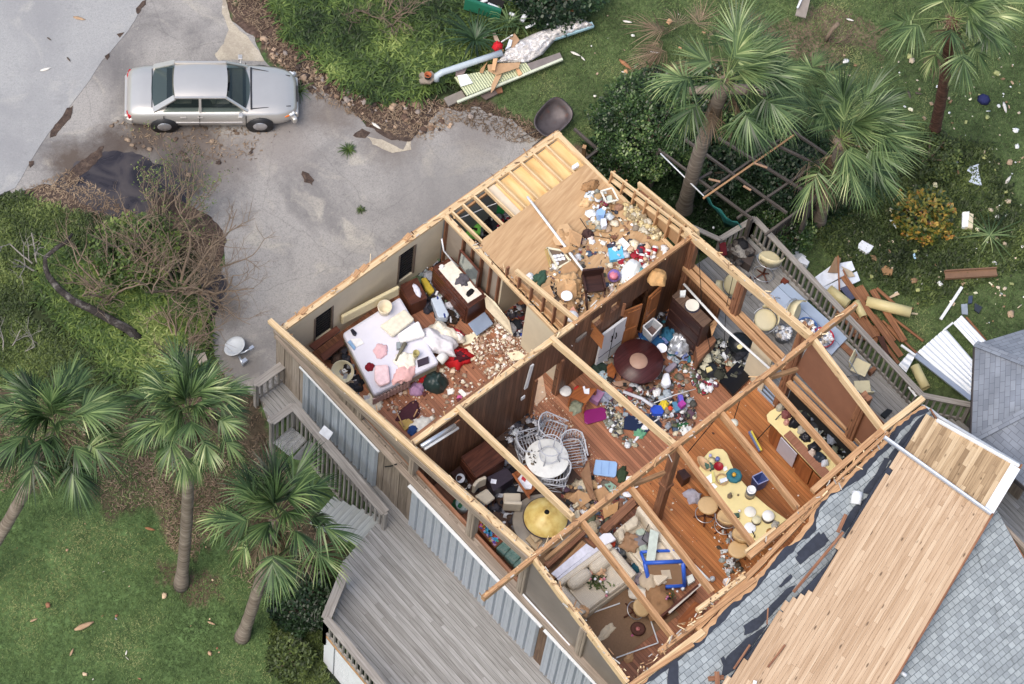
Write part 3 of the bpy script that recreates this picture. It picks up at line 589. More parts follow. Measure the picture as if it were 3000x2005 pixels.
bare("tangle of uprooted bare roots and branches by the satellite dish", (520, 1010), 1.7, 1.3, 6, n=13, depth=3)
bare("dead grey branch lying at the left edge of the weeds", (20, 1040), 1.3, 1.6, 7, twigg_m, n=3, depth=3, lean=(1.2, -.3))
bare("thin grey leafless sapling at the far left of the weeds", (110, 790), 1.8, .7, 8, twigg_m, n=3, depth=3, lean=(-.2, .9))
bare("brown leafless vines among the ferns at the top of the photo", (1130, 60), 1.7, 1.6, 9, n=12, depth=3, lean=(-.6, .3))
bare("dead twiggy brush under the shorter palm by the deck", (900, 1640), 1.2, 1.5, 10, n=8, depth=3)
bare("dry brush tangled along the stair side of the left deck", (800, 1330), .9, 1.6, 11, n=7, depth=3)
bare("grey dead sapling on the lawn at the top right", (2440, 120), 1.4, .5, 12, n=2, depth=2)
bare("bare branches drooping over the lattice corner of the deck", (900, 1830), 1.0, 1.2, 13, twigg_m, n=5, depth=3)
bark_m = patchmat("charred_bark", (C('#1a1715'), C('#332d2a'), C('#7f7b76')), 5)
mb = MB(); mb.tube([Z(212, 685, 1.0), Z(192, 712, .95), Z(172, 722, .9), Z(132, 755, .8), Z(133, 785, .7), Z(143, 812, .6), Z(175, 850, .5), Z(215, 882, .45), Z(265, 905, .4), Z(320, 935, .35), Z(375, 965, .25), Z(408, 995, .05)], [.03, .05, .06, .06, .07, .08, .095, .10, .105, .11, .12, .13], 10)
obj("fallen_tree", mb, bark_m, label="curved blackened fallen tree trunk lying in the weeds at the left", cat="fallen tree")
# the parked car
paint = plain("silver_paint", C('#c6c2bb'), .3, .03, 2, 0, metal=.55, spec=.5)
glass, nt_, b_ = newmat("car_glass"); b_.inputs["Base Color"].default_value = (.03, .045, .045, 1); b_.inputs["Roughness"].default_value = .03; b_.inputs["Specular IOR Level"].default_value = 1
tr_ = N(nt_, "ShaderNodeBsdfTransparent"); tr_.inputs[0].default_value = (.55, .62, .6, 1); mx_ = N(nt_, "ShaderNodeMixShader"); mx_.inputs[0].default_value = .6; L(nt_, b_.outputs[0], mx_.inputs[1]); L(nt_, tr_.outputs[0], mx_.inputs[2]); L(nt_, mx_.outputs[0], nt_.nodes["Material Output"].inputs[0])
rubber = plain("rubber", (.02, .02, .022), .8, .2, 20); chrome = plain("chrome", (.62, .62, .64), .3, .05, 5, 0, metal=.8)
trim = plain("black_trim", (.02, .02, .022), .45, .1, 9, 0); redl = plain("red_lens", (.4, .01, .015), .2, .05, 5, 0); orl = plain("amber_lens", (.85, .2, .02), .2, .05, 5, 0); clr = plain("clear_lens", (.7, .72, .74), .1, .05, 5, 0)
def make_car():
 rw = G(478, 381); fw = G(766, 380); hd = math.atan2(fw[1]-rw[1], fw[0]-rw[0]); mid = (rw+fw)/2
 lft = np.array([-math.sin(hd), math.cos(hd)]); o = np.array([mid[0]+lft[0]*.77, mid[1]+lft[1]*.77, .02])   # near (right-hand) wheels are seen
 th = thing("parked_car", "silver four-door sedan parked on the cracked concrete driveway", "car", o, hd)
 xs = [-2.36, -2.33, -2.2, -1.9, -1.6, -1.3, -.8, 0, .6, 1.0, 1.4, 1.8, 2.05, 2.22, 2.33, 2.38]
 hw = [.62, .74, .81, .86, .88, .885, .89, .89, .89, .885, .87, .84, .78, .70, .58, .44]
 zt = [.60, .74, .86, .90, .92, .93, .93, .92, .91, .90, .88, .84, .80, .75, .68, .60]
 zb = [.38, .27, .22, .2, .2, .2, .2, .2, .2, .2, .2, .2, .2, .22, .25, .36]
 mb = MB(); mb.sm = True; V = []; prof = [(.86, 0), (.97, .16), (1.0, .42), (.995, .66), (.955, .88), (.86, .975), (.55, 1.015), (0, 1.03)]; m = len(prof)*2-1
 for x, w, t, b in zip(xs, hw, zt, zb):
  row = [(x, w*a, b+(t-b)*c) for a, c in prof]; V += row+[(x, -p[1], p[2]) for p in row[-2::-1]]
 fs = []
 for i in range(len(xs)-1):
  for k in range(m-1): fs.append((i*m+k, i*m+k+1, (i+1)*m+k+1, (i+1)*m+k))
  fs.append((i*m+m-1, i*m, (i+1)*m, (i+1)*m+m-1))
 fs += [tuple(range(m))[::-1], tuple(range((len(xs)-1)*m, len(xs)*m))]; mb.add(V, fs); obj("body", mb, paint, th, world=False)
 # greenhouse
 T = dict(wl=(1.02, .74, .90), wt=(.35, .58, 1.36), rt=(-.95, .57, 1.36), rl=(-1.62, .70, .92))
 def g(x, y, z): return (x, y, z)
 mb = MB(); mb.sm = True; nx_, ny_ = 10, 8; V = []
 for i in range(nx_+1):
  x = -1.0+(1.40)*i/nx_; cz = 1.385+.035*math.sin(math.pi*i/nx_)
  for j in range(ny_+1): s = -1+2*j/ny_; V.append((x+(.05 if i == nx_ else -.05 if i == 0 else 0)*(1-s*s), s*.60, cz-.055*s**4-.02*s*s))
 fs = [(i*(ny_+1)+j, (i+1)*(ny_+1)+j, (i+1)*(ny_+1)+j+1, i*(ny_+1)+j+1) for i in range(nx_) for j in range(ny_)]; mb.add(V, fs); rf = obj("roof", mb, paint, th, world=False)
 def pane(name, pts, mat, bow=.0, off=0):
  mb = MB(); mb.sm = True; V = []; a, b, c, d = [np.array(p, float) for p in pts]; n = 8
  for i in range(n+1):
   for j in range(3): s = i/n; t = j/2; p = (a*(1-s)+b*s)*(1-t)+(d*(1-s)+c*s)*t; p[0] += bow*(1-(2*s-1)**2)*(1-.3*t); V.append(p)
  mb.add(V, [(i*3+j, (i+1)*3+j, (i+1)*3+j+1, i*3+j+1) for i in range(n) for j in range(2)]); return obj(name, mb, mat, th, world=False)
 pane("windscreen", [(.93, .70, .93), (.93, -.70, .93), (.42, -.575, 1.34), (.42, .575, 1.34)], glass, .14)
 pane("rear_window", [(-1.58, -.66, .95), (-1.58, .66, .95), (-1.02, .56, 1.35), (-1.02, -.56, 1.35)], glass, -.10)
 mb = MB(); mb.box((-.15, 0, .958), (2.2, 1.3, .02)); obj("cabin_floor", mb, trim, th, world=False)
 for x, y, w in ((.05, .35, .42), (.05, -.35, .42), (-1.0, 0, 1.1)): mb = MB(); mb.box((x, y, 1.08), (.14, w, .26), rot3(0, -.25, 0)); mb.box((x+.24, y, .99), (.42, w, .06)); obj("seat", mb, plain("grey_seat", C('#8b8478'), .9), th, world=False, bevel=.03)
 mb = MB(); mb.box((.72, 0, .97), (.3, 1.25, .05)); obj("dashboard", mb, plain("dash_grey", C('#6f6a63'), .8), th, world=False, bevel=.02)
 for s in (1, -1):
  mb = MB(); mb.beam((.99, s*.745, .90), (.40, s*.585, 1.37), .07, .05); mb.beam((-1.02, s*.585, 1.37), (-1.62, s*.72, .92), .16, .05); mb.beam((-.32, s*.80, .93), (-.32, s*.60, 1.36), .07, .03); mb.beam((.40, s*.585, 1.37), (-1.02, s*.585, 1.37), .06, .05); obj("pillars", mb, paint, th, world=False)
  for x0, x1, x2, x3 in ((-.28, .88, .40, -.28), (-1.38, -.37, -.37, -.95)):
   mb = MB(); mb.quad((x0, s*.80, .935), (x1, s*.775, .92), (x2, s*.60, 1.35), (x3, s*.60, 1.35)); obj("side_window", mb, glass, th, world=False)
  mb = MB(); mb.tube([(.80, s*.80, .95), (.82, s*.90, .98)], .03, 6); mb.box((.80, s*.97, 1.0), (.12, .16, .12)); obj("mirror", mb, paint, th, world=False, bevel=.02)
  mb = MB(); mb.box((-.2, s*.892, .50), (2.1, .02, .05)); obj("side_moulding", mb, chrome, th, world=False)
  for x in (-.42, -1.25+.35): mb = MB(); mb.box((x+.1, s*.895, .78), (.16, .03, .035)); obj("door_handle", mb, paint, th, world=False)
  mb = MB()
  for x in (-.34, .95, -1.33): mb.box((x, s*.887, .56), (.022, .02, .60))
  obj("door_seams", mb, trim, th, world=False)
  for x in (-1.33, 1.34):
   ar = MB(); M_ = rot3(math.pi/2, 0, 0); ar.lathe((x, s*.88, .33), [(.38, -.035), (.38, .035)], 24, M_); obj("wheel_arch", ar, trim, th, world=False)
   w = MB(); M_ = rot3(math.pi/2, 0, 0); w.lathe((x, s*.80, .315), [(.2, -.11), (.3, -.11), (.315, -.07), (.315, .07), (.3, .11), (.2, .11)], 28, M_); wo = obj("wheel", w, rubber, th, world=False)
   h = MB(); h.lathe((x, s*.905, .315), [(.205, -.01), (.2, .012), (.06, .02), (0, .024)][::1], 24, M_)
   for k in range(9): a = k*6.283/9; h.box((x+.13*math.cos(a), s*.915, .315+.13*math.sin(a)), (.10, .012, .03), rot3(0, -a, 0))
   obj("hub_cap", h, chrome, wo, world=False)
  mb = MB(); mb.box((-2.30, s*.68, .62), (.10, .22, .16), rot3(0, 0, -s*.3)); obj("tail_light", mb, redl, th, world=False, bevel=.02)
  mb = MB(); mb.box((2.19, s*.60, .62), (.16, .26, .10), rot3(0, 0, -s*.5)); hl = obj("headlight", mb, clr, th, world=False, bevel=.03)
  mb = MB(); mb.box((2.09, s*.735, .61), (.14, .06, .07), rot3(0, 0, -s*.35)); obj("indicator", mb, orl, th, world=False, bevel=.02)
 mb = MB(); mb.box((2.36, 0, .42), (.12, 1.25, .24)); mb.box((2.26, .66, .42), (.14, .34, .24), rot3(0, 0, -.5)); mb.box((2.26, -.66, .42), (.14, .34, .24), rot3(0, 0, .5)); obj("front_bumper", mb, paint, th, world=False, bevel=.05)
 mb = MB(); mb.box((-2.38, 0, .44), (.12, 1.40, .26)); mb.box((-2.28, .74, .44), (.2, .16, .26), rot3(0, 0, .35)); mb.box((-2.28, -.74, .44), (.2, .16, .26), rot3(0, 0, -.35)); obj("rear_bumper", mb, paint, th, world=False, bevel=.05)
 mb = MB(); mb.box((2.39, 0, .62), (.03, .5, .07)); obj("grille", mb, trim, th, world=False)
 mb = MB()
 for s in (1, -1): mb.beam((2.2, s*.50, .77), (1.08, s*.68, .92), .022, .012)
 mb.beam((1.10, -.70, .918), (1.10, .70, .918), .05, .012); mb.beam((-1.66, -.64, .945), (-1.66, .64, .95), .022, .012)
 obj("panel_gap", mb, trim, th, world=False)
 th.scale = (.955, .955, .90); return th
make_car()
# the unroofed house
lum = wood("new_lumber", C('#b5946a'), C('#d0b388'), C('#e4cda6'), .7, knots=.35, isl=.35)
lumr = wood("red_lumber", C('#5f3f2d'), C('#875b41'), C('#a57a58'), .6, knots=.5, isl=.35)
lumo = wood("orange_lumber", C('#8a6342'), C('#b58a60'), C('#cca67a'), .65, knots=.5, isl=.3)
ply = wood("plywood", C('#a5815b'), C('#b8956c'), C('#c8a880'), .8, isl=.1, us=1.6, vs=16)
plyl = wood("pale_plywood", C('#c99f62'), C('#dcb97e'), C('#e8cc98'), .75, isl=.18, us=1.2, vs=6)
floor_m = wood("floor_boards", C('#8a5a42'), C('#9f6a4c'), C('#b37f5c'), .42, isl=.1, us=1.0, vs=12, line=.085)
kfloor_m = wood("kitchen_floor_boards", C('#95592f'), C('#ab6d3a'), C('#be844c'), .38, isl=.1, us=1.0, vs=14, line=.085)
panel_m = wood("brown_panelling", C('#4d3324'), C('#704c36'), C('#8a6246'), .5, isl=.3, us=1.2, vs=22, line=.12)
grey_w = wood("weathered_siding", C('#675c50'), C('#8a7d6f'), C('#a3978a'), .9, isl=.45, us=1.2, vs=26)
deck_m = wood("weathered_deck", C('#75726e'), C('#8f8d8a'), C('#a5a3a1'), .9, isl=.3, us=1.5, vs=30)
rail_m = wood("weathered_rail", C('#6d6660'), C('#8f8982'), C('#a7a29b'), .9, isl=.3, us=1.5, vs=26)
cream = plain("cream_paint", C('#cfc3a8'), .7, .05, 3, .1); bluew = plain("blue_grey_paint", C('#9fa8a8'), .7, .06, 3, .1)
white_m = plain("white_paint", C('#d9dcdf'), .5, .05, 4, .1); galv = plain("shutter_metal", C('#a9b1b9'), .42, .07, 5, .05, metal=.25)
felt = plain("black_felt", C('#2f3440'), .75, .25, 7, .5); dkm = plain("dark_void", C('#1a1817'), .9, .2, 5, 0)
screen_m = plain("brown_screen", C('#6e665e'), .35, .12, 2, .05, spec=.6); hard_m = plain("brown_hardboard", C('#8b5f48'), .7, .08, 3, .1)
silver = plain("silver_metal", C('#b9bfc8'), .3, .05, 4, 0, metal=.6)
H = thing("damaged_house", "long timber house with its roof torn off, rooms and rafters open to the sky", "house", (-5.4, 2.94, 0))
def hp(name, mb, mat, par=None, **k): return obj(name, mb, mat, par or H, **k)
ZF, ZD = .45, .25
# --- floors
mb = MB(); mb.slab((-5.33, 2.85, ZF), (-5.33, -15, ZF), (3.9, -15, ZF), (3.9, 2.85, ZF), .15); mb.uv = [[(-b, a) for a, b in f] if False else f for f in mb.uv]
# u of the uv map runs a->b (along y): boards run away along the house's short side
floor = hp("floor", mb, floor_m)
mb = MB(); mb.slab((-.9, -5.0, ZF+.006), (-.9, -9.9, ZF+.006), (3.85, -9.9, ZF+.006), (3.85, -5.0, ZF+.006), .01); hp("kitchen_floor", mb, kfloor_m)
# --- generic wall pieces
def wall_x(y, x0, x1, z0, ztop, t, holes=(), bz=None):
 """wall along x with rectangular holes (x0,x1,z0,z1); its face is at y (towards -y)"""
 mb = MB(); xs = sorted({x0, x1, *[h[0] for h in holes], *[h[1] for h in holes]})
 for a, b in zip(xs[:-1], xs[1:]):
  if b-a < 1e-4: continue
  m = (a+b)/2; hs = sorted([(h[2], h[3]) for h in holes if h[0] < m < h[1]]); z = z0
  for c, d in hs+[(ztop, ztop)]:
   if c-z > .01:
    P = [(a, y, z), (b, y, z), (b, y, c), (a, y, c)]; Q = [(p[0], y+t, p[2]) for p in P]
    uv = [(p[2], p[0]) for p in P]; mb.add(P+Q, [(0, 1, 2, 3), (5, 4, 7, 6), (3, 2, 6, 7), (1, 0, 4, 5), (0, 3, 7, 4), (2, 1, 5, 6)], [uv, [(q[2], q[0]) for q in (Q[1], Q[0], Q[3], Q[2])]]+[uv]*4)
   z = max(z, d)
 return mb
def wall_y(x, pts, t):
 """wall in the plane x (outer face), outline pts (y,z) counter-clockwise seen from -x; thickness t towards +x"""
 mb = MB(); n = len(pts); V = [(x, p[0], p[1]) for p in pts]+[(x+t, p[0], p[1]) for p in pts]; uv = [(p[1], p[0]) for p in pts]
 a = sum(pts[i][0]*pts[(i+1) % n][1]-pts[(i+1) % n][0]*pts[i][1] for i in range(n))
 f1, f2 = tuple(range(n)), tuple(range(n, 2*n))
 if a > 0: fs = [f1[::-1], f2]; us = [uv[::-1], uv]
 else: fs = [f1, f2[::-1]]; us = [uv, uv[::-1]]
 for i in range(n): j = (i+1) % n; q = (i, j, n+j, n+i); fs.append(q if a > 0 else q[::-1]); us.append([(0, 0), (1, 0), (1, .1), (0, .1)])
 return mb.add(V, fs, us)
# --- eave wall (far long side) with two dark louvred windows
def zz(x, z): return z
wa = wall_x(2.84, -5.33, -.1, ZF, 2.60, .10, [(-4.33, -3.75, .98, 2.2), (-1.56, -1.03, .9, 2.35)]); eave_w = hp("wall", wa, cream, label="cream inner wall with two dark louvred windows")
wa = wall_x(2.945, -5.45, 3.95, -.1, 2.60, .05, [(-4.33, -3.75, .98, 2.2), (-1.56, -1.03, .9, 2.35)]); hp("siding", wa, grey_w)
hp("wall", wall_x(2.84, -.1, 3.85, ZF, 2.60, .10), bluew, label="blue grey wall of the room under the loft")
for x0, x1, z0, z1 in ((-4.33, -3.75, .98, 2.2), (-1.56, -1.03, .9, 2.35)):
 mb = MB(); mb.box(((x0+x1)/2, 2.90, (z0+z1)/2), (x1-x0-.02, .03, z1-z0-.02)); wn = hp("window", mb, plain("window_dark", (.03, .032, .035), .15, .1, 3, 0))
 mb = MB(); k = z0+.1
 while k < z1: mb.box(((x0+x1)/2, 2.875, k), (x1-x0-.06, .02, .035)); k += .13
 obj("louvres", mb, dkm, wn)
 mb = MB(); mb.box((x0, 2.85, (z0+z1)/2), (.05, .06, z1-z0)); mb.box((x1, 2.85, (z0+z1)/2), (.05, .06, z1-z0)); obj("frame", mb, plain("window_trim", C('#6f6256'), .7), wn)
mb = MB(); mb.beam((-5.45, 2.92, 2.66), (3.95, 2.92, 2.66), .16, .09); hp("top_plate", mb, lum)
mb = MB(); mb.beam((-5.1, 2.99, 2.62), (-.2, 3.01, 2.60), .05, .2); hp("fascia_board", mb, lumo)
mb = MB(); mb.beam((-.1, 3.0, 2.60), (3.9, 3.0, 2.60), .05, .2); hp("fascia_board", mb, lumo)
for x in (-4.6, -2.9, -2.65, -1.2): mb = MB(); mb.box((x, 2.98, 2.68), (.22, .14, .12), rot3(0, 0, .2)); hp("rafter_stub", mb, lumo)
# splinters and nails left along the torn wall tops and rafters
mb = MB(); rg = random.Random(5)
for a, b, n in (((-5.4, 2.92, 2.71), (3.95, 2.92, 2.71), 90), ((-5.4, 2.9, 2.75), (-5.4, -6.3, 5.14), 110), ((-5.33, -1.95, 3.94), (3.9, -1.95, 3.95), 90), ((3.9, -1.8, 4.0), (3.75, -6.3, 5.1), 40), ((-5.4, -6.4, 5.08), (-5.4, -9.8, 4.2), 50), ((-6.9, -6.36, 5.13), (5.1, -6.3, 5.15), 120), ((-5.4, -9.85, 4.3), (3.8, -9.1, 4.45), 200), ((0, 2.8, 2.77), (0, -1.9, 2.77), 50)):
 a = np.array(a); b = np.array(b); t = (b-a)/np.linalg.norm(b-a)
 for i in range(n):
  p = a+(b-a)*rg.random()+np.array([rg.uniform(-.09, .09), rg.uniform(-.09, .09), 0]); ln = .03+.22*rg.random()**3; d = t*rg.uniform(-1, 1)+np.array([rg.uniform(-.4, .4), rg.uniform(-.4, .4), rg.uniform(0, .5)]); d /= np.linalg.norm(d); mb.col = C(rg.choice(['#e0c9a0', '#a5805a', '#7a5c44', '#c9a272', '#b5b0a8', '#8d6a4c'])); mb.beam(p, p+d*ln, .012+.02*rg.random(), .012)
hp("splinters", mb, attrm("splinter_wood", .8), kind="stuff")
# --- left gable wall
sill = 2.85
mb = MB(); y = 2.94
while y > -9.95:
 w = .292; y2 = max(y-w, -9.95); top = roofz((y+y2)/2)-.20 if y > -.1 else sill
 x = -5.45; P = [(y, -.25 if y < 2.8 else -.3), (y2+.012, -.25), (y2+.012, top), (y, top)]
 m_ = wall_y(-5.45-(.008 if int(y*10) % 2 else 0), P, .045); mb.add(m_.v, m_.f, m_.uv); y -= w+.006
hp("siding", mb, grey_w, label="grey weathered board siding of the gable wall")
hp("wall", wall_y(-5.395, [(2.84, ZF), (-9.9, ZF), (-9.9, 2.7), (-.1, 2.7), (-.1, roofz(-.1)-.25), (2.84, 2.5)], .07), panel_m)
mb = MB(); mb.beam((-5.45, 2.9, 2.62), (-5.45, -9.9, 2.95), .30, .07); mb2 = mb; hp("ledge", mb, grey_w)
mb = MB(); mb.beam((-5.33, -.2, 2.93), (-5.33, -9.9, 2.99), .07, .12); hp("sill_plate", mb, lumr)
mb = MB(); mb.beam((-5.5, 3.0, 2.58), (-5.5, -6.3, 4.98), .05, .22); hp("rake_board", mb, grey_w)
mb = MB(); mb.beam(Z(790, 940, 2.85), (-5.40, -6.3, 5.08), .13, .10); hp("rake_plate", mb, lum, label="long pale rake plate splintered at its lower end")
mb = MB(); mb.beam((-5.30, 2.8, 2.58), (-5.30, -6.3, 4.97), .07, .22); hp("rake_rafter", mb, lum)
for y, x in ((-.25, -5.40), (-2.2, -5.40), (-4.33, -5.38), (-6.2, -5.40), (-8.28, -5.40)):
 mb = MB(); zt = roofz(y)-.12; w = .20 if y < -3 else .14
 for k in (-1, 0, 1): mb.box((x, y+k*w/2.6, (2.9+zt)/2), (.2-.02*abs(k), w/2.8, zt-2.9))
 hp("post", mb, grey_w)
mb = MB(); mb.slab((-5.42, -6.35, 2.95), (-5.42, -8.15, 2.95), (-5.42, -8.15, 4.45), (-5.42, -6.35, 4.9), .015); hp("screen", mb, screen_m)
mb = MB(); mb.slab((-5.42, -8.4, 2.95), (-5.42, -9.8, 2.95), (-5.42, -9.8, 4.05), (-5.42, -8.4, 4.4), .015); hp("screen", mb, screen_m)
mb = MB(); mb.slab((-5.38, -.4, 3.0), (-5.38, -2.05, 3.0), (-5.38, -2.05, 3.75), (-5.38, -.4, 3.3), .015); hp("screen", mb, screen_m)
mb = MB(); mb.beam((-5.46, -6.3, 2.93), (-5.46, -8.4, 2.90), .03, .06); hp("screen_rail", mb, white_m)
def shutter(y0, y1, z0, z1, z1b, n, seed):
 """corrugated storm panel standing against the wall: pans and standing ribs"""
 mb = MB(); st = (y1-y0)/n; rg = random.Random(seed); x = -5.50
 for i in range(n):
  a = y0+i*st; b = a+st; zt = z1+(z1b-z1)*(i+.5)/n; zb = z0+rg.uniform(-.04, .04); yy = [a, a+st*.10, a+st*.16, a+st*.36, a+st*.40, a+st*.64, a+st*.68, a+st*.88, b]; xx = [.03, .03, -.06, -.06, -.045, -.045, -.06, -.06, .03]
  P = [(x+q-.01, p, zb) for p, q in zip(yy, xx)]+[(x+q, p, zt) for p, q in zip(yy, xx)]; k = len(yy)
  mb.add(P, [(j, k+j, k+j+1, j+1) for j in range(k-1)])
 return mb
for args, lab in (((1.84, -1.02, .32, 2.38, 2.44, 10, 1), "grey blue storm panels over the window nearest the landing"), ((-2.34, -7.02, .36, 2.34, 2.52, 16, 2), "long run of grey blue storm panels facing the deck"), ((-7.32, -9.2, .30, 2.52, 2.62, 7, 3), "storm panels at the far end of the gable wall")):
 s_ = hp("storm_shutter", shutter(*args), galv, label=lab); mb = MB(); mb.beam((-5.53, args[0]+.1, args[3]+.02), (-5.53, args[1]-.1, args[4]+.02), .09, .05); obj("head_rail", mb, white_m, s_)
mb = MB(); mb.box((-5.47, -7.17, 1.3), (.03, .26, 2.0)); hp("door_board", mb, wood("dark_door_board", C('#4a3a30'), C('#65503f'), C('#7a6552')))
# --- divider between bedroom and loft room, with bare studs
stud = lumr
for y0, y1 in ((2.84, 2.1), (2.1, 1.4), (1.4, .72)):
 mb = MB(); mb.box((.02, (y0+y1)/2, 1.5), (.02, y0-y1-.07, 2.2)); hp("stud_bay_panel", mb, plain("grey_board", C('#94897c'), .8, .1, 4))
for y in (2.78, 2.1, 1.75, 1.4, 1.05, .72): mb = MB(); mb.box((-.04, y, 1.55), (.10, .05, 2.2)); hp("stud", mb, stud)
mb = MB(); mb.beam((-.04, 2.84, 2.70), (-.04, -1.95, 2.70), .13, .10); hp("divider_plate", mb, lum)
mb = MB(); mb.box((-.04, -1.15, 1.55), (.10, 1.55, 2.2)); hp("wall", mb, cream, label="tall cream closet panel beside the doorway")
mb = MB(); mb.box((.45, .66, 1.55), (.9, .06, 2.2)); hp("wall", mb, cream, label="cream closet side panel facing the doorway")
mb = MB(); mb.box((1.0, -.4, 1.5), (.06, 3.0, 2.1)); hp("wall", mb, panel_m)
mb = MB(); mb.beam((.03, .25, 3.38), (.03, -1.95, 3.93), .10, .12); hp("divider_rafter", mb, lum)
for y in (.55, .1, -.35, -.8, -1.2, -1.6): zt = min(roofz(y)-.15, 3.9); mb = MB(); mb.box((.03, y, (2.74+zt)/2), (.09, .045, zt-2.74)); hp("stud", mb, stud)
mb = MB(); mb.box((.10, -.8, 2.86), (.04, 2.2, .18)); hp("blocking", mb, lumo)
# --- interior wall of brown boards facing the living room
holes = [(-1.15, -.36, ZF, 2.32), (.56, 1.0, 2.85, 3.38), (1.22, 1.54, 3.0, 3.42), (2.05, 2.6, ZF, 2.75)]
hp("wall", wall_x(-2.0, -5.33, 3.8, ZF, 3.80, .11, holes), panel_m, label="brown panelled wall between bedroom and living room")
mb = MB(); mb.beam((-5.33, -1.95, 3.87), (-.1, -1.95, 3.87), .14, .12); hp("top_plate", mb, lum)
mb = MB(); mb.beam((-.1, -1.95, 3.88), (3.9, -1.95, 3.88), .10, .12); hp("top_plate", mb, lumo)
mb = MB(); mb.beam((-5.3, -1.80, 3.70), (-2.0, -1.80, 3.70), .12, .07); mb.beam((-5.3, -2.12, 3.66), (-3.9, -2.12, 3.66), .03, .10); hp("ledger", mb, lumr)
for x in (-1.2, -.31): mb = MB(); mb.box((x, -2.03, 1.4), (.09, .06, 1.9)); hp("door_jamb", mb, lumr)
for x in (-5.15, -4.2): pass
mb = MB(); mb.tube([Y(1234, 1308, -2.2), Y(1333, 1246, -2.2)], .055, 10); hp("fluorescent_tube", mb, silver)
mb = MB(); mb.tube([Y(1243, 1316, -2.25), Y(1342, 1254, -2.25)], .04, 10); hp("fluorescent_tube", mb, white_m)
mb = MB(); mb.beam(Y(1559, 1070, -2.04), Y(1540, 1138, -2.04), .10, .04, (0, -1, 0)); hp("wall_light", mb, white_m)
mb = MB(); mb.box(Y(1532, 1166, -2.04), (.12, .03, .14)); hp("wall_switch", mb, white_m)
# white double doors, hung door leaves, loose panels and a vent on that wall
mb = MB(); mb.box((1.42, -2.07, 1.38), (.86, .06, 1.72)); cb = hp("closet_doors", mb, white_m)
mb = MB(); mb.box((1.42, -2.105, 1.38), (.012, .01, 1.6)); mb.box((1.42, -2.105, 1.0), (.8, .01, .012)); obj("door_gap", mb, dkm, cb)
for dx in (-.07, .07): mb = MB(); mb.tube([(1.42+dx, -2.13, 1.55), (1.42+dx*1.1, -2.15, 1.7), (1.42+dx, -2.13, 1.85)], .015, 6); obj("handle", mb, dkm, cb)
door_m = wood("door_wood", C('#7e4a26'), C('#9c6236'), C('#b57a48'), .45, isl=.1, us=1, vs=10)
for (x, y, a), lab in (((2.0, -2.1, -.25), "tall brown door leaf standing in the kitchen side doorway"), ((2.75, -2.1, .1), "second brown door leaf in the dark corner")):
 M_ = rot3(0, 0, a); mb = MB(); mb.box((x, y, 1.6), (.5, .045, 1.95), M_); d = hp("door", mb, door_m, label=lab); mb = MB(); mb.box((x-.0, y-.035, 2.1), (.36, .02, .7), M_); mb.box((x, y-.035, 1.15), (.36, .02, .7), M_); obj("door_panel", mb, door_m, d)
mb = MB(); mb.slab(Z(1728, 936, 3.1), Z(1770, 985, 2.6), Z(1763, 1022, 2.2), Z(1724, 975, 2.6), .03); hp("hanging_panel", mb, door_m)
mb = MB(); mb.slab(Y(1689, 998, -2.03), Y(1717, 972, -2.03), Y(1717, 980, -2.03), Y(1690, 1003, -2.03), .03); mb.box(Y(1702, 988, -2.03), (.34, .03, .16)); hp("air_vent", mb, plain("vent_grey", C('#77706a'), .6))
mb = MB(); mb.beam(Z(1830, 890, 3.2), Z(1822, 925, 2.7), .08, .04); hp("broken_stud", mb, lumr)
# --- loft floor, joists and knee wall
ZL = 2.75
mb = MB()
lp = [(-.02, .25), (.02, 1.60), (.27, 1.73), (3.88, 1.76), (3.88, -1.88), (-.02, -1.88)]
mb.prism([(a, b) for a, b in lp][::-1], ZL-.02, ZL); mb.uv = [[(q[0]*1.0+q[1]*.35, q[1]-q[0]*.2) for q in f] for f in mb.uv]; hp("loft_floor", mb, ply)
mb = MB(); mb.prism([(1.62, 1.70), (3.84, 1.74), (3.84, 2.83), (1.62, 2.83)], 2.56, 2.58); mb.uv = [[(b, a) for a, b in f] for f in mb.uv]; hp("ceiling_sheet", mb, plyl)
mb = MB(); mb.prism([(1.36, 1.70), (1.60, 1.72), (1.60, 2.83), (1.36, 2.83)], 2.60, 2.62); hp("ceiling_strip", mb, plain("pale_board", C('#cfc0a8'), .7, .1, 4))
for i, x in enumerate((.22, .58, .96, 1.34, 1.74, 2.16, 2.58, 3.0, 3.42, 3.84)):
 mb = MB(); mb.beam((x-.04, 2.84, 2.66), (x, 1.62 if i > 1 else 1.45, 2.66), .05, .15); hp("joist", mb, lum)
mb = MB(); mb.beam((3.86, 2.84, 2.70), (3.86, -1.9, 2.72), .10, .10); hp("end_plate", mb, lum)
mb = MB(); mb.box((3.90, .5, 1.4), (.06, 4.8, 2.4)); hp("wall", mb, grey_w)
mb = MB(); mb.beam((.2, 2.80, 2.45), (3.8, 2.80, 2.45), .05, .12); hp("blocking", mb, lumo)
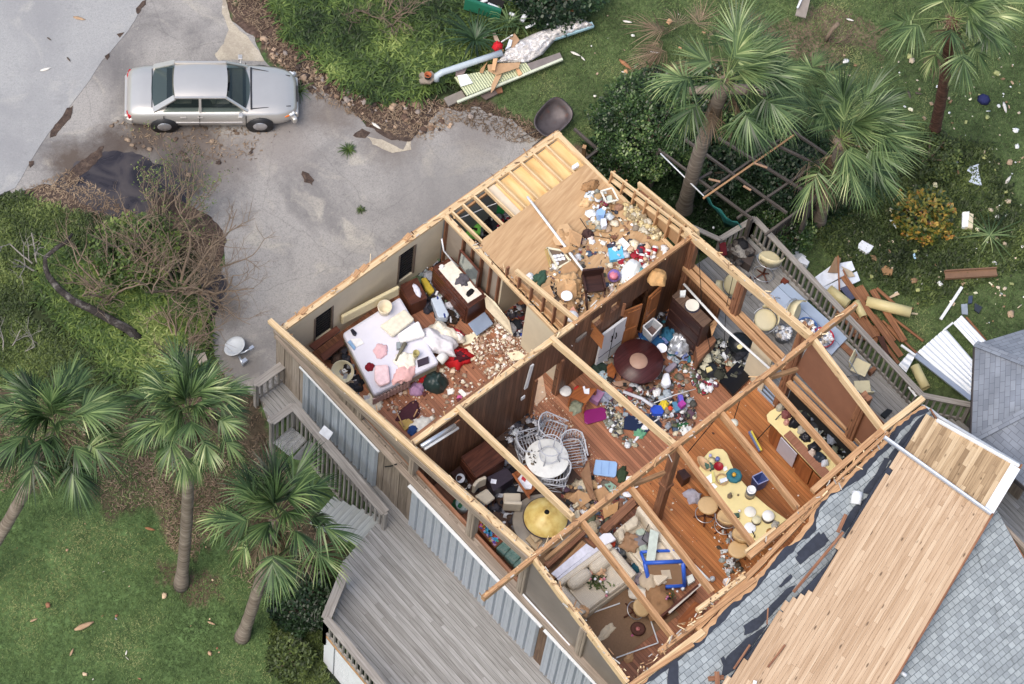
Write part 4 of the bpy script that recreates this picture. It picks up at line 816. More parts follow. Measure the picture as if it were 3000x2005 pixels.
# knee wall studs rise with the roof; the last three bays are closed by hardboard
for i, y in enumerate((.95, .52, .10, -.32, -.74, -1.16, -1.58)):
 zt = roofz(y)-.02; mb = MB(); mb.beam((3.93, y, ZL), (3.98, y, zt), .05, .13, (1, 0, 0)); hp("stud", mb, lumo)
for y0, y1 in ((.07, -.32), (-.32, -.74), (-.74, -1.16), (-1.16, -1.58), (-1.58, -1.9)):
 z0, z1 = roofz(y0)-.42, roofz(y1)-.42; mb = MB(); mb.slab((3.99, y0-.03, ZL), (3.99, y1+.03, ZL), (3.99, y1+.03, z1), (3.99, y0-.03, z0), .02); hp("knee_wall_panel", mb, plain("kraft_board", C('#a8835c'), .8, .08, 3))
for dz, x in ((-.38, 3.97), (-.06, 3.95)):
 mb = MB(); mb.beam((x, 1.0, roofz(1.0)+dz), (x, -1.9, roofz(-1.9)+dz), .11 if dz < -.1 else .05, .05 if dz < -.1 else .10); hp("knee_wall_plate", mb, lum)
mb = MB(); mb.beam((4.22, .25, roofz(.25)-.18), (4.10, -2.0, roofz(-2.0)-.1), .08, .22); hp("outer_plate", mb, lum)
mb = MB(); mb.slab((4.06, .1, roofz(.1)-.28), (4.2, .1, roofz(.1)-.25), (4.2, -1.9, roofz(-1.9)-.25), (4.06, -1.9, roofz(-1.9)-.28), .02); hp("soffit_board", mb, lumr)
# --- right-hand wall: clerestory sill, posts and outer rafter
mb = MB(); mb.beam((3.86, -2.0, 2.46), (3.86, -5.75, 2.46), .13, .16); hp("sill_beam", mb, lumo)
mb = MB(); mb.beam((4.05, -2.0, 2.44), (4.05, -5.75, 2.44), .13, .14); hp("sill_beam", mb, lumo)
mb = MB(); mb.beam((3.80, -6.0, 2.16), (3.80, -9.3, 2.16), .15, .12); hp("sill_beam", mb, lumo)
mb = MB(); mb.beam((4.0, -6.0, 2.20), (4.0, -9.3, 2.20), .08, .12); hp("sill_beam", mb, lumo)
for y, zb, w in ((-2.05, .45, .26), (-3.78, 2.5, .26), (-5.88, .45, .26), (-8.1, 2.1, .26)):
 mb = MB(); zt = roofz(y)-.2
 for k in (-1, 0, 1): mb.box((3.92+(.02 if k else 0), y+k*w/3, (zb+zt)/2), (.17, w/3.1, zt-zb))
 hp("post", mb, lumr)
mb = MB(); mb.beam(RL(2010, 678, -.1), RL(2378, 990, -.1), .13, .26); hp("end_rafter", mb, lum)
mb = MB(); mb.beam((3.98, -6.05, 3.4), (3.98, -9.1, 3.1), .02, 1.7); hp("gable_panel", mb, hard_m)
mb = MB(); mb.box((3.93, -2.7, 1.4), (.08, 1.3, 1.9)); hp("wall", mb, panel_m)
mb = MB(); mb.box((3.93, -4.95, 1.35), (.08, .7, 1.8)); hp("wall", mb, cream)
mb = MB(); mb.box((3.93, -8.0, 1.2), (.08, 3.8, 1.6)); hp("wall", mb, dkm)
mb = MB(); mb.tube([Z(2003, 832, 2.1), Z(2120, 960, 2.1), Z(2258, 1083, 2.1)], .035, 8); hp("curtain_rod", mb, white_m)
for dx in (0, .1, .2): mb = MB(); mb.beam((3.86+dx, -5.2, ZF+.03), (3.86+dx, -6.4, ZF+.03), .05, .05); hp("door_track", mb, silver)
mb = MB(); mb.beam(Z(2042, 791, ZD+.08), Z(2160, 912, ZD+.08), .08, .06); hp("door_track", mb, white_m)
mb = MB(); mb.beam(Z(2255, 1010, ZD+.08), Z(2315, 1080, ZD+.08), .07, .06); hp("door_track", mb, white_m)
# --- ridge, rafters, posts and braces
mb = MB(); mb.beam((-6.95, -6.37, 5.02), (-5.35, -6.34, 5.02), .11, .20); mb.beam((-5.35, -6.34, 5.02), (5.18, -6.30, 5.02), .12, .24); hp("ridge_beam", mb, lumo)
for a, b in (((1341, 1197), (1680, 1520)), ((1616, 994), (1978, 1307))): mb = MB(); mb.beam(RL(*a, -.08), RL(*b, -.08), .11, .24); hp("rafter", mb, lum)
for (a, b), mt in zip((((1556, 1628), (1836, 2001)), ((1705, 1530), (1968, 1865)), ((1848, 1432), (2085, 1735)), ((1985, 1308), (2212, 1605)), ((2112, 1212), (2335, 1490)), ((2243, 1112), (2470, 1370)), ((2378, 990), (2586, 1262))), (lum, lumo, lumo, lumo, lumo, lumo, lum)):
 mb = MB(); mb.beam(RR(*a, -.12), RR(*b, -.12), .10, .24); hp("rafter", mb, mt)
mb = MB(); mb.box((-.68, -6.24, 2.7), (.20, .20, 4.5)); mb.box((-.68, -6.24, 2.55), (.27, .27, .10)); mb.box((-.56, -6.24, 2.7), (.06, .14, 4.45)); hp("post", mb, lumr, label="thick red brown post under the middle of the ridge")
for a, b, za, zb in (((1852, 1422), (1945, 1386), 4.7, 4.2), ((1600, 1640), (1703, 1550), 3.9, 4.7), ((2256, 1107), (2334, 1083), 4.7, 4.2)): mb = MB(); mb.beam(Z(*a, za), Z(*b, zb), .09, .12); hp("knee_brace", mb, lumo)
for a, b, za, zb in (((2010, 1332), (2110, 1212), 4.3, 4.9), ((2170, 1165), (2148, 1235), 4.8, 1.2)): mb = MB(); mb.tube([Z(*a, za), Z(*b, zb)], .012, 5); hp("hanging_wire", mb, dkm)
mb = MB(); mb.tube([Z(2040, 690, 3.9), Z(2050, 790, 3), Z(2056, 900, 2), Z(2090, 1075, .6)], .009, 5); hp("hanging_wire", mb, dkm)
mb = MB(); mb.tube([Z(2150, 800, 4.2), Z(2128, 900, 2.5), Z(2122, 990, 1.6), Z(2133, 1075, .6)], .009, 5); hp("hanging_wire", mb, dkm)
# --- torn edge of the remaining roof: split beams, jagged sheathing, felt, shingles
def on_rr(px, dz): return RR(px[0], px[1], dz)
for i, (a, b, w, dz) in enumerate((((1800, 2050), (2060, 1852), .16, .0), ((1845, 2010), (2030, 1890), .10, .06), ((1932, 1910), (2210, 1700), .13, .02), ((2042, 1790), (2180, 1690), .12, .04), ((2040, 1845), (2240, 1640), .14, -.02), ((2193, 1632), (2420, 1440), .15, .05), ((2184, 1618), (2270, 1550), .07, .08), ((2380, 1440), (2620, 1232), .15, .0), ((2240, 1640), (2400, 1470), .12, -.02), ((2584, 1262), (2704, 1168), .15, .02), ((2420, 1438), (2600, 1270), .08, .06))):
 mb = MB(); mb.beam(on_rr(a, dz), on_rr(b, dz), w, .14); hp("split_beam", mb, lumo if i % 3 else lum)
edge_px = [(1700, 2120), (1845, 2012), (1900, 1968), (1950, 1922), (1990, 1890), (2040, 1862), (2090, 1806), (2150, 1745), (2200, 1700), (2260, 1635), (2310, 1588), (2370, 1528), (2378, 1480), (2420, 1440), (2500, 1370), (2575, 1300), (2620, 1240), (2665, 1208), (2705, 1186)]
right_px = [(2720, 1200), (2780, 1290), (2925, 1503), (3006, 1650), (3120, 1860), (3120, 2400), (1640, 2400)]
def roof_layer(name, shift, dz, mat, amp, seed, lab=None, right=right_px):
 P = [on_rr((p[0]+shift, p[1]+shift*.9), dz) for p in edge_px]; e = rough_poly([tuple(p[:2]) for p in P], amp, .05, seed, closed=False)
 rgt = [tuple(on_rr(p, dz)[:2]) for p in right]; pl = e+[tuple(P[-1][:2])]+rgt
 mb = MB(); mb.prism([(p[0], p[1], ZR+dz-SL*(YR-p[1])) for p in pl], -.02, 0, bottom=False); return hp(name, mb, mat, label=lab)
def jag(name, shift, dz, mat, amp, seed):
 return roof_layer(name, shift, dz, mat, amp, seed)
def shingle_mat():
 m, nt, b = newmat("shingles"); tc = N(nt, "ShaderNodeTexCoord"); g = N(nt, "ShaderNodeNewGeometry"); br = N(nt, "ShaderNodeTexBrick"); L(nt, g.outputs["Position"], br.inputs["Vector"])
 br.inputs["Color1"].default_value = (*C('#858c8f'), 1); br.inputs["Color2"].default_value = (*C('#9ea5a7'), 1); br.inputs["Mortar"].default_value = (*C('#626a6d'), 1)
 br.inputs["Scale"].default_value = 1; br.inputs["Brick Width"].default_value = .17; br.inputs["Row Height"].default_value = .145; br.inputs["Mortar Size"].default_value = .006; br.inputs["Bias"].default_value = .1; br.offset = .5
 nz = N(nt, "ShaderNodeTexNoise"); nz.inputs["Scale"].default_value = 3; nz.inputs["Detail"].default_value = 10; nz.inputs["Roughness"].default_value = .8; L(nt, g.outputs["Position"], nz.inputs["Vector"])
 mr = N(nt, "ShaderNodeMapRange"); mr.inputs[1].default_value = .3; mr.inputs[2].default_value = .7; mr.inputs[3].default_value = .75; mr.inputs[4].default_value = 1.18; L(nt, nz.outputs[0], mr.inputs[0])
 hs = N(nt, "ShaderNodeHueSaturation"); L(nt, mr.outputs[0], hs.inputs["Value"]); L(nt, br.outputs[0], hs.inputs["Color"]); L(nt, hs.outputs[0], b.inputs["Base Color"]); b.inputs["Roughness"].default_value = .9
 sx = N(nt, "ShaderNodeSeparateXYZ"); L(nt, g.outputs["Position"], sx.inputs[0]); dv = N(nt, "ShaderNodeMath", operation='DIVIDE'); dv.inputs[1].default_value = .145; L(nt, sx.outputs[1], dv.inputs[0]); fr = N(nt, "ShaderNodeMath", operation='FRACT'); L(nt, dv.outputs[0], fr.inputs[0])
 ad = N(nt, "ShaderNodeMath", operation='ADD'); L(nt, nz.outputs[0], ad.inputs[0]); L(nt, br.outputs["Fac"], ad.inputs[1]); a2 = N(nt, "ShaderNodeMath", operation='MULTIPLY_ADD'); a2.inputs[1].default_value = -1.6; L(nt, fr.outputs[0], a2.inputs[0]); L(nt, ad.outputs[0], a2.inputs[2])
 bp = N(nt, "ShaderNodeBump"); bp.inputs["Strength"].default_value = .7; bp.inputs["Distance"].default_value = .012; bp.invert = True; L(nt, a2.outputs[0], bp.inputs["Height"]); L(nt, bp.outputs[0], b.inputs["Normal"]); return m
shing = shingle_mat()
roof_layer("roof_sheathing", 3, .03, lumo, .06, 3); roof_layer("roof_felt", 11, .038, felt, .13, 7); roof_layer("roof_shingles", 22, .046, shing, .10, 11, "blue grey shingles left on the far wing")
for i, pp in enumerate([[(2420, 1595), (2400, 1560), (2335, 1620), (2340, 1650), (2325, 1665)][::1], [(2330, 1635), (2412, 1560), (2430, 1585), (2345, 1655)], [(2280, 1720), (2316, 1682), (2322, 1690), (2290, 1722)], [(2178, 1834), (2232, 1802), (2236, 1820), (2182, 1848)], [(2300, 1730), (2330, 1715), (2300, 1760), (2220, 1845), (2180, 1862), (2184, 1842)], [(2130, 1925), (2185, 1870), (2250, 1830), (2170, 1950), (2110, 1990), (2120, 1950)], [(1955, 2000), (1962, 1925), (1985, 1915), (1990, 2060), (1950, 2060)],
 [(2714, 1210), (2690, 1228), (2645, 1285), (2603, 1340), (2612, 1352), (2650, 1300), (2702, 1236)], [(2530, 1435), (2560, 1400), (2590, 1340), (2610, 1345), (2560, 1450), (2530, 1445)], [(2460, 1550), (2500, 1485), (2535, 1460), (2540, 1475), (2475, 1560)], [(2610, 1290), (2620, 1265), (2630, 1240), (2622, 1270)], [(2120, 1925), (2112, 1930), (2118, 1950), (2128, 1948)]]):
 P = rough_poly([tuple(on_rr(p, .052)[:2]) for p in pp], .03, .06, 50+i); mb = MB(); mb.prism([(p[0], p[1], ZR+.05+.001*i-SL*(YR-p[1])) for p in P], -.004, .01, bottom=False); hp("felt_patch", mb, felt)
mb = MB(); c = on_rr((2510, 1457), .12); mb.tube([c-np.array([.12, .1, .06]), c+np.array([.1, .08, .04])], .13, 14); hp("roof_vent", mb, white_m)
# wing walls under the roof
mb = MB(); mb.box((4.6, -12.6, .9), (.1, 6.4, 5.0)); mb.box((-5.1, -13, 1.0), (.1, 6.0, 5.2)); hp("wing_wall", mb, grey_w)
mb = MB(); mb.beam(on_rr((2722, 1200), -.05), on_rr((3020, 1674), -.05), .04, .16); hp("fascia_board", mb, lumr)
mb = MB(); mb.beam((-5.5, -9.9, .3), (-5.62, -9.95, 2.8), .10, .12); mb.beam((-5.5, -9.95, 2.6), (-5.9, -10.8, 2.5), .10, .1); hp("corner_trim", mb, white_m)
# --- boards across a polygon
def strips(poly, x0, x1, w):
 """for strips of width w along the second axis: yields (x, lo, hi)"""
 x = x0
 while x < x1:
  xc = x+w/2; ys = []
  for i in range(len(poly)):
   a = poly[i]; b = poly[(i+1) % len(poly)]
   if (a[0] > xc) != (b[0] > xc): ys.append(a[1]+(b[1]-a[1])*(xc-a[0])/(b[0]-a[0]))
  ys.sort()
  for k in range(0, len(ys)-1, 2): yield xc, ys[k], ys[k+1]
  x += w
def board_deck(poly, z, w=.14, gap=.009, t=.035, lo=1.4, hi=4.2, seed=0, mb=None):
 rg = random.Random(seed); mb = mb or MB(); xs = [p[0] for p in poly]
 for xc, a, b in strips(poly, min(xs), max(xs), w):
  y = a-rg.uniform(0, 2) if b-a > 3 else a
  while y < b:
   y2 = min(y+rg.uniform(lo, hi), b); y1 = max(y, a)
   if y2-y1 > .05: mb.box((xc, (y1+y2)/2, z-t/2+rg.uniform(-.002, .002)), (w-gap, y2-y1-.004, t))
   y = y2
 return mb
# --- the flipped roof section lying across the wing
FR = thing("flipped_roof_section", "large board-lined section of roof lying upside down across the wing", "roof section", on_rr((2560, 1650), .1))
DZ = .42; TR = on_rr((2990, 1366), DZ); BR = on_rr((2612, 2005), DZ); TLc = on_rr((2714, 1213), DZ)
nrm = np.array([0, -SL, 1.]); nrm /= np.linalg.norm(nrm); av = (BR-TR)/np.linalg.norm(BR-TR); bv = np.cross(nrm, av)
if np.dot(TLc-TR, bv) < 0: bv = -bv
def loc2(p): d = p-TR; return (float(np.dot(d, bv)), float(np.dot(d, av)))
left_px = [(2714, 1213), (2640, 1318), (2605, 1385), (2560, 1440), (2545, 1470), (2535, 1478), (2508, 1520), (2470, 1580), (2475, 1555), (2450, 1610), (2380, 1730), (2300, 1765), (2290, 1790), (2250, 1835), (2180, 1940), (2165, 1955), (2120, 2000), (2060, 2080), (1950, 2250)]
poly = [(0, 0), (0, 9.5)]+[loc2(on_rr(p, DZ)) for p in reversed(left_px)]
MF = np.array([bv, av, np.cross(bv, av)]).T; up_ = np.cross(bv, av)
if np.dot(up_, nrm) < 0: MF = np.array([bv, av, -up_]).T
cedar = wood("cedar_boards", C('#a98a6b'), C('#c0a384'), C('#d2ba9b'), .9, knots=.3, isl=.26, us=1.0, vs=22)
cedard = wood("weathered_cedar_boards", C('#8d7354'), C('#b29672'), C('#c9b08c'), .85, knots=.5, isl=.6, us=1.0, vs=18)
def place_boards(poly, w, seed, z, lo, hi, y0=0, y1=99):
 m = board_deck(poly, 0, w, .005, .03, lo, hi, seed); out = MB(); n8 = len(m.v)//8
 for k in range(n8):
  vs = np.array(m.v[k*8:k*8+8]); ym = vs[:, 1]
  if ym.max() <= y0 or ym.min() >= y1: continue
  vs[:, 1] = np.clip(vs[:, 1], y0, y1); Q = (MF @ vs.T).T+TR+np.array(MF[:, 2])*z; out.add([tuple(q) for q in Q], [tuple(i-k*8 for i in f) for f in m.f[k*6:k*6+6]], m.uv[k*6:k*6+6])
 return out
GL = loc2(on_rr((2900, 1508), DZ))[1]
gA = loc2(on_rr((2592, 1283), DZ)); gB = loc2(on_rr((2905, 1505), DZ)); ycut = 1.55
def below(v): return v
obj("ceiling_boards", place_boards(poly, .113, 5, 0, 1.2, 3.8, y0=GL), cedar, FR)
obj("soffit_boards", place_boards(poly, .125, 6, .004, .5, 1.6, y1=GL), cedard, FR)
def FP(p, dz): return on_rr(p, DZ+dz)
mb = MB(); mb.beam(FP((2590, 1281), .07), FP((2903, 1506), .07), .09, .06); obj("gutter", mb, silver, FR)
mb = MB(); mb.beam(FP((2592, 1279), .11), FP((2905, 1504), .11), .03, .05); obj("gutter_lip", mb, white_m, FR)
mb = MB(); mb.beam(FP((2975, 1368), .03), FP((2897, 1497), .03), .26, .03); obj("fascia_trim", mb, white_m, FR)
mb = MB(); mb.beam(FP((2744, 1231), .04), FP((2985, 1366), .04), .07, .06); obj("edge_flashing", mb, white_m, FR)
mb = MB(); mb.beam(FP((2992, 1364), -.06), FP((2612, 2010), -.06), .05, .16); obj("edge_board", mb, lumr, FR)
P = [FP(p, 0) for p in ((2714, 1213), (2990, 1366), (2600, 2030), (2110, 2030), (2250, 1840), (2440, 1640), (2560, 1430))]; mb = MB(); Q = [np.array([p[0], p[1], p[2]]) for p in P]
mb.add([tuple(q-nrm*.05) for q in Q]+[tuple(q-nrm*.2) for q in Q], [tuple(range(7)), tuple(range(7, 14))[::-1]]+[(i, i+7, (i+1) % 7+7, (i+1) % 7) for i in range(7)]); obj("underlay", mb, felt, FR)
for a, b, w in (((2470, 1560), (2325, 1735), .07), ((2478, 1508), (2455, 1560), .09), ((2300, 1890), (2250, 1955), .05), ((2197, 1890), (2150, 1960), .05), ((2250, 1782), (2247, 1830), .03)):
 mb = MB(); mb.beam(FP(a, .05), FP(b, .05), w, .04); obj("splintered_board", mb, lumr, FR)
mb = MB(); mb.beam(on_rr((2212, 1995), .5), on_rr((2205, 2035), .5), .08, .05); obj("broken_trim", mb, white_m, label="short white trim board at the bottom edge on the flipped roof", cat="board")
for i, (a, b, lab) in enumerate((((2075, 1990), (2120, 1985), "short crossed red-brown wood scrap lying flat on the shingles near the bottom"), ((2100, 1968), (2102, 2010), "short red-brown wood scrap crossing another near the bottom of the shingles"))):
 mb = MB(); mb.beam(on_rr(a, .12+.05*i), on_rr(b, .12+.05*i), .11, .04); obj("wood_scrap", mb, lumr, label=lab, cat="wood scrap")
mb = MB(); mb.tube([on_rr((2640, 1970), .1), on_rr((2655, 1980), .1)], .05, 10); obj("pipe_stub", mb, white_m, label="short white pipe stub on the shingles at the bottom edge", cat="pipe")
# --- downpipe from the torn corner
mb = MB(); mb.tube([Z(2700, 1190, 4.2), Z(2730, 1205, 4.1), Z(2750, 1222, 4.0), Z(2985, 1362, 3.9)], .05, 8); hp("downpipe", mb, white_m)
# the neighbouring roof at the right edge
def grey_roof():
 m, nt, b = newmat("grey_shingles"); g = N(nt, "ShaderNodeUVMap"); br = N(nt, "ShaderNodeTexBrick"); L(nt, g.outputs[0], br.inputs["Vector"])
 br.inputs["Color1"].default_value = (*C('#747b87'), 1); br.inputs["Color2"].default_value = (*C('#868d98'), 1); br.inputs["Mortar"].default_value = (*C('#5a606b'), 1); br.inputs["Scale"].default_value = 1; br.inputs["Brick Width"].default_value = .3; br.inputs["Row Height"].default_value = .14; br.inputs["Mortar Size"].default_value = .006
 nz = N(nt, "ShaderNodeTexNoise"); nz.inputs["Scale"].default_value = 1.3; nz.inputs["Detail"].default_value = 8; L(nt, g.outputs[0], nz.inputs["Vector"]); mr = N(nt, "ShaderNodeMapRange"); mr.inputs[1].default_value = .3; mr.inputs[2].default_value = .7; mr.inputs[3].default_value = .78; mr.inputs[4].default_value = 1.15; L(nt, nz.outputs[0], mr.inputs[0])
 hs = N(nt, "ShaderNodeHueSaturation"); L(nt, mr.outputs[0], hs.inputs["Value"]); L(nt, br.outputs[0], hs.inputs["Color"]); L(nt, hs.outputs[0], b.inputs["Base Color"]); b.inputs["Roughness"].default_value = .9; return m
gsh = grey_roof(); A_ = Z(2857, 1009, 2.4); B_ = Z(2845, 1292, 2.4); AP = Z(3160, 1128, 3.9); C_ = Z(3080, 1492, 2.4); D_ = Z(3200, 905, 2.4)
G2 = thing("garden_pavilion", "low grey hip-roofed building at the right edge beyond the deck", "building", (A_[0], A_[1], float(gz(A_[0], A_[1]))))
def facet(a, b, c, par):
 mb = MB(); a, b, c = [np.array(q) for q in (a, b, c)]; e = (b-a)/np.linalg.norm(b-a); n = np.cross(b-a, c-a); n /= np.linalg.norm(n)
 if n[2] < 0: n = -n
 f = np.cross(n, e); uv = [(float(np.dot(q-a, e)), float(np.dot(q-a, f))) for q in (a, b, c)]
 mb.add([tuple(a), tuple(b), tuple(c), tuple(a-n*.12), tuple(b-n*.12), tuple(c-n*.12)], [(0, 1, 2), (5, 4, 3), (0, 3, 4, 1), (1, 4, 5, 2), (2, 5, 3, 0)], [uv, uv[::-1]]+[[(0, 0)]*4]*3); return obj("roof", mb, gsh, par)
facet(D_, A_, AP, G2); facet(A_, B_, AP, G2); facet(B_, C_, AP, G2)
mb = MB();
for a, b in ((A_, AP), (B_, AP)): mb.beam(np.array(a)+(0, 0, .03), np.array(b)+(0, 0, .03), .2, .03)
obj("hip_caps", mb, gsh, G2)
mb = MB(); c = (A_+B_+C_+D_)/4
for a, b in ((A_, B_), (B_, C_), (D_, A_)):
 a2 = a+(c-a)*.42; b2 = b+(c-b)*.42; a2[2] = b2[2] = .6; mb.beam(a2, b2, .1, 3.2)
obj("wall", mb, grey_w, G2)
mb = MB(); mb.beam(A_-np.array([0, 0, .1]), B_-np.array([0, 0, .1]), .04, .16); mb.beam(B_-np.array([0, 0, .1]), C_-np.array([0, 0, .1]), .04, .16); obj("fascia", mb, plain("dark_fascia", C('#4a4546'), .7), G2)
# decks
RN = [0]
def railing(par, a, b, z0, z1, step=.16, cap=.14, bal=.045, two=True, name="railing"):
 RN[0] += 1; z1 += .007*RN[0]
 a = np.array(a[:2]); b = np.array(b[:2]); Ln = np.linalg.norm(b-a); t = (b-a)/Ln; mb = MB(); mb.beam((*a, z1), (*b, z1), cap, .04); r_ = obj(name, mb, rail_m, par)
 for zz_ in (z1-.09, z0+.10): mb = MB(); mb.beam((*a, zz_), (*b, zz_), .045, .09); obj('lower_rail', mb, rail_m, r_)
 mb = MB(); n = max(2, int(Ln/step))
 for i in range(n+1): p = a+t*Ln*i/n; mb.box((*p, (z0+z1)/2), (bal, bal, z1-z0-.04), rot3(0, 0, math.atan2(t[1], t[0])))
 mb_ = obj("balusters", mb, rail_m, r_);
 mb = MB()
 for p in (a, b): mb.box((*p, (z0+z1)/2-.3), (.1, .1, z1-z0+.6))
 obj("end_posts", mb, rail_m, r_); return r_
RD = thing("right_deck", "narrow grey timber deck with railing on the garden side of the house", "deck", (5.5, -5, 0))
K0, K1, K2, K3 = Z(2112, 700, 1.15), Z(2210, 641, 1.15), Z(2702, 1160, 1.15), Z(2842, 1188, 1.15)
dpoly = [(3.98, -1.3), (K0[0], K0[1]+.1), (K1[0]-.02, K1[1]), (K2[0]-.02, K2[1]), (K3[0], K3[1]), (K3[0], -13), (3.98, -13)]
obj("deck_boards", board_deck(dpoly, ZD, .14, seed=21), deck_m, RD)
mb = MB(); mb.prism([(p[0]*.995, p[1]*.995) for p in dpoly], ZD-.30, ZD-.04); obj("joists", mb, dkm, RD)
for a, b in ((K0, K1), (K1, K2), (K2, K3)): railing(RD, a, b, ZD, 1.15, .17, .15, .055)
mb = MB(); mb.beam(Z(1995, 650, 1.3), Z(2110, 703, 1.3), .12, .05); obj("hand_rail", mb, rail_m, RD)
LD = thing("left_deck", "wide weathered grey deck with benches and rails beside the gable wall", "deck", (-7, -4, 0))
lp_ = [(-5.5, 2.95), Z(762, 1158, ZD), Z(792, 1240, ZD), Z(858, 1195, ZD), Z(1118, 1516, ZD), Z(1048, 1596, ZD), Z(1000, 1650, ZD), Z(1010, 1690, ZD), Z(966, 1842, ZD), Z(1400, 2300, ZD), (-5.5, -13)]
lp_ = [(float(p[0]), float(p[1])) for p in lp_]
obj("deck_boards", board_deck(lp_, ZD, .125, seed=22, lo=1.8, hi=4.6), deck_m, LD)
mb = MB(); mb.prism(lp_, ZD-.30, ZD-.05); obj("joists", mb, rail_m, LD)
railing(LD, Z(750, 1128, 1.15), Z(833, 1068, 1.15), ZD, 1.15, .17, .22, .05)
railing(LD, Z(796, 1238, 1.15), Z(860, 1192, 1.15), ZD-.5, 1.15, .17, .22, .05)
railing(LD, Z(860, 1190, 1.15), Z(1128, 1505, 1.15), ZD-1.3, 1.15, .17, .24, .05)
railing(LD, Z(1008, 1682, 1.15), Z(955, 1815, 1.15), ZD, 1.15, .17, .24, .05)
railing(LD, Z(955, 1815, 1.15), Z(1300, 2230, 1.15), ZD, 1.15, .17, .20, .05)
# steps down from the deck
s0, s1 = Z(1118, 1516, ZD), Z(1048, 1596, ZD); dn = np.array([-(s1-s0)[1], (s1-s0)[0], 0]); dn /= np.linalg.norm(dn)
if dn[0] > 0: dn = -dn
step_m = wood("pale_step_boards", C('#7d8180'), C('#9fa3a0'), C('#b5b8b3'), .85, isl=.4)
for k in range(5): mb = MB(); a = s0+dn*(.02+.30*k); b = s1+dn*(.02+.30*k); a[2] = b[2] = ZD-.17*(k+1)+.0; mb.slab(a, b, b+dn*.3, a+dn*.3, .04); obj("stair_tread", mb, step_m, LD)
# white end panel and lattice skirt
e0, e1 = Z(952, 1858, ZD-.1), Z(1300, 2275, ZD-.1); tt = (e1-e0)/np.linalg.norm(e1-e0); zg = -1.85
mb = MB(); mb.beam((*(e0+tt*.0)[:2], (ZD-.1+zg)/2), (*(e0+tt*.38)[:2], (ZD-.1+zg)/2), .03, ZD-.1-zg); obj("skirt_panel", mb, white_m, LD)
mb = MB(); Ln = 4.2; k = -1.8
while k < Ln:
 for sg in (1, -1):
  a = e0+tt*(.42+k) if sg > 0 else e0+tt*(.42+k+1.75); b = e0+tt*(.42+k+1.75) if sg > 0 else e0+tt*(.42+k); a = a.copy(); b = b.copy(); a[2] = ZD-.12; b[2] = zg
  t0 = np.dot(a-e0, tt); t1 = np.dot(b-e0, tt)
  def cl(a, b, t0, t1):
   lo = .42
   if t0 < lo and t1 < lo: return None
   if t0 < lo: a = a+(b-a)*(lo-t0)/(t1-t0)
   if t1 < lo: b = b+(a-b)*(lo-t1)/(t0-t1)
   return a, b
  q = cl(a, b, t0, t1)
  if q is not None: mb.beam(q[0]+np.array([0, 0, 0]), q[1], .008 if sg > 0 else .014, .035, (0.7, .7, 0) if False else (0, 0, 1))
 k += .085
obj("lattice_skirt", mb, white_m, LD)
mb = MB(); mb.beam((*e0[:2], ZD-.10), (*e1[:2], ZD-.10), .05, .14); obj("rim_board", mb, lumo, LD)
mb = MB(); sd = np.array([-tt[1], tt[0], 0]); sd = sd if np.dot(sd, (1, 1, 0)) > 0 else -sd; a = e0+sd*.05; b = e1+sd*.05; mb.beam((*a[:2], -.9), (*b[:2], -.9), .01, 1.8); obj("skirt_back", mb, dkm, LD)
# contents of the house and debris
cloth_m = attrm("cloth", .85, 9, .12, .5); board_m = attrm("flat_board", .7, 7, .12, .2); plas_m = attrm("plastic", .35, 4, .06, .05); lit_m = attrm("debris_bits", .8, 20, .3, .4)
clear_m = plain("clear_plastic", C('#b9bfc6'), .15, .15, 9, .3, spec=.8); furn = wood("furniture_wood", C('#3a2019'), C('#5a3325'), C('#754737'), .4, isl=.25, us=1.5, vs=14); furno = wood("orange_furniture", C('#6d3a1c'), C('#955528'), C('#b06f3a'), .4, isl=.2, us=1.5, vs=12)
furnd = wood("dark_furniture", C('#241614'), C('#3a2420'), C('#50342c'), .45, isl=.25, us=1.5, vs=14)
yel_m = plain("yellow_laminate", C('#e2d193'), .4, .05, 3, .02); wick_m = plain("white_wicker", C('#b9bdc6'), .5, .08, 20, .1); tan_m = plain("tan_vinyl", C('#c9a877'), .4, .06, 5, .05); cream_v = plain("cream_vinyl", C('#d8cba2'), .35, .05, 5, .03)
def AN(a, b, z=ZF): p, q = Z(*a, z), Z(*b, z); return math.atan2(q[1]-p[1], q[0]-p[0])
def PR(name, label, cat, quad, zt, h, col=None, mat=None, par=None, bev=0, group=None, zs=None):
 """flat or boxy thing: outline of its top from the photo, at height zt, h thick"""
 P = [Z(p[0], p[1], zt+(zs[i] if zs else 0)) for i, p in enumerate(quad)]; mb = MB(); mb.col = C(col) if col else None
 mb.prism([(p[0], p[1], p[2]-zt) for p in P], zt-h, zt)
 return obj(name, mb, mat or board_m, par, label, cat, group, bevel=bev)
def CL(name, label, cat, px, z, sx, sy, h, col, rz=0, seed=1, amp=.5, mat=None, n=10, group=None):
 mb = MB(); mb.col = C(col) if col else None; mb.cloth(Z(*px, z), sx, sy, h, n, rz, amp, seed); return obj(name, mb, mat or cloth_m, None, label, cat, group)
def LA(name, label, cat, px, z, prof, col=None, mat=None, tilt=(0, 0), n=20, par=None, sx=1, sy=1, group=None, rz=0):
 mb = MB(); mb.col = C(col) if col else None; M_ = rot3(tilt[0], tilt[1], rz); mb.lathe(Z(*px, z), prof, n, M_, sx, sy); return obj(name, mb, mat or plas_m, par, label, cat, group)
def BM(name, label, cat, a, b, za, w, h, col=None, mat=None, zb=None, group=None, par=None, ground=False):
 A = G(*a, za) if ground else Z(*a, za); B = G(*b, zb if zb is not None else za) if ground else Z(*b, zb if zb is not None else za)
 mb = MB(); mb.col = C(col) if col else None; mb.beam(A, B, w, h); return obj(name, mb, mat or board_m, par, label, cat, group)
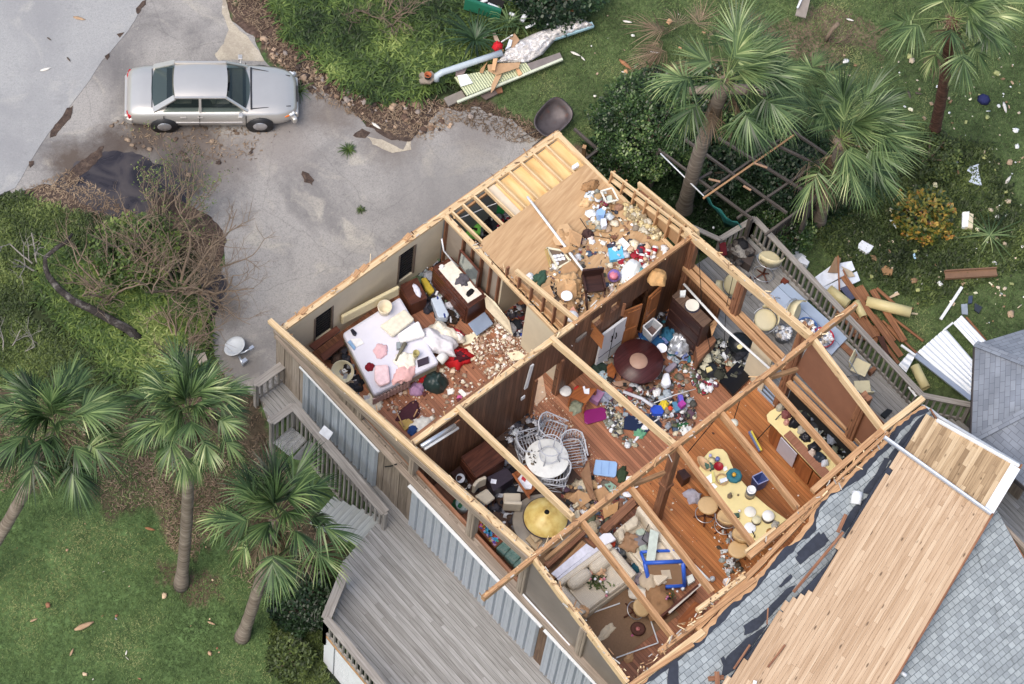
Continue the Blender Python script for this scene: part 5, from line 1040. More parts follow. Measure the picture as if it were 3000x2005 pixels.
def TU(name, label, cat, pts, r_, mat, n=8, par=None, group=None, col=None):
 mb = MB(); mb.col = C(col) if col else None; mb.tube(pts, r_, n); return obj(name, mb, mat, par, label, cat, group)
def PG(name, label, cat, quad, dz, h, col=None, mat=None, group=None):
 P = [G(p[0], p[1], dz) for p in quad]; mb = MB(); mb.col = C(col) if col else None; z0 = min(p[2] for p in P); mb.prism([(p[0], p[1], p[2]-z0) for p in P], z0-h, z0); return obj(name, mb, mat or board_m, None, label, cat, group)
def litter(name, label, poly, z, n, cols, smin=.03, smax=.12, seed=0, heap=.06, cat="debris", ground=False):
 rg = random.Random(seed); P = [(G(*p) if ground else Z(p[0], p[1], z))[:2] for p in poly]; A = np.array(P); mb = MB(); k = 0; cs = [C(c) for c in cols]; lo = A.min(0); hi = A.max(0)
 while k < n:
  x, y = rg.uniform(lo[0], hi[0]), rg.uniform(lo[1], hi[1])
  if not inpoly(np.array([x]), np.array([y]), P)[0]: continue
  if mnoise.noise(Vector((x*2.2, y*2.2, seed))) < -.18 and rg.random() < .75: continue
  k += 1; s = smin+(smax-smin)*rg.random()**2.2; mb.col = rg.choice(cs); t = rg.random(); zz_ = (float(gz(x, y))+.03 if ground else z)+rg.random()**2*heap
  M_ = rot3(rg.uniform(-.5, .5), rg.uniform(-.5, .5), rg.uniform(0, 6.3)); c = np.array([x, y, zz_])
  if t < .42:
   a = s*rg.uniform(.7, 1.3); b = s*rg.uniform(.4, 1); d = s*rg.uniform(-.25, .25); V = [(-a, -b, 0), (0, -b*rg.uniform(.7, 1.2), d), (a, -b, 0), (a*rg.uniform(.7, 1), b, d*.5), (0, b, d), (-a, b*rg.uniform(.5, 1), 0)]
   V = [M_ @ np.array(v)*.5+c for v in V]; mb.add(V+[v-np.array([0, 0, .004]) for v in V], [(0, 1, 4, 5), (1, 2, 3, 4), (11, 10, 7, 6), (10, 9, 8, 7)])
  elif t < .62: mb.box(c+np.array([0, 0, s*.1]), (s, s*rg.uniform(.3, .9), s*rg.uniform(.1, .5)), M_)
  elif t < .74: mb.tube([c-M_ @ np.array([s*.7, 0, 0]), c+M_ @ np.array([s*.7, 0, 0])], s*rg.uniform(.08, .2), 5)
  else: mb.cloth(c, s*1.9, s*1.5, s*.6, 4, rg.uniform(0, 6), .8, rg.random()*9)
 return obj(name, mb, lit_m, None, label, cat, None, "stuff")
# ---------------- bedroom
B0 = [Z(*p, 1.02) for p in ((1003, 975), (1172, 868), (1287, 1062), (1096, 1157))]; bc = sum(B0)/4
BD = thing("bed", "wide bed with a bare white mattress, strewn with clothes, under the cream wall", "bed", (bc[0], bc[1], ZF))
mb = MB(); mb.prism([tuple(p[:2]) for p in B0], .80, 1.02); obj("mattress", mb, plain("mattress", C('#d5d5e2'), .8, .04, 3, .2), BD, bevel=.07)
mb = MB(); mb.prism([tuple((bc+(p-bc)*.96)[:2]) for p in B0], ZF+.1, .79); obj("box_spring", mb, plain("box_spring_fabric", C('#b3a98e'), .9, .15, 12), BD)
mb = MB(); a, b = B0[3], B0[3]+(B0[2]-B0[3])*.55
for i in range(22):
 p = a+(b-a)*(i+.5)/22; mb.col = C('#c9a9a4'); mb.box((p[0]-.02, p[1]-.03, .72), (.10, .03, .30), rot3(0, 0, .3*((i % 2)*2-1)))
obj("valance", mb, cloth_m, BD)
mb = MB(); mb.beam(Z(1000, 938, 1.28), Z(1168, 850, 1.28), .10, .42); hb = obj("headboard", mb, plain("headboard_fabric", C('#cfc29a'), .85, .08, 14, .4), BD, bevel=.04)
LA("wicker_basket", "pale round wicker bin standing on the bed near the headboard", "basket", (1126, 912), 1.03, [(.0, .0), (.15, 0), (.19, .36), (.17, .36), (.13, .03), (0, .03)], '#d8cdb4', tilt=(.12, -.1))
PR("pillow", "cream pillow in the middle of the bed, the left of two", "pillow", [(1112, 952), (1186, 903), (1216, 934), (1150, 986)], 1.20, .14, '#dcd7c4', mat=cloth_m, bev=.06)
PR("pillow", "bright white pillow on the bed, the right of two", "pillow", [(1163, 978), (1226, 937), (1248, 982), (1174, 1003)], 1.22, .15, '#f0f0f0', mat=cloth_m, bev=.06)
PR("pillow", "long pale pink pillow at the foot of the bed", "pillow", [(1098, 1068), (1138, 1066), (1144, 1120), (1112, 1131), (1097, 1112)], 1.20, .13, '#ecccd0', mat=cloth_m, bev=.06)
PR("dark_case", "small dark oval case on the bed's upper left", "case", [(1026, 966), (1034, 962), (1046, 975), (1042, 984), (1034, 982)], 1.08, .05, '#22222e', mat=plas_m, bev=.02)
PR("paper_sheet", "blue and white leaflet beside the dark case on the bed", "paper", [(1018, 1002), (1026, 996), (1042, 1018), (1038, 1026)], 1.06, .03, '#7fa3c8')
PR("paper_sheet", "white folded paper with a leaf print on the bed", "paper", [(1028, 994), (1056, 991), (1066, 1006), (1044, 1018)], 1.05, .02, '#e3e3e3')
CL("pink_garment", "crumpled pink garment in the middle of the bed", "garment", (1115, 1030), 1.03, .42, .34, .10, '#dfb5bb', .6, 2)
CL("pink_sheet", "peach pink sheet bunched over the foot edge of the bed", "sheet", (1180, 1098), 1.00, .75, .42, .16, '#e3b3b0', .2, 3, .8)
CL("patterned_cloth", "white printed cloth with small motifs heaped on the bed", "cloth", (1185, 1058), 1.04, .55, .5, .14, '#e9e4d4', .4, 4, .7)
CL("red_pouch", "dark red heart-shaped pouch at the foot corner of the bed", "pouch", (1083, 1076), 1.03, .24, .22, .14, '#7d1424', .3, 5, .4)
LA("green_cup", "olive green plastic cup standing on the bed", "cup", (1217, 1044), 1.05, [(0, 0), (.07, 0), (.09, .22), (.075, .22), (.05, .03), (0, .03)], '#a79f6c', tilt=(.1, 0))
PR("dark_book", "thin dark book at the right edge of the bed", "book", [(1222, 1056), (1255, 1044), (1257, 1063), (1225, 1075)], 1.08, .03, '#3b3140')
TU("grey_scarf", "narrow grey green scarf lying across the bed", "scarf", [Z(1187, 1006, 1.12), Z(1178, 1022, 1.15), Z(1168, 1040, 1.14), Z(1159, 1058, 1.10)], [.06, .05, .03, .02], cloth_m, col='#75705f')
PR("clear_box", "small clear grey container standing by the white pillow", "container", [(1161, 1003), (1172, 1001), (1174, 1020), (1162, 1022)], 1.15, .1, '#8f989c', mat=plas_m)
CL("duvet", "white duvet sliding off the right side of the bed", "duvet", (1272, 1005), .75, .7, 1.15, .42, '#dcdae0', .45, 7, .6)
CL("cream_blanket", "cream blanket heaped between the bed and the red clothes", "blanket", (1300, 985), .60, .6, .9, .35, '#ddd5c4', .2, 8, .7)
TU("bolster", "rolled white bolster at the right side of the bed", "bolster", [Z(1286, 1060, .85), Z(1304, 1040, .9)], .13, plain("white_fabric", C('#e0dfdd'), .8, .05, 6, .2), 12)
CL("red_robe", "bright red robe heaped on the floor right of the bed", "robe", (1335, 1050), .48, .85, .55, .28, '#b5101a', -.6, 9, .8)
CL("dark_red_lining", "dark maroon lining on top of the bright red robe", "garment", (1345, 1045), .62, .45, .3, .14, '#45131f', -.7, 10, .7)
CL("red_garment", "small red garment under the foot of the bed", "garment", (1243, 1108), .48, .35, .25, .12, '#a8121a', .1, 11)
CL("santa_hat", "red and white plush hat above the red robe", "hat", (1335, 982), .55, .34, .44, .22, '#b22a35', .3, 12, .6); CL("white_plush", "white plush trim beside the red plush hat", "plush trim", (1344, 987), .6, .22, .3, .2, '#e6e2e2', .3, 13)
CL("rubbish_bag", "full dark green rubbish bag beside the foot of the bed", "rubbish bag", (1275, 1122), .48, .62, .62, .55, '#2a3b3a', .3, 14, .35, mat=plas_m)
CL("lilac_cloth", "lilac cloth crumpled on the floor near the rubbish bag", "cloth", (1220, 1142), .47, .4, .36, .18, '#a984a8', .5, 15)
LA("lamp_shade", "cream cone lamp shade lying in the corner left of the bed", "lamp shade", (1008, 1085), .62, [(.001, -.2), (.15, -.2), (.30, .22), (.285, .22), (.135, -.18), (.001, -.18)], '#d9d2b4', tilt=(.35, -.6), n=26)
CL("dark_patterned_cloth", "black and white patterned cloth left of the bed foot", "cloth", (1035, 1132), .47, .6, .5, .2, '#23252c', .5, 16, .8)
for i, (q, z) in enumerate((([(905, 1012), (985, 955), (998, 968), (922, 1026)], 1.25), ([(938, 1040), (1000, 992), (1010, 1008), (950, 1058)], .95))): PR("drawer_front", ("upper" if i == 0 else "lower")+" brown shelf of the broken bedside unit in the corner", "shelf", q, z, .06, mat=furn)
def cabinet(name, label, cat, quad, zt, z0, mat, top=None, drawers=0):
 P = [Z(*p, zt) for p in quad]; c = sum(P)/4; th = thing(name, label, cat, (c[0], c[1], z0)); mb = MB(); mb.prism([tuple((c+(p-c)*.97)[:2]) for p in P], z0, zt-.03); obj("body", mb, mat, th); mb = MB(); mb.prism([tuple(p[:2]) for p in P], zt-.03, zt); obj("top", mb, top or mat, th, bevel=.01)
 if drawers:
  a, b = P[3], P[0]; a2, b2 = P[2], P[3]     # the two faces turned to the camera
  for (p, q) in ((P[0], P[3]),):
   t = (q-p)/np.linalg.norm(q-p); nn = np.array([t[1], -t[0], 0])
   if np.dot(nn, (-1, -1, 0)) < 0: nn = -nn
   for k in range(drawers):
    zc = z0+.08+(zt-z0-.14)*(k+.5)/drawers; m_ = p+(q-p)*.5+nn*.012; mb = MB(); aa = p+(q-p)*.06+nn*.0; bb = p+(q-p)*.94+nn*.0; mb.beam((aa[0], aa[1], zc), (bb[0], bb[1], zc), .03, (zt-z0-.14)/drawers*.86); obj("drawer", mb, mat, th)
 return th
cabinet("bedside_cabinet", "brown bedside cabinet between the bed and the window", "cabinet", [(1172, 835), (1222, 812), (1252, 872), (1205, 894)], 1.05, ZF, furn, drawers=2)
CL("white_towel", "white cloth lying on the brown bedside cabinet", "cloth", (1222, 852), 1.06, .16, .40, .07, '#cfd0e0', -.3, 17, .4)
cabinet("dresser", "long dark red-brown dresser with a white dusty top, against the bare studs", "dresser", [(1266, 782), (1322, 752), (1428, 866), (1373, 904)], 1.35, ZF, furn, drawers=3)
PR("dresser_cover", "white cover spread over the long dresser", "cover", [(1284, 788), (1322, 764), (1412, 862), (1371, 888)], 1.37, .015, '#dcd6ca')
CL("dark_net_bag", "dark netting heaped in the middle of the dresser top", "netting", (1356, 822), 1.37, .38, .34, .12, '#57545c', .3, 18, .9); CL("black_hat", "small black cap at the near end of the dresser top", "cap", (1377, 858), 1.38, .26, .14, .08, '#15151a', .2, 19, .4)
CL("white_mug_wrap", "white tissue on the far end of the dresser", "tissue", (1294, 782), 1.37, .14, .12, .1, '#e5e5ea', 0, 20)
M_ = thing("mirror", "wood-framed mirror leaning against the studs behind the dresser", "mirror", Z(1372, 812, 1.36)); mb = MB(); mq = [Z(1350, 734, 2.25), Z(1404, 795, 2.25), Z(1395, 842, 1.38), Z(1342, 775, 1.38)]
for i in range(4): mb.beam(mq[i], mq[(i+1) % 4], .05, .05)
obj("frame", mb, furn, M_); mb = MB(); mb.slab(mq[3], mq[2], mq[1], mq[0], .012); obj("glass", mb, plain("mirror_glass", C('#8f9a98'), .15, .12, 3, 0, metal=.5), M_)
TU("bent_rod", "white bent curtain track in the corner behind the dresser", "curtain track", [Z(1294, 700, 2.5), Z(1300, 735, 2.2), Z(1325, 765, 1.8), Z(1342, 780, 1.5)], .02, white_m, 6)
PR("yellow_sack", "yellow plastic sack on the floor between cabinet and dresser", "sack", [(1233, 814), (1248, 810), (1275, 850), (1262, 862), (1246, 848)], .75, .2, '#b8a028', mat=cloth_m, bev=.05)
TB = PR("cooler_lid", "pale blue storage box with navy latches in front of the dresser", "storage box", [(1262, 874), (1290, 867), (1316, 920), (1311, 930), (1284, 930)], .85, .28, '#b3c0d0', mat=plas_m, bev=.03)
for q in ([(1279, 869), (1283, 868), (1285, 876), (1281, 877)], [(1299, 919), (1303, 918), (1306, 930), (1302, 931)]): PR("latch", None, None, q, .87, .02, '#1c2c78', mat=plas_m, par=TB)
PR("tote_cover", "slate blue plastic lid lying below the dresser end", "lid", [(1371, 948), (1420, 913), (1446, 948), (1397, 984)], .70, .05, '#7f8ea6', mat=plas_m, bev=.02)
PR("torn_drywall", "long torn strip of cream drywall leaning at the closet doorway", "drywall", [(1418, 858), (1450, 885), (1492, 940), (1503, 982), (1482, 968), (1424, 902)], 1.0, .02, '#d8ccb0', zs=[.4, .3, .1, -.3, -.4, 0])
for i, (q, lab) in enumerate((([(1353, 985), (1412, 972), (1388, 1003), (1356, 1012)], "cream board fragment right of the blanket, upper of two"), ([(1358, 1020), (1376, 1013), (1395, 1049), (1377, 1060)], "cream board fragment right of the red robe, lower of two"), ([(1486, 1035), (1520, 1028), (1548, 1050), (1500, 1058)], "cream drywall fragment against the panelled wall"), ([(1310, 1142), (1328, 1137), (1326, 1154), (1312, 1158)], "white card on the bedroom floor, left of two"), ([(1342, 1148), (1352, 1140), (1368, 1155), (1360, 1165)], "white card on the bedroom floor, right of two"))): PR("drywall_piece", lab, "board fragment", q, ZF+.05, .03, '#e0d6b8' if i < 3 else '#eceae4')
CL("pink_flower", "hot pink cloth scrap beside the right white card", "cloth scrap", (1346, 1165), ZF, .15, .12, .06, '#d568a0', 0, 21)
CL("cream_clothes", "cream printed clothes dropped at the lower left of the bed", "clothes", (1092, 1182), ZF, .5, .55, .16, '#e6dfcb', .9, 22, .8); CL("maroon_cloth", "dark maroon cloth by the interior wall corner", "cloth", (1198, 1212), ZF, .75, .45, .1, '#4a2730', .2, 23, .7)
CL("white_clothes", "white clothes heaped in the narrow corner of the bedroom", "clothes", (1230, 1260), ZF+.02, .75, .55, .22, '#ece8dc', .6, 24, .8); CL("blue_shirt", "navy blue garment on the heap of white clothes", "garment", (1208, 1262), ZF+.22, .3, .22, .08, '#27467e', .4, 25)
PR("slatted_mat", "yellow slatted mat under the white clothes", "mat", [(1168, 1236), (1196, 1226), (1214, 1240), (1186, 1262)], .52, .03, '#b99a50')
for i, (a, b, lab) in enumerate((((1158, 1198), (1182, 1250), "thin wooden stick standing by the slatted mat"), ((1223, 1200), (1212, 1222), "short wooden stick across the maroon cloth"))): BM("stick", lab, "stick", a, b, .6, .03, .03, mat=lumo)
PINKY = ['#d8cdb6', '#cbb9a0', '#e8e2d4', '#b59a80', '#8d6a52', '#dac6bc', '#9d8874', '#efece6', '#7a5440']
litter("drywall_rubble", "pale crushed drywall rubble over the bedroom floor", [(1370, 985), (1440, 935), (1500, 960), (1560, 1040), (1540, 1070), (1440, 1120), (1400, 1080), (1375, 1030)], ZF, 1900, PINKY+['#8d6a58', '#a08068'], .015, .075, 1, .04)
litter("bedroom_litter", "scraps and crumbs scattered over the bedroom floorboards", [(1190, 1080), (1380, 1070), (1430, 1130), (1260, 1260), (1130, 1200), (1150, 1160)], ZF, 420, PINKY+['#6b4030', '#c7c8d0', '#5a2f30'], .015, .09, 2, .03)
MIX = ['#b9bcc4', '#8a8f98', '#dcdcde', '#3a3d48', '#575d48', '#7a5a46', '#94705a', '#24262c', '#aa9c84', '#5e4656', '#44566e', '#7d3f3a', '#c8bca2', '#4b4a46', '#9aa6b0', '#6b6258', '#2e2c2c', '#85796a']
DARK = ['#1d1b22', '#2c2a33', '#3d3b44', '#6c6f7a', '#20242e', '#4a3930', '#8c8f99', '#35281f', '#c2c4cc']
litter("clothes_clutter", "tangled dark clutter between the dresser and the window", [(1180, 790), (1290, 750), (1345, 870), (1370, 950), (1300, 950), (1240, 900), (1235, 850)], ZF, 340, DARK+['#7d8a8f', '#5a6d52', '#c7c9d2'], .05, .24, 3, .22)
litter("corner_clutter", "dark clutter in the corner left of the bed", [(960, 1040), (1000, 1010), (1060, 1150), (1080, 1170), (1040, 1150), (985, 1090)], ZF, 130, DARK+['#8d7b68'], .05, .2, 4, .15)
litter("closet_clutter", "dark things on the closet floor behind the doorway", [(1470, 930), (1520, 890), (1545, 900), (1530, 1000), (1500, 980)], ZF, 120, DARK+['#5b1a1c', '#1d3a8c'], .05, .2, 5, .1)
# ---------------- room under the open joists
PR("green_box", "bright green crate seen between the joists", "crate", [(1440, 560), (1468, 545), (1490, 565), (1480, 605), (1438, 598)], 1.3, .7, '#2fa45c', mat=plas_m, bev=.02)
PR("white_label_box", "white lidded box on top of the green crate", "box", [(1462, 552), (1482, 548), (1488, 562), (1468, 568)], 1.42, .1, '#cfc7bf'); CL("lime_cloth", "lime green cloth in the room under the joists", "cloth", (1385, 668), .9, .75, .55, .25, '#84e05a', .6, 26, .6)
mb = MB(); mb.prism([tuple(Z(*p, .5)[:2]) for p in ((1330, 640), (1420, 575), (1450, 600), (1360, 680))], .47, .5); obj("blue_tile_rug", mb, plain("navy_rug", C('#3c4a64'), .8, .2, 12), None, "navy blue rug on the floor of the room under the joists", "rug")
litter("storeroom_clutter", "jumbled dark household goods below the open joists", [(1330, 640), (1400, 600), (1450, 600), (1530, 650), (1480, 720), (1400, 720), (1350, 690)], ZF+.05, 420, DARK+['#b8c4e0', '#8a1830', '#d0d4de'], .07, .32, 6, .5)
TU("grey_cable", "pale cable looping below the joists", "cable", [Z(1345, 640, 2.3), Z(1385, 625, 2.2), Z(1430, 605, 2.2), Z(1470, 590, 2.4), Z(1500, 590, 2.4)], .012, white_m, 5)
# ---------------- the loft
ZT = ZL+.01; CARD = ['#b08a60', '#c19c70', '#9b7650', '#d0ae80']
TU("white_pole", "long white pole lying diagonally across the plywood loft", "pole", [Z(1545, 577, ZT+.06), Z(1614, 668, ZT+.1), Z(1733, 826, ZT+.25)], .035, white_m, 8)
TU("grey_pole", "short thin grey pole crossing the end of the white pole", "pole", [Z(1737, 828, ZT+.1), Z(1754, 782, ZT+.15)], .015, silver, 6)
for i, (q, c, lab) in enumerate((([(1640, 660), (1662, 655), (1690, 690), (1673, 722), (1628, 718), (1618, 700)], '#c4a075', "large flattened cardboard sheet beside the white pole"), ([(1668, 670), (1706, 690), (1698, 725), (1668, 712)], '#b08960', "torn cardboard flap right of the white pole"), ([(1640, 730), (1672, 718), (1690, 728), (1655, 745)], '#b28c60', "folded cardboard flap on the framed collage"), ([(1646, 780), (1672, 765), (1694, 790), (1680, 815), (1642, 800)], '#a8825a', "crushed brown carton below the framed collage"), ([(1630, 830), (1660, 815), (1688, 830), (1690, 870), (1650, 885), (1632, 862)], '#bd9568', "crumpled brown cardboard heap beside the dark chair"), ([(1575, 850), (1610, 835), (1625, 870), (1600, 885)], '#c49a6c', "cardboard flap by the loft's knee wall"), ([(1700, 785), (1738, 790), (1728, 808), (1706, 800)], '#ccb090', "pale board scrap at the lower end of the white pole"))):
 PR("cardboard_sheet", lab, "cardboard", q, ZT+.12+.05*(i % 3), .012, c, zs=[.1*((k*i) % 3) for k in range(len(q))])
for i, (px, s, rz, lab) in enumerate((((1650, 690), (.55, .4, .18), .3, "crumpled kraft paper in the middle of the loft"), ((1668, 835), (.7, .6, .38), .8, "big ball of crumpled kraft paper by the dark chair"), ((1730, 545), (.3, .5, .2), 1.2, "crumpled kraft paper by the blue box near the knee wall"), ((1720, 590), (.25, .45, .2), 1.5, "strip of kraft paper left of the white box"))): CL("kraft_paper", lab, "packing paper", px, ZT, s[0], s[1], s[2], CARD[i], rz, 30+i, .9)
def pic(label, quad, zt, fcol, icol, w=.05):
 P = [Z(*p, zt) for p in quad]; c = sum(P)/4; th = thing("picture_frame", label, "picture frame", c); mb = MB(); mb.col = C(fcol)
 for i in range(4): mb.beam(P[i], P[(i+1) % 4], w, .03)
 obj("frame", mb, board_m, th)
 if icol: mb = MB(); mb.col = C(icol); mb.prism([tuple(p[:2]) for p in P], zt-.015, zt-.005); obj("picture", mb, board_m, th)
 return th
f1 = pic("framed collage of small white photographs on the loft floor", [(1602, 727), (1648, 735), (1670, 766), (1634, 786)], ZT+.08, '#d9d2b6', '#6d5c4c')
for i in range(7):
 mb = MB(); mb.col = C('#d7d9dc'); c = Z(1625+(i % 3)*11+(i//3)*3, 752+(i//3)*10-(i % 3)*2, ZT+.085); mb.box(c, (.08, .10, .006), rot3(0, 0, .8)); obj("photo", mb, board_m, f1)
pic("empty white window frame leaning on the knee wall studs", [(1760, 561), (1793, 551), (1811, 586), (1777, 594)], ZT+.35, '#e4dccb', None, .04); pic("gold picture frame edge left of the framed collage", [(1597, 732), (1603, 730), (1616, 782), (1612, 784)], ZT+.2, '#b09550', None, .02)
PR("paper_bundle", "green and white printed bundle inside the white window frame", "bundle", [(1777, 574), (1792, 572), (1794, 588), (1780, 591)], ZT+.15, .1, '#c3cfc4')
PR("blue_box", "light blue cardboard box by the knee wall", "box", [(1748, 616), (1762, 610), (1774, 620), (1770, 632), (1752, 630)], ZT+.4, .3, '#88aede', mat=plas_m); PR("white_box", "white box standing below the light blue box", "box", [(1760, 640), (1776, 638), (1779, 660), (1764, 664)], ZT+.3, .25, '#dfe3ee', bev=.02)
PR("white_brick", "small white block left on the ceiling sheet near the loft corner", "block", [(1675, 487), (1692, 476), (1697, 484), (1681, 494)], ZT+.1, .1, '#eef0f2')
PR("sky_blue_carton", "sky blue printed carton in the middle of the loft clutter", "carton", [(1782, 728), (1822, 721), (1829, 755), (1788, 763)], ZT+.15, .14, '#58b4e0', mat=plas_m); PR("white_carton", "plain white carton above the sky blue carton", "carton", [(1812, 704), (1824, 696), (1846, 718), (1836, 728)], ZT+.2, .12, '#ececec')
PR("patterned_board", "white card with red pattern below the sky blue carton", "card", [(1806, 752), (1826, 748), (1830, 768), (1808, 763)], ZT+.1, .02, '#dfd0d8'); PR("photo_frame", "small white photo frame by the interior wall top", "photo frame", [(1942, 738), (1962, 736), (1957, 752), (1940, 760)], ZT+.3, .03, '#e8e8e4')
for i, (px, lab) in enumerate((((1880, 757), "red and white drinks cup, leftmost of three lying in a row"), ((1898, 744), "red and white drinks cup, middle of three lying in a row"), ((1918, 734), "red and white drinks cup, rightmost of three lying in a row"))):
 c = Z(*px, ZT+.12); th = thing("drinks_cup", lab, "cup", c, .6, "red and white cups on the loft"); mb = MB(); mb.col = C('#ececec'); mb.lathe((0, 0, 0), [(.05, -.1), (.085, .1), (.07, .1)], 14, rot3(0, 1.3, 0)); obj("cup_body", mb, plas_m, th, world=False); mb = MB(); mb.col = C('#a50d1c'); mb.lathe((0, 0, 0), [(.062, -.045), (.078, .045)], 14, rot3(0, 1.3, 0)); obj("red_band", mb, plas_m, th, world=False)
PB = LA("play_ball", "blue and pink plastic ball on the loft beside the interior wall", "ball", (1797, 818), ZT+.02, [(.001, 0), (.09, .02), (.15, .08), (.17, .16), (.15, .25), (.09, .31), (.001, .33)], '#8a6fb8'); LA("ball_patch", None, None, (1798, 808), ZT+.28, [(.13, 0), (.09, .06), (.001, .08)], '#d27a90', par=PB)
CL("white_bag", "white plastic bag with teal stripes on the loft by the wall", "plastic bag", (1848, 800), ZT, .75, .55, .3, '#e6eef0', .4, 40, .5); CL("teal_bag", "teal plastic bag tucked under the white bag", "plastic bag", (1872, 796), ZT, .3, .4, .2, '#4fa0ac', .3, 41)
CL("green_tinsel", "dark green tinsel tangle at the edge of the loft", "tinsel", (1582, 815), ZT, .45, .3, .18, '#3b5a48', .3, 42, .9); CL("white_hat", "white cap beside the green tinsel", "cap", (1552, 812), ZT, .22, .2, .14, '#f0f0ee', 0, 43, .4)
CL("brown_hat", "dark brown hat with a white brim on the loft", "hat", (1722, 688), ZT, .3, .3, .2, '#4a3330', 0, 44, .4)
def chair_legs(mb, w, d, h, r_=.02):
 for x in (-w/2, w/2):
  for y in (-d/2, d/2): mb.append([(x, y, 0), (x, y, h)])
c = Z(1735, 850, ZT); th = thing("dark_chair", "dark brown wooden chair tipped over on the loft", "chair", c, -.55)
mb = MB(); mb.box((0, 0, .35), (.55, .5, .06)); mb.box((0, .22, .5), (.55, .05, .38)); mb.box((.25, 0, .42), (.05, .5, .14)); mb.box((-.25, 0, .42), (.05, .5, .14)); obj("seat", mb, furnd, th, world=False)
for x, y in ((-.24, -.45), (.24, -.45), (-.24, -.3), (.24, -.3)): mb = MB(); mb.tube([(x, -.2, .34), (x, y-.15, .05)], .025, 6); obj("leg", mb, furnd, th, world=False)
PR("blue_folder", "bright blue folder standing by the crumpled cartons", "folder", [(1651, 872), (1660, 874), (1648, 905), (1641, 900)], ZT+.2, .12, '#3a7cc8'); LA("paper_plate", "white paper plate by the blue folder", "plate", (1660, 868), ZT+.35, [(0, 0), (.12, .0), (.15, .02), (.14, .025), (0, .01)], '#eef0f4')
PR("pink_carton", "salmon pink carton at the corner where the walls meet", "carton", [(1657, 920), (1680, 898), (1698, 928), (1672, 935)], ZT+.35, .2, '#e0a184'); LA("white_dome", "white dome lamp lying on the pink carton", "lamp", (1676, 930), ZT+.4, [(.17, 0), (.15, .08), (.08, .13), (.001, .15)], '#fbfbfb')
CL("sun_hat", "straw coloured sack slumped over the top of the panelled wall", "sack", (1925, 815), 3.55, .5, .5, .35, '#bf9560', .7, 45, .5)
litter("insulation", "yellow insulation shreds along the foot of the knee wall", [(1826, 600), (1850, 590), (1930, 680), (1950, 700), (1925, 705), (1880, 680), (1840, 640)], ZT, 600, ['#c9b888', '#bda878', '#dccfa8', '#98896a', '#b9b2a0', '#8a7a60'], .03, .10, 7, .09)
litter("loft_litter", "small household debris scattered over the loft plywood", [(1722, 560), (1800, 590), (1960, 720), (1950, 770), (1740, 900), (1640, 900), (1600, 800), (1640, 700), (1740, 690)], ZT, 620, PINKY+MIX+CARD, .02, .14, 8, .06)
litter("loft_heap", "jumble of toys and wrappings in the middle of the loft", [(1722, 570), (1770, 560), (1785, 640), (1765, 680), (1728, 670)], ZT, 200, ['#8d8f86', '#b9b4a2', '#c8d0d6', '#7a2c40', '#a8895f', '#e8e8e4', '#4d6152'], .04, .16, 9, .2)
litter("loft_heap", "jumble of clothes and cartons near the top of the panelled wall", [(1790, 720), (1850, 715), (1920, 730), (1900, 770), (1820, 790)], ZT, 260, ['#e8e6e0', '#c7a98a', '#b5b9c2', '#9c2030', '#3a3a48', '#dfd2b4', '#ece9ee'], .04, .17, 10, .16)
litter("loft_heap", "jumble of cartons and dark things around the dark chair", [(1600, 830), (1680, 820), (1740, 860), (1700, 920), (1640, 910)], ZT, 280, CARD+['#2e2622', '#55463a', '#d8d2c6', '#8f6a4a'], .04, .2, 11, .2)
# ---------------- living room
ZR_ = ZF+.008
rug = PR("rug", "brown rug under the wicker dining set", "rug", [(1240, 1330), (1500, 1180), (1720, 1420), (1600, 1640), (1440, 1560)], ZR_+.01, .012, mat=plain("brown_carpet", C('#4d3b33'), .95, .2, 25, .5))
PR("carpet", "tan brown carpet in front of the cream loveseat", "carpet", [(1560, 1650), (1680, 1560), (1950, 1760), (1990, 1800), (1860, 1900), (1800, 1960), (1760, 1900)], ZR_+.012, .012, mat=plain("tan_carpet", C('#84684f'), .95, .12, 25, .5))
litter("dusty_crumbs", "pale dust and crumbs in front of the doorway", [(1540, 1200), (1600, 1110), (1640, 1180), (1800, 1400), (1740, 1440)], ZF, 900, ['#c9a680', '#d8bea0', '#b88a64', '#e6dccb'], .008, .035, 12, .01)
cabinet("sideboard", "long brown sideboard against the panelled wall", "sideboard", [(1350, 1338), (1430, 1286), (1482, 1345), (1396, 1400)], 1.25, ZF, furn, drawers=2)
cabinet("dark_side_table", "small dark table in the corner by the gable wall", "table", [(1320, 1385), (1348, 1366), (1366, 1392), (1340, 1410)], .95, ZF, furnd)
th = cabinet("dark_ottoman", "dark purple tufted bench in front of the sideboard", "bench", [(1426, 1398), (1484, 1370), (1508, 1398), (1446, 1440)], .95, ZF, plain("dark_leather", C('#342b35'), .35, .2, 6, .4), top=plain("dark_leather", C('#342b35')))
mb = MB(); mb.col = C('#d8dbe8'); mb.box(Z(1446, 1411, .97), (.12, .14, .01), rot3(0, 0, .7)); obj("note_card", mb, board_m, None, "white note card lying on the dark tufted bench", "card")
def armchair(label, seat, back, zs, lab2=None):
 P = [Z(*p, zs) for p in seat]; c = sum(P)/4; th = thing("padded_chair", label, "chair", (c[0], c[1], ZF)); mb = MB(); mb.prism([tuple(p[:2]) for p in P], zs-.12, zs); obj("seat", mb, plain("cream_upholstery", C('#bfb5a2'), .7, .06, 8, .2), th, bevel=.04)
 mb = MB(); pts = [Z(*p, zs+.25) for p in back]
 for a, b in zip(pts[:-1], pts[1:]): mb.beam(a, b+(b-a)*.04, .09, .42)
 obj("backrest", mb, plain("cream_upholstery", C('#bfb5a2')), th, bevel=.03)
 for p in P: q = c+(p-c)*.85; mb = MB(); mb.beam((q[0], q[1], ZF), (q[0], q[1], zs-.12), .05, .05); obj("leg", mb, furn, th)
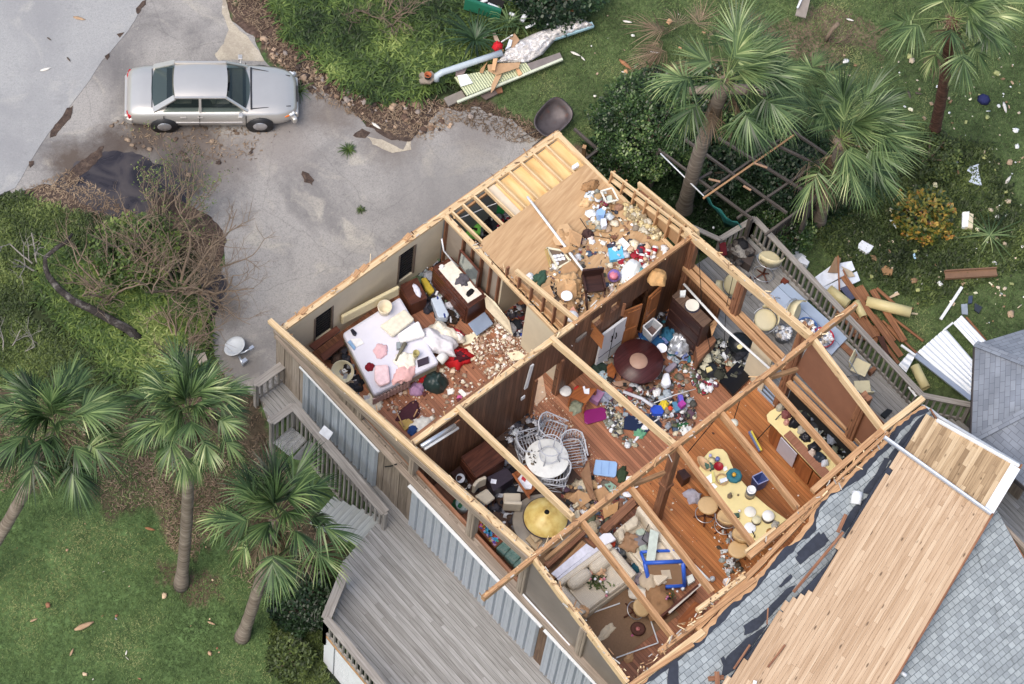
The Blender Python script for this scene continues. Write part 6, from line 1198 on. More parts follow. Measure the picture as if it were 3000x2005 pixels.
armchair("padded cream chair with a curved back, nearest the gable windows", [(1390, 1452), (1426, 1430), (1452, 1458), (1426, 1478)], [(1386, 1435), (1398, 1418), (1422, 1408)], .92); armchair("padded cream chair square to the yellow lamp shade", [(1475, 1443), (1526, 1444), (1526, 1474), (1475, 1472)], [(1474, 1482), (1526, 1484)], .92)
th = thing("wooden_armchair", "wooden armchair with a white embroidered cushion", "chair", Z(1535, 1415, ZF)); PR("seat", None, None, [(1505, 1385), (1535, 1368), (1580, 1420), (1548, 1455)], .95, .06, mat=furno, par=th); PR("cushion", None, None, [(1516, 1402), (1528, 1388), (1563, 1410), (1557, 1432), (1540, 1432), (1516, 1408)], 1.03, .08, '#e4e6ee', mat=cloth_m, par=th, bev=.03)
PR("embroidered_flower", None, None, [(1530, 1395), (1543, 1402), (1538, 1412), (1527, 1404)], 1.045, .012, '#b02c38', par=th)
for a, b in (((1503, 1390), (1550, 1458)), ((1538, 1366), (1585, 1420))): mb = MB(); mb.beam(Z(*a, 1.2), Z(*b, 1.2), .05, .05); mb.beam(Z(*a, 1.2), Z(*a, .5), .05, .05); mb.beam(Z(*b, 1.2), Z(*b, .5), .05, .05); obj("arm", mb, furno, th)
# white wicker set
def wicker_chair(label, px, rz, zs=.9, w=.62):
 th = thing("wicker_chair", label, "chair", Z(*px, ZF), rz, "white wicker chairs around the round table"); h = w/2
 mb = MB(); s = zs-ZF
 for i in range(9): y = -h+w*i/8; mb.tube([(-h, y, s-.0), (h, y, s)], .012, 5)
 for x in (-h, h): mb.tube([(x, -h, s), (x, h, s)], .018, 6)
 obj("seat", mb, wick_m, th, world=False)
 mb = MB(); rm = [(-h, -h, s+.28)]+[(-h, h*.3, s+.32), (-h*.85, h*.9, s+.42), (-h*.4, h*1.15, s+.48), (0, h*1.2, s+.5), (h*.4, h*1.15, s+.48), (h*.85, h*.9, s+.42), (h, h*.3, s+.32), (h, -h, s+.28)]
 mb.tube(rm, .018, 6); lo = [(p[0]*.95, p[1]*.95, s) for p in rm]; mb.tube(lo, .015, 6)
 for i in range(len(rm)-1):
  a, b, c, d = [np.array(q) for q in (rm[i], rm[i+1], lo[i+1], lo[i])]; mb.tube([a, c], .009, 4); mb.tube([b, d], .009, 4); mb.tube([(a+b)/2, (c+d)/2], .009, 4); mb.tube([a, d], .012, 4)
 obj("backrest", mb, wick_m, th, world=False)
 mb = MB(); bs = [(-h*.9, -h*.9), (h*.9, -h*.9), (h*.9, h*.9), (-h*.9, h*.9)]
 for i in range(4):
  (a, b), (c, d) = bs[i], bs[(i+1) % 4]; mb.tube([(a, b, .04), (c, d, .04)], .012, 5); mb.tube([(a, b, .04), (c, d, s-.06)], .008, 4); mb.tube([(c, d, .04), (a, b, s-.06)], .008, 4)
 obj("lower_frame", mb, wick_m, th, world=False)
 for x in (-h*.9, h*.9):
  for y in (-h*.9, h*.9): mb = MB(); mb.tube([(x, y, s), (x, y, 0)], .018, 6); obj("leg", mb, wick_m, th, world=False)
 return th
a0 = AN((1500, 1400), (1700, 1255))
wicker_chair("white wicker chair at the upper left of the round white table", (1548, 1330), a0+1.2); wicker_chair("white wicker chair at the top of the round white table", (1612, 1288), a0+.5)
wicker_chair("white wicker chair at the right of the round white table", (1672, 1345), a0-.5); wicker_chair("white wicker chair at the bottom of the round white table", (1620, 1412), a0-2.4)
th = thing("round_table", "round white table ringed by wicker chairs", "table", Z(1603, 1372, ZF)); tc_ = Z(1603, 1343, 1.22)
mb = MB(); mb.lathe(tc_, [(.001, -.04), (.53, -.04), (.55, -.02), (.55, .0), (.53, .012), (.001, .012)], 40); obj("tabletop", mb, plain("white_top", C('#dcdedc'), .35, .08, 5, 0, dirt=C('#b6b7b2')), th)
mb = MB(); mb.lathe((tc_[0], tc_[1], ZF), [(.3, 0), (.28, .04), (.06, .1), (.06, .7)], 20); obj("pedestal", mb, wick_m, th)
th = thing("stool_frame", "white tubular stool frame lying upside down on the round table", "stool", tc_+np.array([0, 0, .02])); c = tc_+np.array([.05, .0, .03])
def ring(mb, c, r_, tr, n=20, M=None, a0=0, a1=6.2832, sx=1):
 pts = []
 for i in range(n+1):
  a = a0+(a1-a0)*i/n; p = np.array([r_*math.cos(a)*sx, r_*math.sin(a), 0]); pts.append((p if M is None else M @ p)+np.array(c))
 mb.tube(pts, tr, 5, cap=False)
for q, r_ in ((np.array([.05, .05, .5]), .30), (np.array([0, 0, .1]), .24)): mb = MB(); ring(mb, c+q, r_, .015); obj("ring", mb, wick_m, th)
for k in range(4): a = k*1.57+.4; mb = MB(); mb.tube([c+np.array([.3*math.cos(a), .3*math.sin(a), 0]), c+np.array([.22*math.cos(a), .22*math.sin(a), .2]), c+np.array([.3*math.cos(a), .3*math.sin(a), .55])], .016, 6); obj("leg", mb, wick_m, th)
# round glass table, yellow shade
LA("patio_table", "round grey glass table half hidden under the yellow shade", "table", (1590, 1530), .85, [(.001, 0), (.74, 0), (.76, .02), (.74, .035), (.001, .035)], mat=plain("grey_glass", C('#8d857a'), .3, .12, 4, 0), n=40)
mb = MB(); c = Z(1601, 1506, 1.55); mb.lathe(c, [(.555, -.24), (.54, -.20), (.36, -.06), (.20, .03), (.11, .07), (.085, .11), (.075, .11)], 48)
def shade_mat():
 m, nt, b = newmat("yellow_shade"); tc = N(nt, "ShaderNodeTexCoord"); nz = N(nt, "ShaderNodeTexNoise"); nz.inputs["Scale"].default_value = 5; nz.inputs["Detail"].default_value = 8; L(nt, tc.outputs["Object"], nz.inputs["Vector"]); r = ramp(nt, [(.25, C('#b98f3c')), (.5, C('#d8bc66')), (.75, C('#e3cf85'))]); L(nt, nz.outputs[0], r.inputs[0]); L(nt, r.outputs[0], b.inputs["Base Color"]); b.inputs["Roughness"].default_value = .4; return m
th = thing("conical_shade", "large yellow conical lamp shade standing on the round glass table", "lamp shade", c-np.array([0, 0, .24])); obj("shade", mb, shade_mat(), th)
mb = MB(); mb.lathe(c, [(.066, .112), (.001, .114)], 20); obj("top_opening", mb, plain("black_hole", (.005, .005, .005), .9), th); mb = MB(); mb.lathe(c, [(.56, -.25), (.57, -.24), (.56, -.22)], 48); obj("rim", mb, plain("dark_rim", C('#3a2f3c'), .5), th)
PR("tan_box", "tan cardboard box partly under the ridge beam by the yellow shade", "box", [(1540, 1580), (1560, 1560), (1590, 1585), (1570, 1612)], .95, .4, '#c4ab88'); PR("square_tile", "pale board leaning below the yellow shade", "board", [(1553, 1570), (1575, 1556), (1590, 1572), (1568, 1590)], 1.1, .03, '#cdb795')
LA("small_lamp_shade", "small white lamp shade by the gable wall", "lamp shade", (1345, 1402), .95, [(.06, -.1), (.12, .1), (.11, .1), (.05, -.1)], '#cfd4de', tilt=(.5, 0)); LA("green_bucket", "white bucket with a green inside behind the thick grey post", "bucket", (1356, 1480), .75, [(.001, -.25), (.14, -.25), (.19, .1), (.17, .1), (.13, -.2), (.001, -.2)], '#b7c2bd'); CL("green_cloth", "green cloth under the white bucket", "cloth", (1340, 1480), .5, .3, .3, .15, '#3e7a55', 0, 46)  # the small white piece is a loose lamp shade, no lamp in it
# bright parrot-coloured box and leafy cushions along the gable wall
th = thing("painted_box", "wooden box with a bright pink, yellow and blue painted lid by the gable wall", "box", Z(1440, 1560, ZF)); PR("body", None, None, [(1395, 1545), (1418, 1515), (1482, 1578), (1450, 1606)], .92, .42, mat=furno, par=th)
PQ = lambda u, v: (1398+(u*52)+v*18, 1543+u*58-v*24)
for i in range(90):
 rg = random.Random(i); u, v = rg.random()*.92+.04, rg.random()*.8+.1; q = PQ(u, v); mb = MB(); col = rg.choice(['#e05aa8', '#f09a3c', '#e8d24a', '#d84848', '#7a52b8', '#f0b8d0']) if abs(v-.45) > .2 or u < .25 else rg.choice(['#38a8e0', '#5cc8f0', '#3c7cd0', '#4cc8a0'])
 if i == 0: MBP = MB()
 MBP.col = C(col); c = Z(*q, .925); MBP.box(c+np.array([0, 0, .001*(i % 5)]), (rg.uniform(.05, .12), rg.uniform(.03, .07), .006), rot3(0, 0, rg.uniform(0, 3)))
obj("painted_lid", MBP, board_m, th)
leaf_f = patchmat("leafy_fabric", (C('#3f7565'), C('#86aa98'), C('#c2c2a6')), 9)
for i, (q, lab) in enumerate((([(1452, 1605), (1478, 1582), (1500, 1600), (1476, 1628)], "green leaf-patterned seat cushion nearest the painted box"), ([(1476, 1628), (1502, 1602), (1528, 1628), (1502, 1655)], "green leaf-patterned seat cushion in the middle of the row"), ([(1502, 1655), (1530, 1630), (1552, 1655), (1528, 1685)], "green leaf-patterned seat cushion next to the ridge beam"))): PR("leaf_cushion", lab, "cushion", q, .95, .2, mat=leaf_f, bev=.04, group="green leaf-patterned cushions")
litter("living_litter", "dark clutter between the chairs of the living room", [(1340, 1400), (1480, 1300), (1560, 1420), (1520, 1560), (1420, 1520)], ZF, 330, DARK, .05, .22, 13, .12)
litter("living_litter", "broken glass and dark things at the foot of the sideboard wall", [(1470, 1270), (1550, 1190), (1600, 1250), (1560, 1300), (1500, 1310)], ZF, 200, DARK+['#9aa4b4', '#c8cfd8'], .03, .14, 14, .08)
litter("table_leaves", "dry leaf bits on the round white table", [(1545, 1325), (1565, 1305), (1575, 1350), (1560, 1370)], 1.235, 40, ['#5d5348', '#3d3832', '#857a6a'], .012, .05, 15, .01)
# loveseat
def sofa(name, label, org, ax, nseat, w=.72, depth=.85, zs=.86, mat=None, backh=.42):
 """org: photo point of the back left corner (at seat height), ax: point along the back"""
 o = Z(*org, zs); q = Z(*ax, zs); an = math.atan2(q[1]-o[1], q[0]-o[0]); th = thing(name, label, "sofa", (o[0], o[1], ZF), an); s = zs-ZF; Ln = w*nseat; mt = mat
 mb = MB(); mb.box((Ln/2, -depth/2, s/2-.05), (Ln+.25, depth, s-.1)); obj("base", mb, mt, th, world=False, bevel=.05)
 for i in range(nseat): mb = MB(); mb.box((w*(i+.5), -depth*.56, s+.02), (w-.02, depth*.82, .20)); obj("seat_cushion", mb, mt, th, world=False, bevel=.07)
 for i in range(nseat): mb = MB(); mb.lathe((w*(i+.5), -.14, s+.28), [(.001, -w*.48), (.12, -w*.44), (.17, -w*.25), (.17, w*.25), (.12, w*.44), (.001, w*.48)], 16, rot3(0, math.pi/2, 0)); obj("back_cushion", mb, mt, th, world=False)
 mb = MB(); mb.box((Ln/2, .06, s+.1), (Ln+.3, .16, backh+.2)); obj("back", mb, mt, th, world=False, bevel=.06)
 for x in (-.12, Ln+.12): mb = MB(); mb.tube([(x, .02, s+.12), (x, -depth+.02, s+.08)], .12, 12); mb.box((x, -depth/2, s/2), (.16, depth-.04, s)); obj("arm", mb, mt, th, world=False, bevel=.02)
 return th
quilt = attrm("quilt", .85, 30, .05, .3);
def quilt_mat():
 m, nt, b = newmat("quilted_cream"); tc = N(nt, "ShaderNodeTexCoord"); ck = N(nt, "ShaderNodeTexVoronoi"); ck.inputs["Scale"].default_value = 22; ck.inputs["Randomness"].default_value = .15; L(nt, tc.outputs["Object"], ck.inputs["Vector"]); r = ramp(nt, [(.1, C('#e6dccb')), (.6, C('#cfc2ac'))]); L(nt, ck.outputs["Distance"], r.inputs[0]); L(nt, r.outputs[0], b.inputs["Base Color"]); b.inputs["Roughness"].default_value = .9
 bp = N(nt, "ShaderNodeBump"); bp.inputs["Strength"].default_value = .5; bp.inputs["Distance"].default_value = .02; bp.invert = True; L(nt, ck.outputs["Distance"], bp.inputs["Height"]); L(nt, bp.outputs[0], b.inputs["Normal"]); return m
qm = quilt_mat()
sofa("loveseat", "cream quilted two-seat sofa with flowers lying on it", (1652, 1722), (1752, 1648), 2, .70, .88, mat=qm)
sofa("sofa", "long cream quilted sofa heaped with cushions under the rafters", (1868, 1512), (1990, 1662), 3, .62, -.75 if False else .80, mat=qm) if False else None
P = [Z(*p, .85) for p in ((1796, 1560), (1868, 1500), (1996, 1668), (1925, 1725))]; c = sum(P)/4; th = thing("sofa", "long cream sofa piled with cushions and driftwood boards, below the loose rafters", "sofa", (c[0], c[1], ZF)); mb = MB(); mb.prism([tuple(p[:2]) for p in P], ZF, .78); obj("base", mb, qm, th, bevel=.05)
for i in range(3):
 t0, t1 = i/3+.01, (i+1)/3-.01; Q = [P[0]+(P[3]-P[0])*t0+(P[1]-P[0])*.05, P[0]+(P[3]-P[0])*t0+(P[1]-P[0])*.78, P[0]+(P[3]-P[0])*t1+(P[1]-P[0])*.78, P[0]+(P[3]-P[0])*t1+(P[1]-P[0])*.05]; mb = MB(); mb.prism([tuple(q[:2]) for q in Q], .78, .93); obj("seat_cushion", mb, qm, th, bevel=.06)
mb = MB(); mb.beam((*P[1][:2], 1.0), (*P[2][:2], 1.0), .2, .5); obj("back", mb, qm, th, bevel=.06)
for q, z, c_, lab in (([(1828, 1535), (1862, 1505), (1872, 1520), (1868, 1540), (1838, 1556)], 1.2, '#cfc3ac', "fat cream bolster at the upper end of the long sofa"), ([(1862, 1552), (1885, 1545), (1896, 1562), (1876, 1570), (1864, 1562)], 1.18, '#a9b8a8', "sage green cushion on the long sofa, upper of two"), ([(1870, 1600), (1894, 1590), (1902, 1622), (1880, 1628)], 1.15, '#a9b8a8', "sage green cushion on the long sofa, lower of two"), ([(1920, 1592), (1938, 1582), (1985, 1640), (1950, 1650), (1918, 1640)], 1.1, '#d6c9b2', "large cream back cushion fallen flat on the long sofa"), ([(1808, 1555), (1826, 1545), (1832, 1580), (1815, 1585)], 1.1, '#c8bca6', "small cream cushion at the left arm of the long sofa")): PR("cushion", lab, "cushion", q, z, .16, c_, mat=cloth_m, bev=.06)
LA("round_cushion", "dark grey round cushion on the long sofa", "cushion", (1881, 1580), 1.08, [(.001, -.07), (.17, -.06), (.21, 0), (.17, .06), (.001, .07)], '#77747a', mat=cloth_m, sx=1.2); CL("brown_toys", "brown and white soft toys between the sofa cushions", "soft toys", (1850, 1590), .95, .5, .6, .25, '#9c7a5c', .5, 47, .9); CL("beige_blanket", "beige throw trailing from the long sofa", "throw", (1905, 1700), .8, .6, .5, .2, '#bfae96', .2, 48, .5)
for q, zs_, lab in (([(1905, 1550), (1930, 1560), (1918, 1650), (1893, 1642)], [.2, .2, 0, 0], "wide pale green board lying across the long sofa"),): PR("pale_board", lab, "board", q, 1.25, .03, '#bfccc4', zs=zs_)
# blue tub, tan stool, frames and flowers
th = thing("blue_tub", "blue-rimmed clear storage tub lying on its side by the long sofa", "storage tub", Z(1950, 1715, ZF+.1)); u0, u1, l0, l1 = Z(1889, 1650, 1.25), Z(2001, 1645, 1.25), Z(1905, 1722, .62), Z(2006, 1716, .62)
mb = MB();
for a, b in ((u0, u1), (l0, l1), (u0, l0), (u1, l1)): mb.tube([a, b], .055, 8)
bk = np.array([.12, .28, 0]); mb.tube([u0, u0+bk], .04, 8); mb.tube([u1, u1+bk], .04, 8); mb.tube([u0+bk, (u0+u1)/2+bk*1.2-np.array([0, 0, .12]), u1+bk], .04, 8); obj("blue_frame", mb, plain("blue_plastic", C('#2f62cf'), .35, .05, 5, 0), th)
mb = MB(); mb.slab(l0, l1, u1, u0, .03); obj("side_panel", mb, plain("smoky_plastic", C('#97795f'), .2, .08, 3, 0, spec=.7), th); mb = MB(); m_ = (u0+u1+l0+l1)/4; e = (u1-u0); f = (u0-l0); mb.slab(m_-e*.12-f*.18+np.array([0, -.02, .02]), m_+e*.12-f*.18+np.array([0, -.02, .02]), m_+e*.12+f*.18+np.array([0, -.02, .02]), m_-e*.12+f*.18+np.array([0, -.02, .02]), .01); obj("paper_label", mb, plain("paper", C('#cbbfae'), .8), th)
for p in ((1912, 1731), (2001, 1726)): mb = MB(); mb.lathe(Z(*p, .6), [(.001, -.03), (.05, -.03), (.05, .03), (.001, .03)], 14, rot3(1.2, 0, 0)); obj("caster", mb, white_m, th)
def swivel(label, px, rz, mat, zs=.95, back=True, tip=(0, 0), group="swivel bar stools", ringz=.25, name="bar_stool", zf=ZF, leg=True, r_=.24):
 th = thing(name, label, "stool" if name == "bar_stool" else "chair", Z(px[0], px[1], zf), rz, group, rx=tip[0], ry=tip[1]); s = zs-zf
 mb = MB(); mb.lathe((0, 0, s), [(.001, -.05), (r_*.9, -.05), (r_, -.01), (r_*.97, .03), (r_*.8, .045), (.001, .03)], 24, sx=1, sy=.95); obj("seat", mb, mat, th, world=False)
 if back:
  mb = MB(); mb.sm = True; V = []; n = 12
  for i in range(n+1):
   a = R(25)+R(130)*i/n
   for zz__, rr in ((s+.04, 1.02), (s+.30, 1.12), (s+.31, 1.05), (s+.05, .95)): V.append((r_*1.08*rr*math.cos(a), r_*1.08*rr*math.sin(a), zz__-.04*abs(i/n*2-1)**3*(zz__ > s+.1)))
  mb.add(V, [(i*4+j, i*4+(j+1) % 4, (i+1)*4+(j+1) % 4, (i+1)*4+j) for i in range(n) for j in range(4)]+[(0, 1, 2, 3), (n*4+3, n*4+2, n*4+1, n*4)]); obj("backrest", mb, mat, th, world=False)
  mb = MB(); ring(mb, (0, 0, s-.03), r_*1.12, .012, 18, None, R(-20), R(200)); obj("back_rail", mb, chrome, th, world=False)
 mb = MB(); ring(mb, (0, 0, ringz), r_*.95, .013, 22); obj("foot_ring", mb, chrome, th, world=False)
 if leg:
  mb = MB(); mb.tube([(0, 0, s-.05), (0, 0, .1)], .03, 8)
  obj("stem", mb, furn, th, world=False)
  for k in range(4): a = k*1.571+.5; mb = MB(); mb.tube([(0, 0, .14), (.26*math.cos(a), .26*math.sin(a), .02)], .022, 6); obj("leg", mb, furn, th, world=False)
 return th
swivel("tan swivel stool tipped forward in front of the loveseat", (1848, 1795), 1.0, tan_m, 1.0, False, (.35, -.2), None)
for i, (a, b, za, lab) in enumerate((((1718, 1802), (1816, 1768), .52, "thin white metal bar nearest the loveseat"), ((1900, 1800), (1928, 1884), .52, "thin white metal bar right of the tan stool"), ((1928, 1884), (1805, 1928), .52, "thin white metal bar at the bottom edge of the carpet"))): BM("metal_bar", lab, "metal bar", a, b, za, .03, .02, mat=white_m)
th = thing("flower_bouquet", "bouquet of pink and white silk flowers on the loveseat", "flowers", Z(1745, 1700, 1.0)); rg_ = np.random.default_rng(3); c = Z(1745, 1702, 1.05)
P_ = c+rg_.normal(0, 1, (110, 3))*np.array([.12, .16, .04]); V_, F_ = blades(P_, .13, .05, .8, .4, 1); npmesh("leaves", V_-np.array(th.location), F_, grnd_m, th)
for i in range(16): mb = MB(); mb.col = C(['#e0998a', '#f0f0f2', '#d98a98', '#dcc7a8', '#e06a50'][i % 5]); q = c+rg_.normal(0, 1, 3)*np.array([.12, .16, .03])+np.array([0, 0, .06]); mb.lathe(q, [(.001, -.02), (.04, 0), (.03, .03), (.001, .035)], 8); obj("flower", mb, cloth_m, th)
CL("peach_cushion", "peach ruffled cushion on the back of the loveseat", "cushion", (1752, 1668), 1.08, .34, .45, .2, '#d9b08a', .6, 49, .6); CL("peach_ruffle", "peach ruffled cushion squeezed at the loveseat's lower arm", "cushion", (1703, 1790), .85, .25, .45, .25, '#dcb084', .4, 50, .8)
WR = LA("wreath", "dark red dried flower wreath on the carpet", "wreath", (1869, 1843), ZF+.08, [(.07, -.02), (.14, -.05), (.19, 0), (.14, .06), (.07, .02)], '#5a3830', mat=cloth_m); LA("centre_dish", None, None, (1869, 1843), ZF+.1, [(.001, 0), (.06, .0), (.05, .02), (.001, .02)], '#b06a68', par=WR)
CL("printed_scarf", "cream printed scarf crumpled on the carpet", "scarf", (1775, 1855), ZF, .65, .22, .1, '#d6c6aa', .1, 51, .8); CL("sandals", "pair of tan sandals by the bottom metal bar", "sandals", (1842, 1928), ZF, .32, .22, .09, '#c49a6e', .5, 52, .6); CL("pink_trinket", "tiny pink trinket beside the wreath", "trinket", (1852, 1863), ZF, .08, .07, .05, '#c25f90', 0, 53)
# planks, drapes and beam fallen into the room
BM("fallen_beam", "heavy reddish beam fallen between the yellow shade and the long sofa", "beam", (1768, 1556), (1858, 1470), 1.0, .22, .18, mat=lumr); BM("fallen_post", "round-edged reddish post lying behind the white drapes", "post", (1600, 1660), (1710, 1560), .8, .16, .14, mat=lumr)
BM("orange_plank", "long orange plank lying under the white drapes", "plank", (1608, 1702), (1712, 1590), .62, .16, .04, mat=lumo)
for i, (q, lab) in enumerate((([(1614, 1680), (1718, 1592), (1742, 1608), (1632, 1694)], "white folded drapes draped over the orange plank, upper fold"), ([(1630, 1696), (1748, 1602), (1762, 1620), (1645, 1706)], "white folded drapes draped over the orange plank, lower fold"))): PR("drapes", lab, "drapes", q, .82+.05*i, .05, '#dfe0ee', mat=cloth_m, bev=.02)
PR("white_lampshade_box", "white fluted lamp shade above a red and orange box", "lamp shade", [(1752, 1575), (1768, 1562), (1790, 1560), (1806, 1580), (1768, 1600)], 1.15, .12, '#e9e9f0', mat=plas_m, bev=.03); PR("red_box", "red and orange box under the white fluted lamp shade", "box", [(1768, 1602), (1804, 1582), (1802, 1600), (1776, 1612)], .9, .2, '#b0381c')
CL("silver_foil", "crumpled silver foil next to the red and orange box", "foil", (1805, 1625), .6, .5, .45, .25, None, .3, 54, .95, mat=plain("foil", C('#9aa3b0'), .2, .3, 12, .3, metal=.7)); CL("teal_cloth", "dark teal cloth between the sofas", "cloth", (1868, 1658), .6, .45, .3, .18, '#1d5566', .2, 55); CL("plastic_bag", "clear bag of red things on the carpet edge", "plastic bag", (1872, 1700), .5, .36, .4, .2, '#9a8f98', .2, 56, .9)
CL("brown_drape", "large sheet of crumpled brown paper below the blue tub", "packing paper", (1930, 1762), .7, .95, .75, .25, '#9a7450', .3, 57, .9); CL("white_linen", "white linen left of the crumpled brown paper", "linen", (1885, 1745), .62, .45, .8, .15, '#d6cfc2', .5, 58, .5)
th = thing("flower_bunch", "small bunch of white and dark silk flowers on the brown paper", "flowers", Z(1968, 1745, .95)); c = Z(1968, 1745, 1.0); P_ = c+rg_.normal(0, .06, (30, 3)); V_, F_ = blades(P_, .08, .03, .8, .4, 1); npmesh("leaves", V_-np.array(th.location), F_, grnd_m, th)
for i in range(9): mb = MB(); mb.col = C(['#ececec', '#d98ab0', '#1c2038', '#e08a50'][i % 4]); mb.lathe(c+rg_.normal(0, .07, 3), [(.001, -.02), (.035, 0), (.001, .03)], 8); obj("flower", mb, cloth_m, th)
th = thing("beaded_rail", "dark red turned-spindle rail by the split beams", "rail", Z(1990, 1790, ZF)); a, b = Z(1935, 1808, .95), Z(2045, 1716, .95); mb = MB(); mb.beam(a, b, .05, .05); mb.beam(a-np.array([0, 0, .4]), b-np.array([0, 0, .4]), .05, .05); obj("rails", mb, furn, th)
for i in range(22): p = a+(b-a)*(i+.5)/22; mb = MB(); mb.lathe(p-np.array([0, 0, .4]), [(.012, 0), (.03, .08), (.012, .16), (.03, .24), (.012, .32), (.012, .38)], 6); obj("spindle", mb, furn, th)
PR("cabinet_door", "orange-brown cabinet door leaning by the dark red rail", "door", [(1985, 1818), (2035, 1762), (2062, 1775), (2050, 1820), (2000, 1860)], .75, .04, mat=furno); PR("white_shelf", "white shelf board behind the dark red rail", "shelf", [(1955, 1790), (2052, 1708), (2056, 1714), (1962, 1798)], .95, .03, '#cfc8c0')
PR("tissue_box", "small white box with a green print by the blue tub", "box", [(2010, 1690), (2028, 1682), (2036, 1700), (2018, 1712)], .75, .12, '#d8dcd6'); TU("white_rod", "white rod with a cap lying beside the third loose rafter", "rod", [Z(2014, 1636, 1.0), Z(2080, 1702, 1.0)], .03, white_m, 8); LA("glass_jar", "clear glass jar on the floor beside the white rod", "jar", (2086, 1700), ZF, [(.001, 0), (.07, 0), (.07, .1), (.05, .14), (.001, .14)], mat=clear_m); PR("white_tub", "white tub half hidden by the split beams", "tub", [(2120, 1697), (2132, 1693), (2138, 1702), (2128, 1710)], .7, .2, '#e9ecf0', mat=plas_m)
litter("den_litter", "assorted clutter between the two cream sofas", [(1700, 1560), (1800, 1500), (1830, 1560), (1900, 1700), (1860, 1760), (1810, 1680), (1780, 1620)], ZF, 420, MIX, .04, .18, 16, .15)
litter("den_litter", "papers and boards below the ridge beam by the yellow shade", [(1640, 1440), (1720, 1400), (1860, 1460), (1800, 1530), (1700, 1560)], ZF, 420, MIX+CARD, .04, .2, 17, .12)
for i, (q, c_, lab) in enumerate((([(1662, 1462), (1694, 1436), (1746, 1456), (1700, 1488), (1680, 1474)], '#b08a62', "large torn cardboard sheet right of the yellow shade"), ([(1735, 1440), (1770, 1425), (1790, 1450), (1760, 1480)], '#a9835c', "brown cardboard flap crossing the ridge beam's shadow"), ([(1765, 1490), (1812, 1470), (1808, 1500), (1770, 1520)], '#b98e5c', "orange-brown board right of the crossing of the beams"), ([(1700, 1390), (1725, 1350), (1738, 1440), (1750, 1470), (1728, 1460)], '#8d6b50', "long strip of brown carpet right of the wicker set"))): PR("cardboard_sheet", lab, "cardboard", q, ZF+.1+.03*i, .015, c_, zs=[.08*((k*(i+1)) % 3) for k in range(len(q))])
# ---------------- dining / kitchen side
RTB = LA("round_table", "big round dark red table with a pale disc in the middle", "table", (1871, 1058), 1.05, [(.001, -.06), (.62, -.06), (.645, -.03), (.64, 0), (.001, 0)], mat=wood("maroon_wood", C('#33191a'), C('#472425'), C('#5b3030'), .3, isl=.1), n=48); LA("centre_disc", None, None, (1871, 1058), 1.052, [(.235, 0), (.23, .012), (.001, .012)], mat=plain("pale_disc", C('#a78674'), .5, .08, 5), n=36, par=RTB)
LA("pedestal", None, None, (1871, 1092), ZF, [(.4, 0), (.35, .05), (.1, .15), (.1, .53), (.001, .53)], mat=furnd, par=RTB)
th = cabinet("hutch", "tall dark hutch with shelves standing along the curtain rod", "cabinet", [(1968, 868), (1992, 846), (2086, 938), (2061, 960)], 2.1, ZF, furnd, top=wood("hutch_top", C('#4d3b30'), C('#685243'), C('#7a6351'), .6), drawers=3)
DPL = LA("dinner_plate", "white plate with a dark rim on top of the dark hutch", "plate", (2028, 896), 2.1, [(.001, 0), (.12, .0), (.18, .03), (.17, .035), (.11, .01), (.001, .01)], '#d9d6cb'); PR("paper_card", "white card at the far end of the dark hutch", "card", [(1993, 852), (2010, 850), (2008, 866), (1993, 866)], 2.2, .1, '#dfe6e6'); LA("rim", None, None, (2028, 898), 2.102, [(.20, 0), (.19, .02), (.17, .0)], '#3b3748', par=DPL)
for i, (q, z, lab) in enumerate((([(1958, 920), (1975, 935), (2040, 1005), (2030, 1015)], .9, "long red-brown rail fallen in front of the dark hutch"), ([(2038, 1012), (2090, 985), (2098, 998), (2044, 1062)], 1.0, "red-brown cabinet end standing at the foot of the hutch"), ([(2080, 950), (2100, 930), (2106, 938), (2086, 985)], 1.7, "pale brown upright board beside the hutch"))): PR("loose_board", lab, "board", q, z, .06 if i != 1 else .5, mat=[furn, lumr, lumo][i])
th = thing("storage_tote", "clear open tote on top of a blue tote by the hutch", "tote", Z(1912, 975, ZF)); Q = [(1884, 957), (1914, 933), (1940, 955), (1911, 986)];
PR("blue_tote", "dark blue tote under the clear open tote", "tote", [(1875, 990), (1905, 970), (1950, 1000), (1915, 1025)], .8, .33, '#1d4f7c', mat=plas_m, bev=.03)
P = [Z(*p, 1.25) for p in Q]; c = sum(P)/4
for i in range(4): a, b = P[i], P[(i+1) % 4]; mb = MB(); a2 = c+(a-c)*.85-np.array([0, 0, .4]); b2 = c+(b-c)*.85-np.array([0, 0, .4]); mb.slab(a2, b2, b, a, .01); obj("side", mb, clear_m, th)
mb = MB()
for i in range(4): mb.beam(P[i], P[(i+1) % 4], .03, .03)
obj("rim", mb, white_m, th); PR("bottom", None, None, [(1890, 965), (1914, 945), (1934, 962), (1911, 985)], .9, .02, '#6f5a58', par=th)
LA("white_bowl", "white bowl right of the round dark tabletop", "bowl", (1938, 1024), .95, [(.001, 0), (.08, .01), (.14, .08), (.13, .08), (.07, .02), (.001, .02)], '#dde2ee'); CL("clear_bags", "shiny clear plastic bags heaped in front of the hutch", "plastic bags", (1988, 1010), .6, .6, .6, .35, None, .4, 60, .95, mat=plain("crinkled_film", C('#a6abb3'), .2, .35, 12, .6, metal=.3)); CL("white_tub_bag", "white tub at the foot of the clear plastic bags", "tub", (1967, 1025), .6, .25, .25, .2, '#e4e6ea', .2, 61, .3)
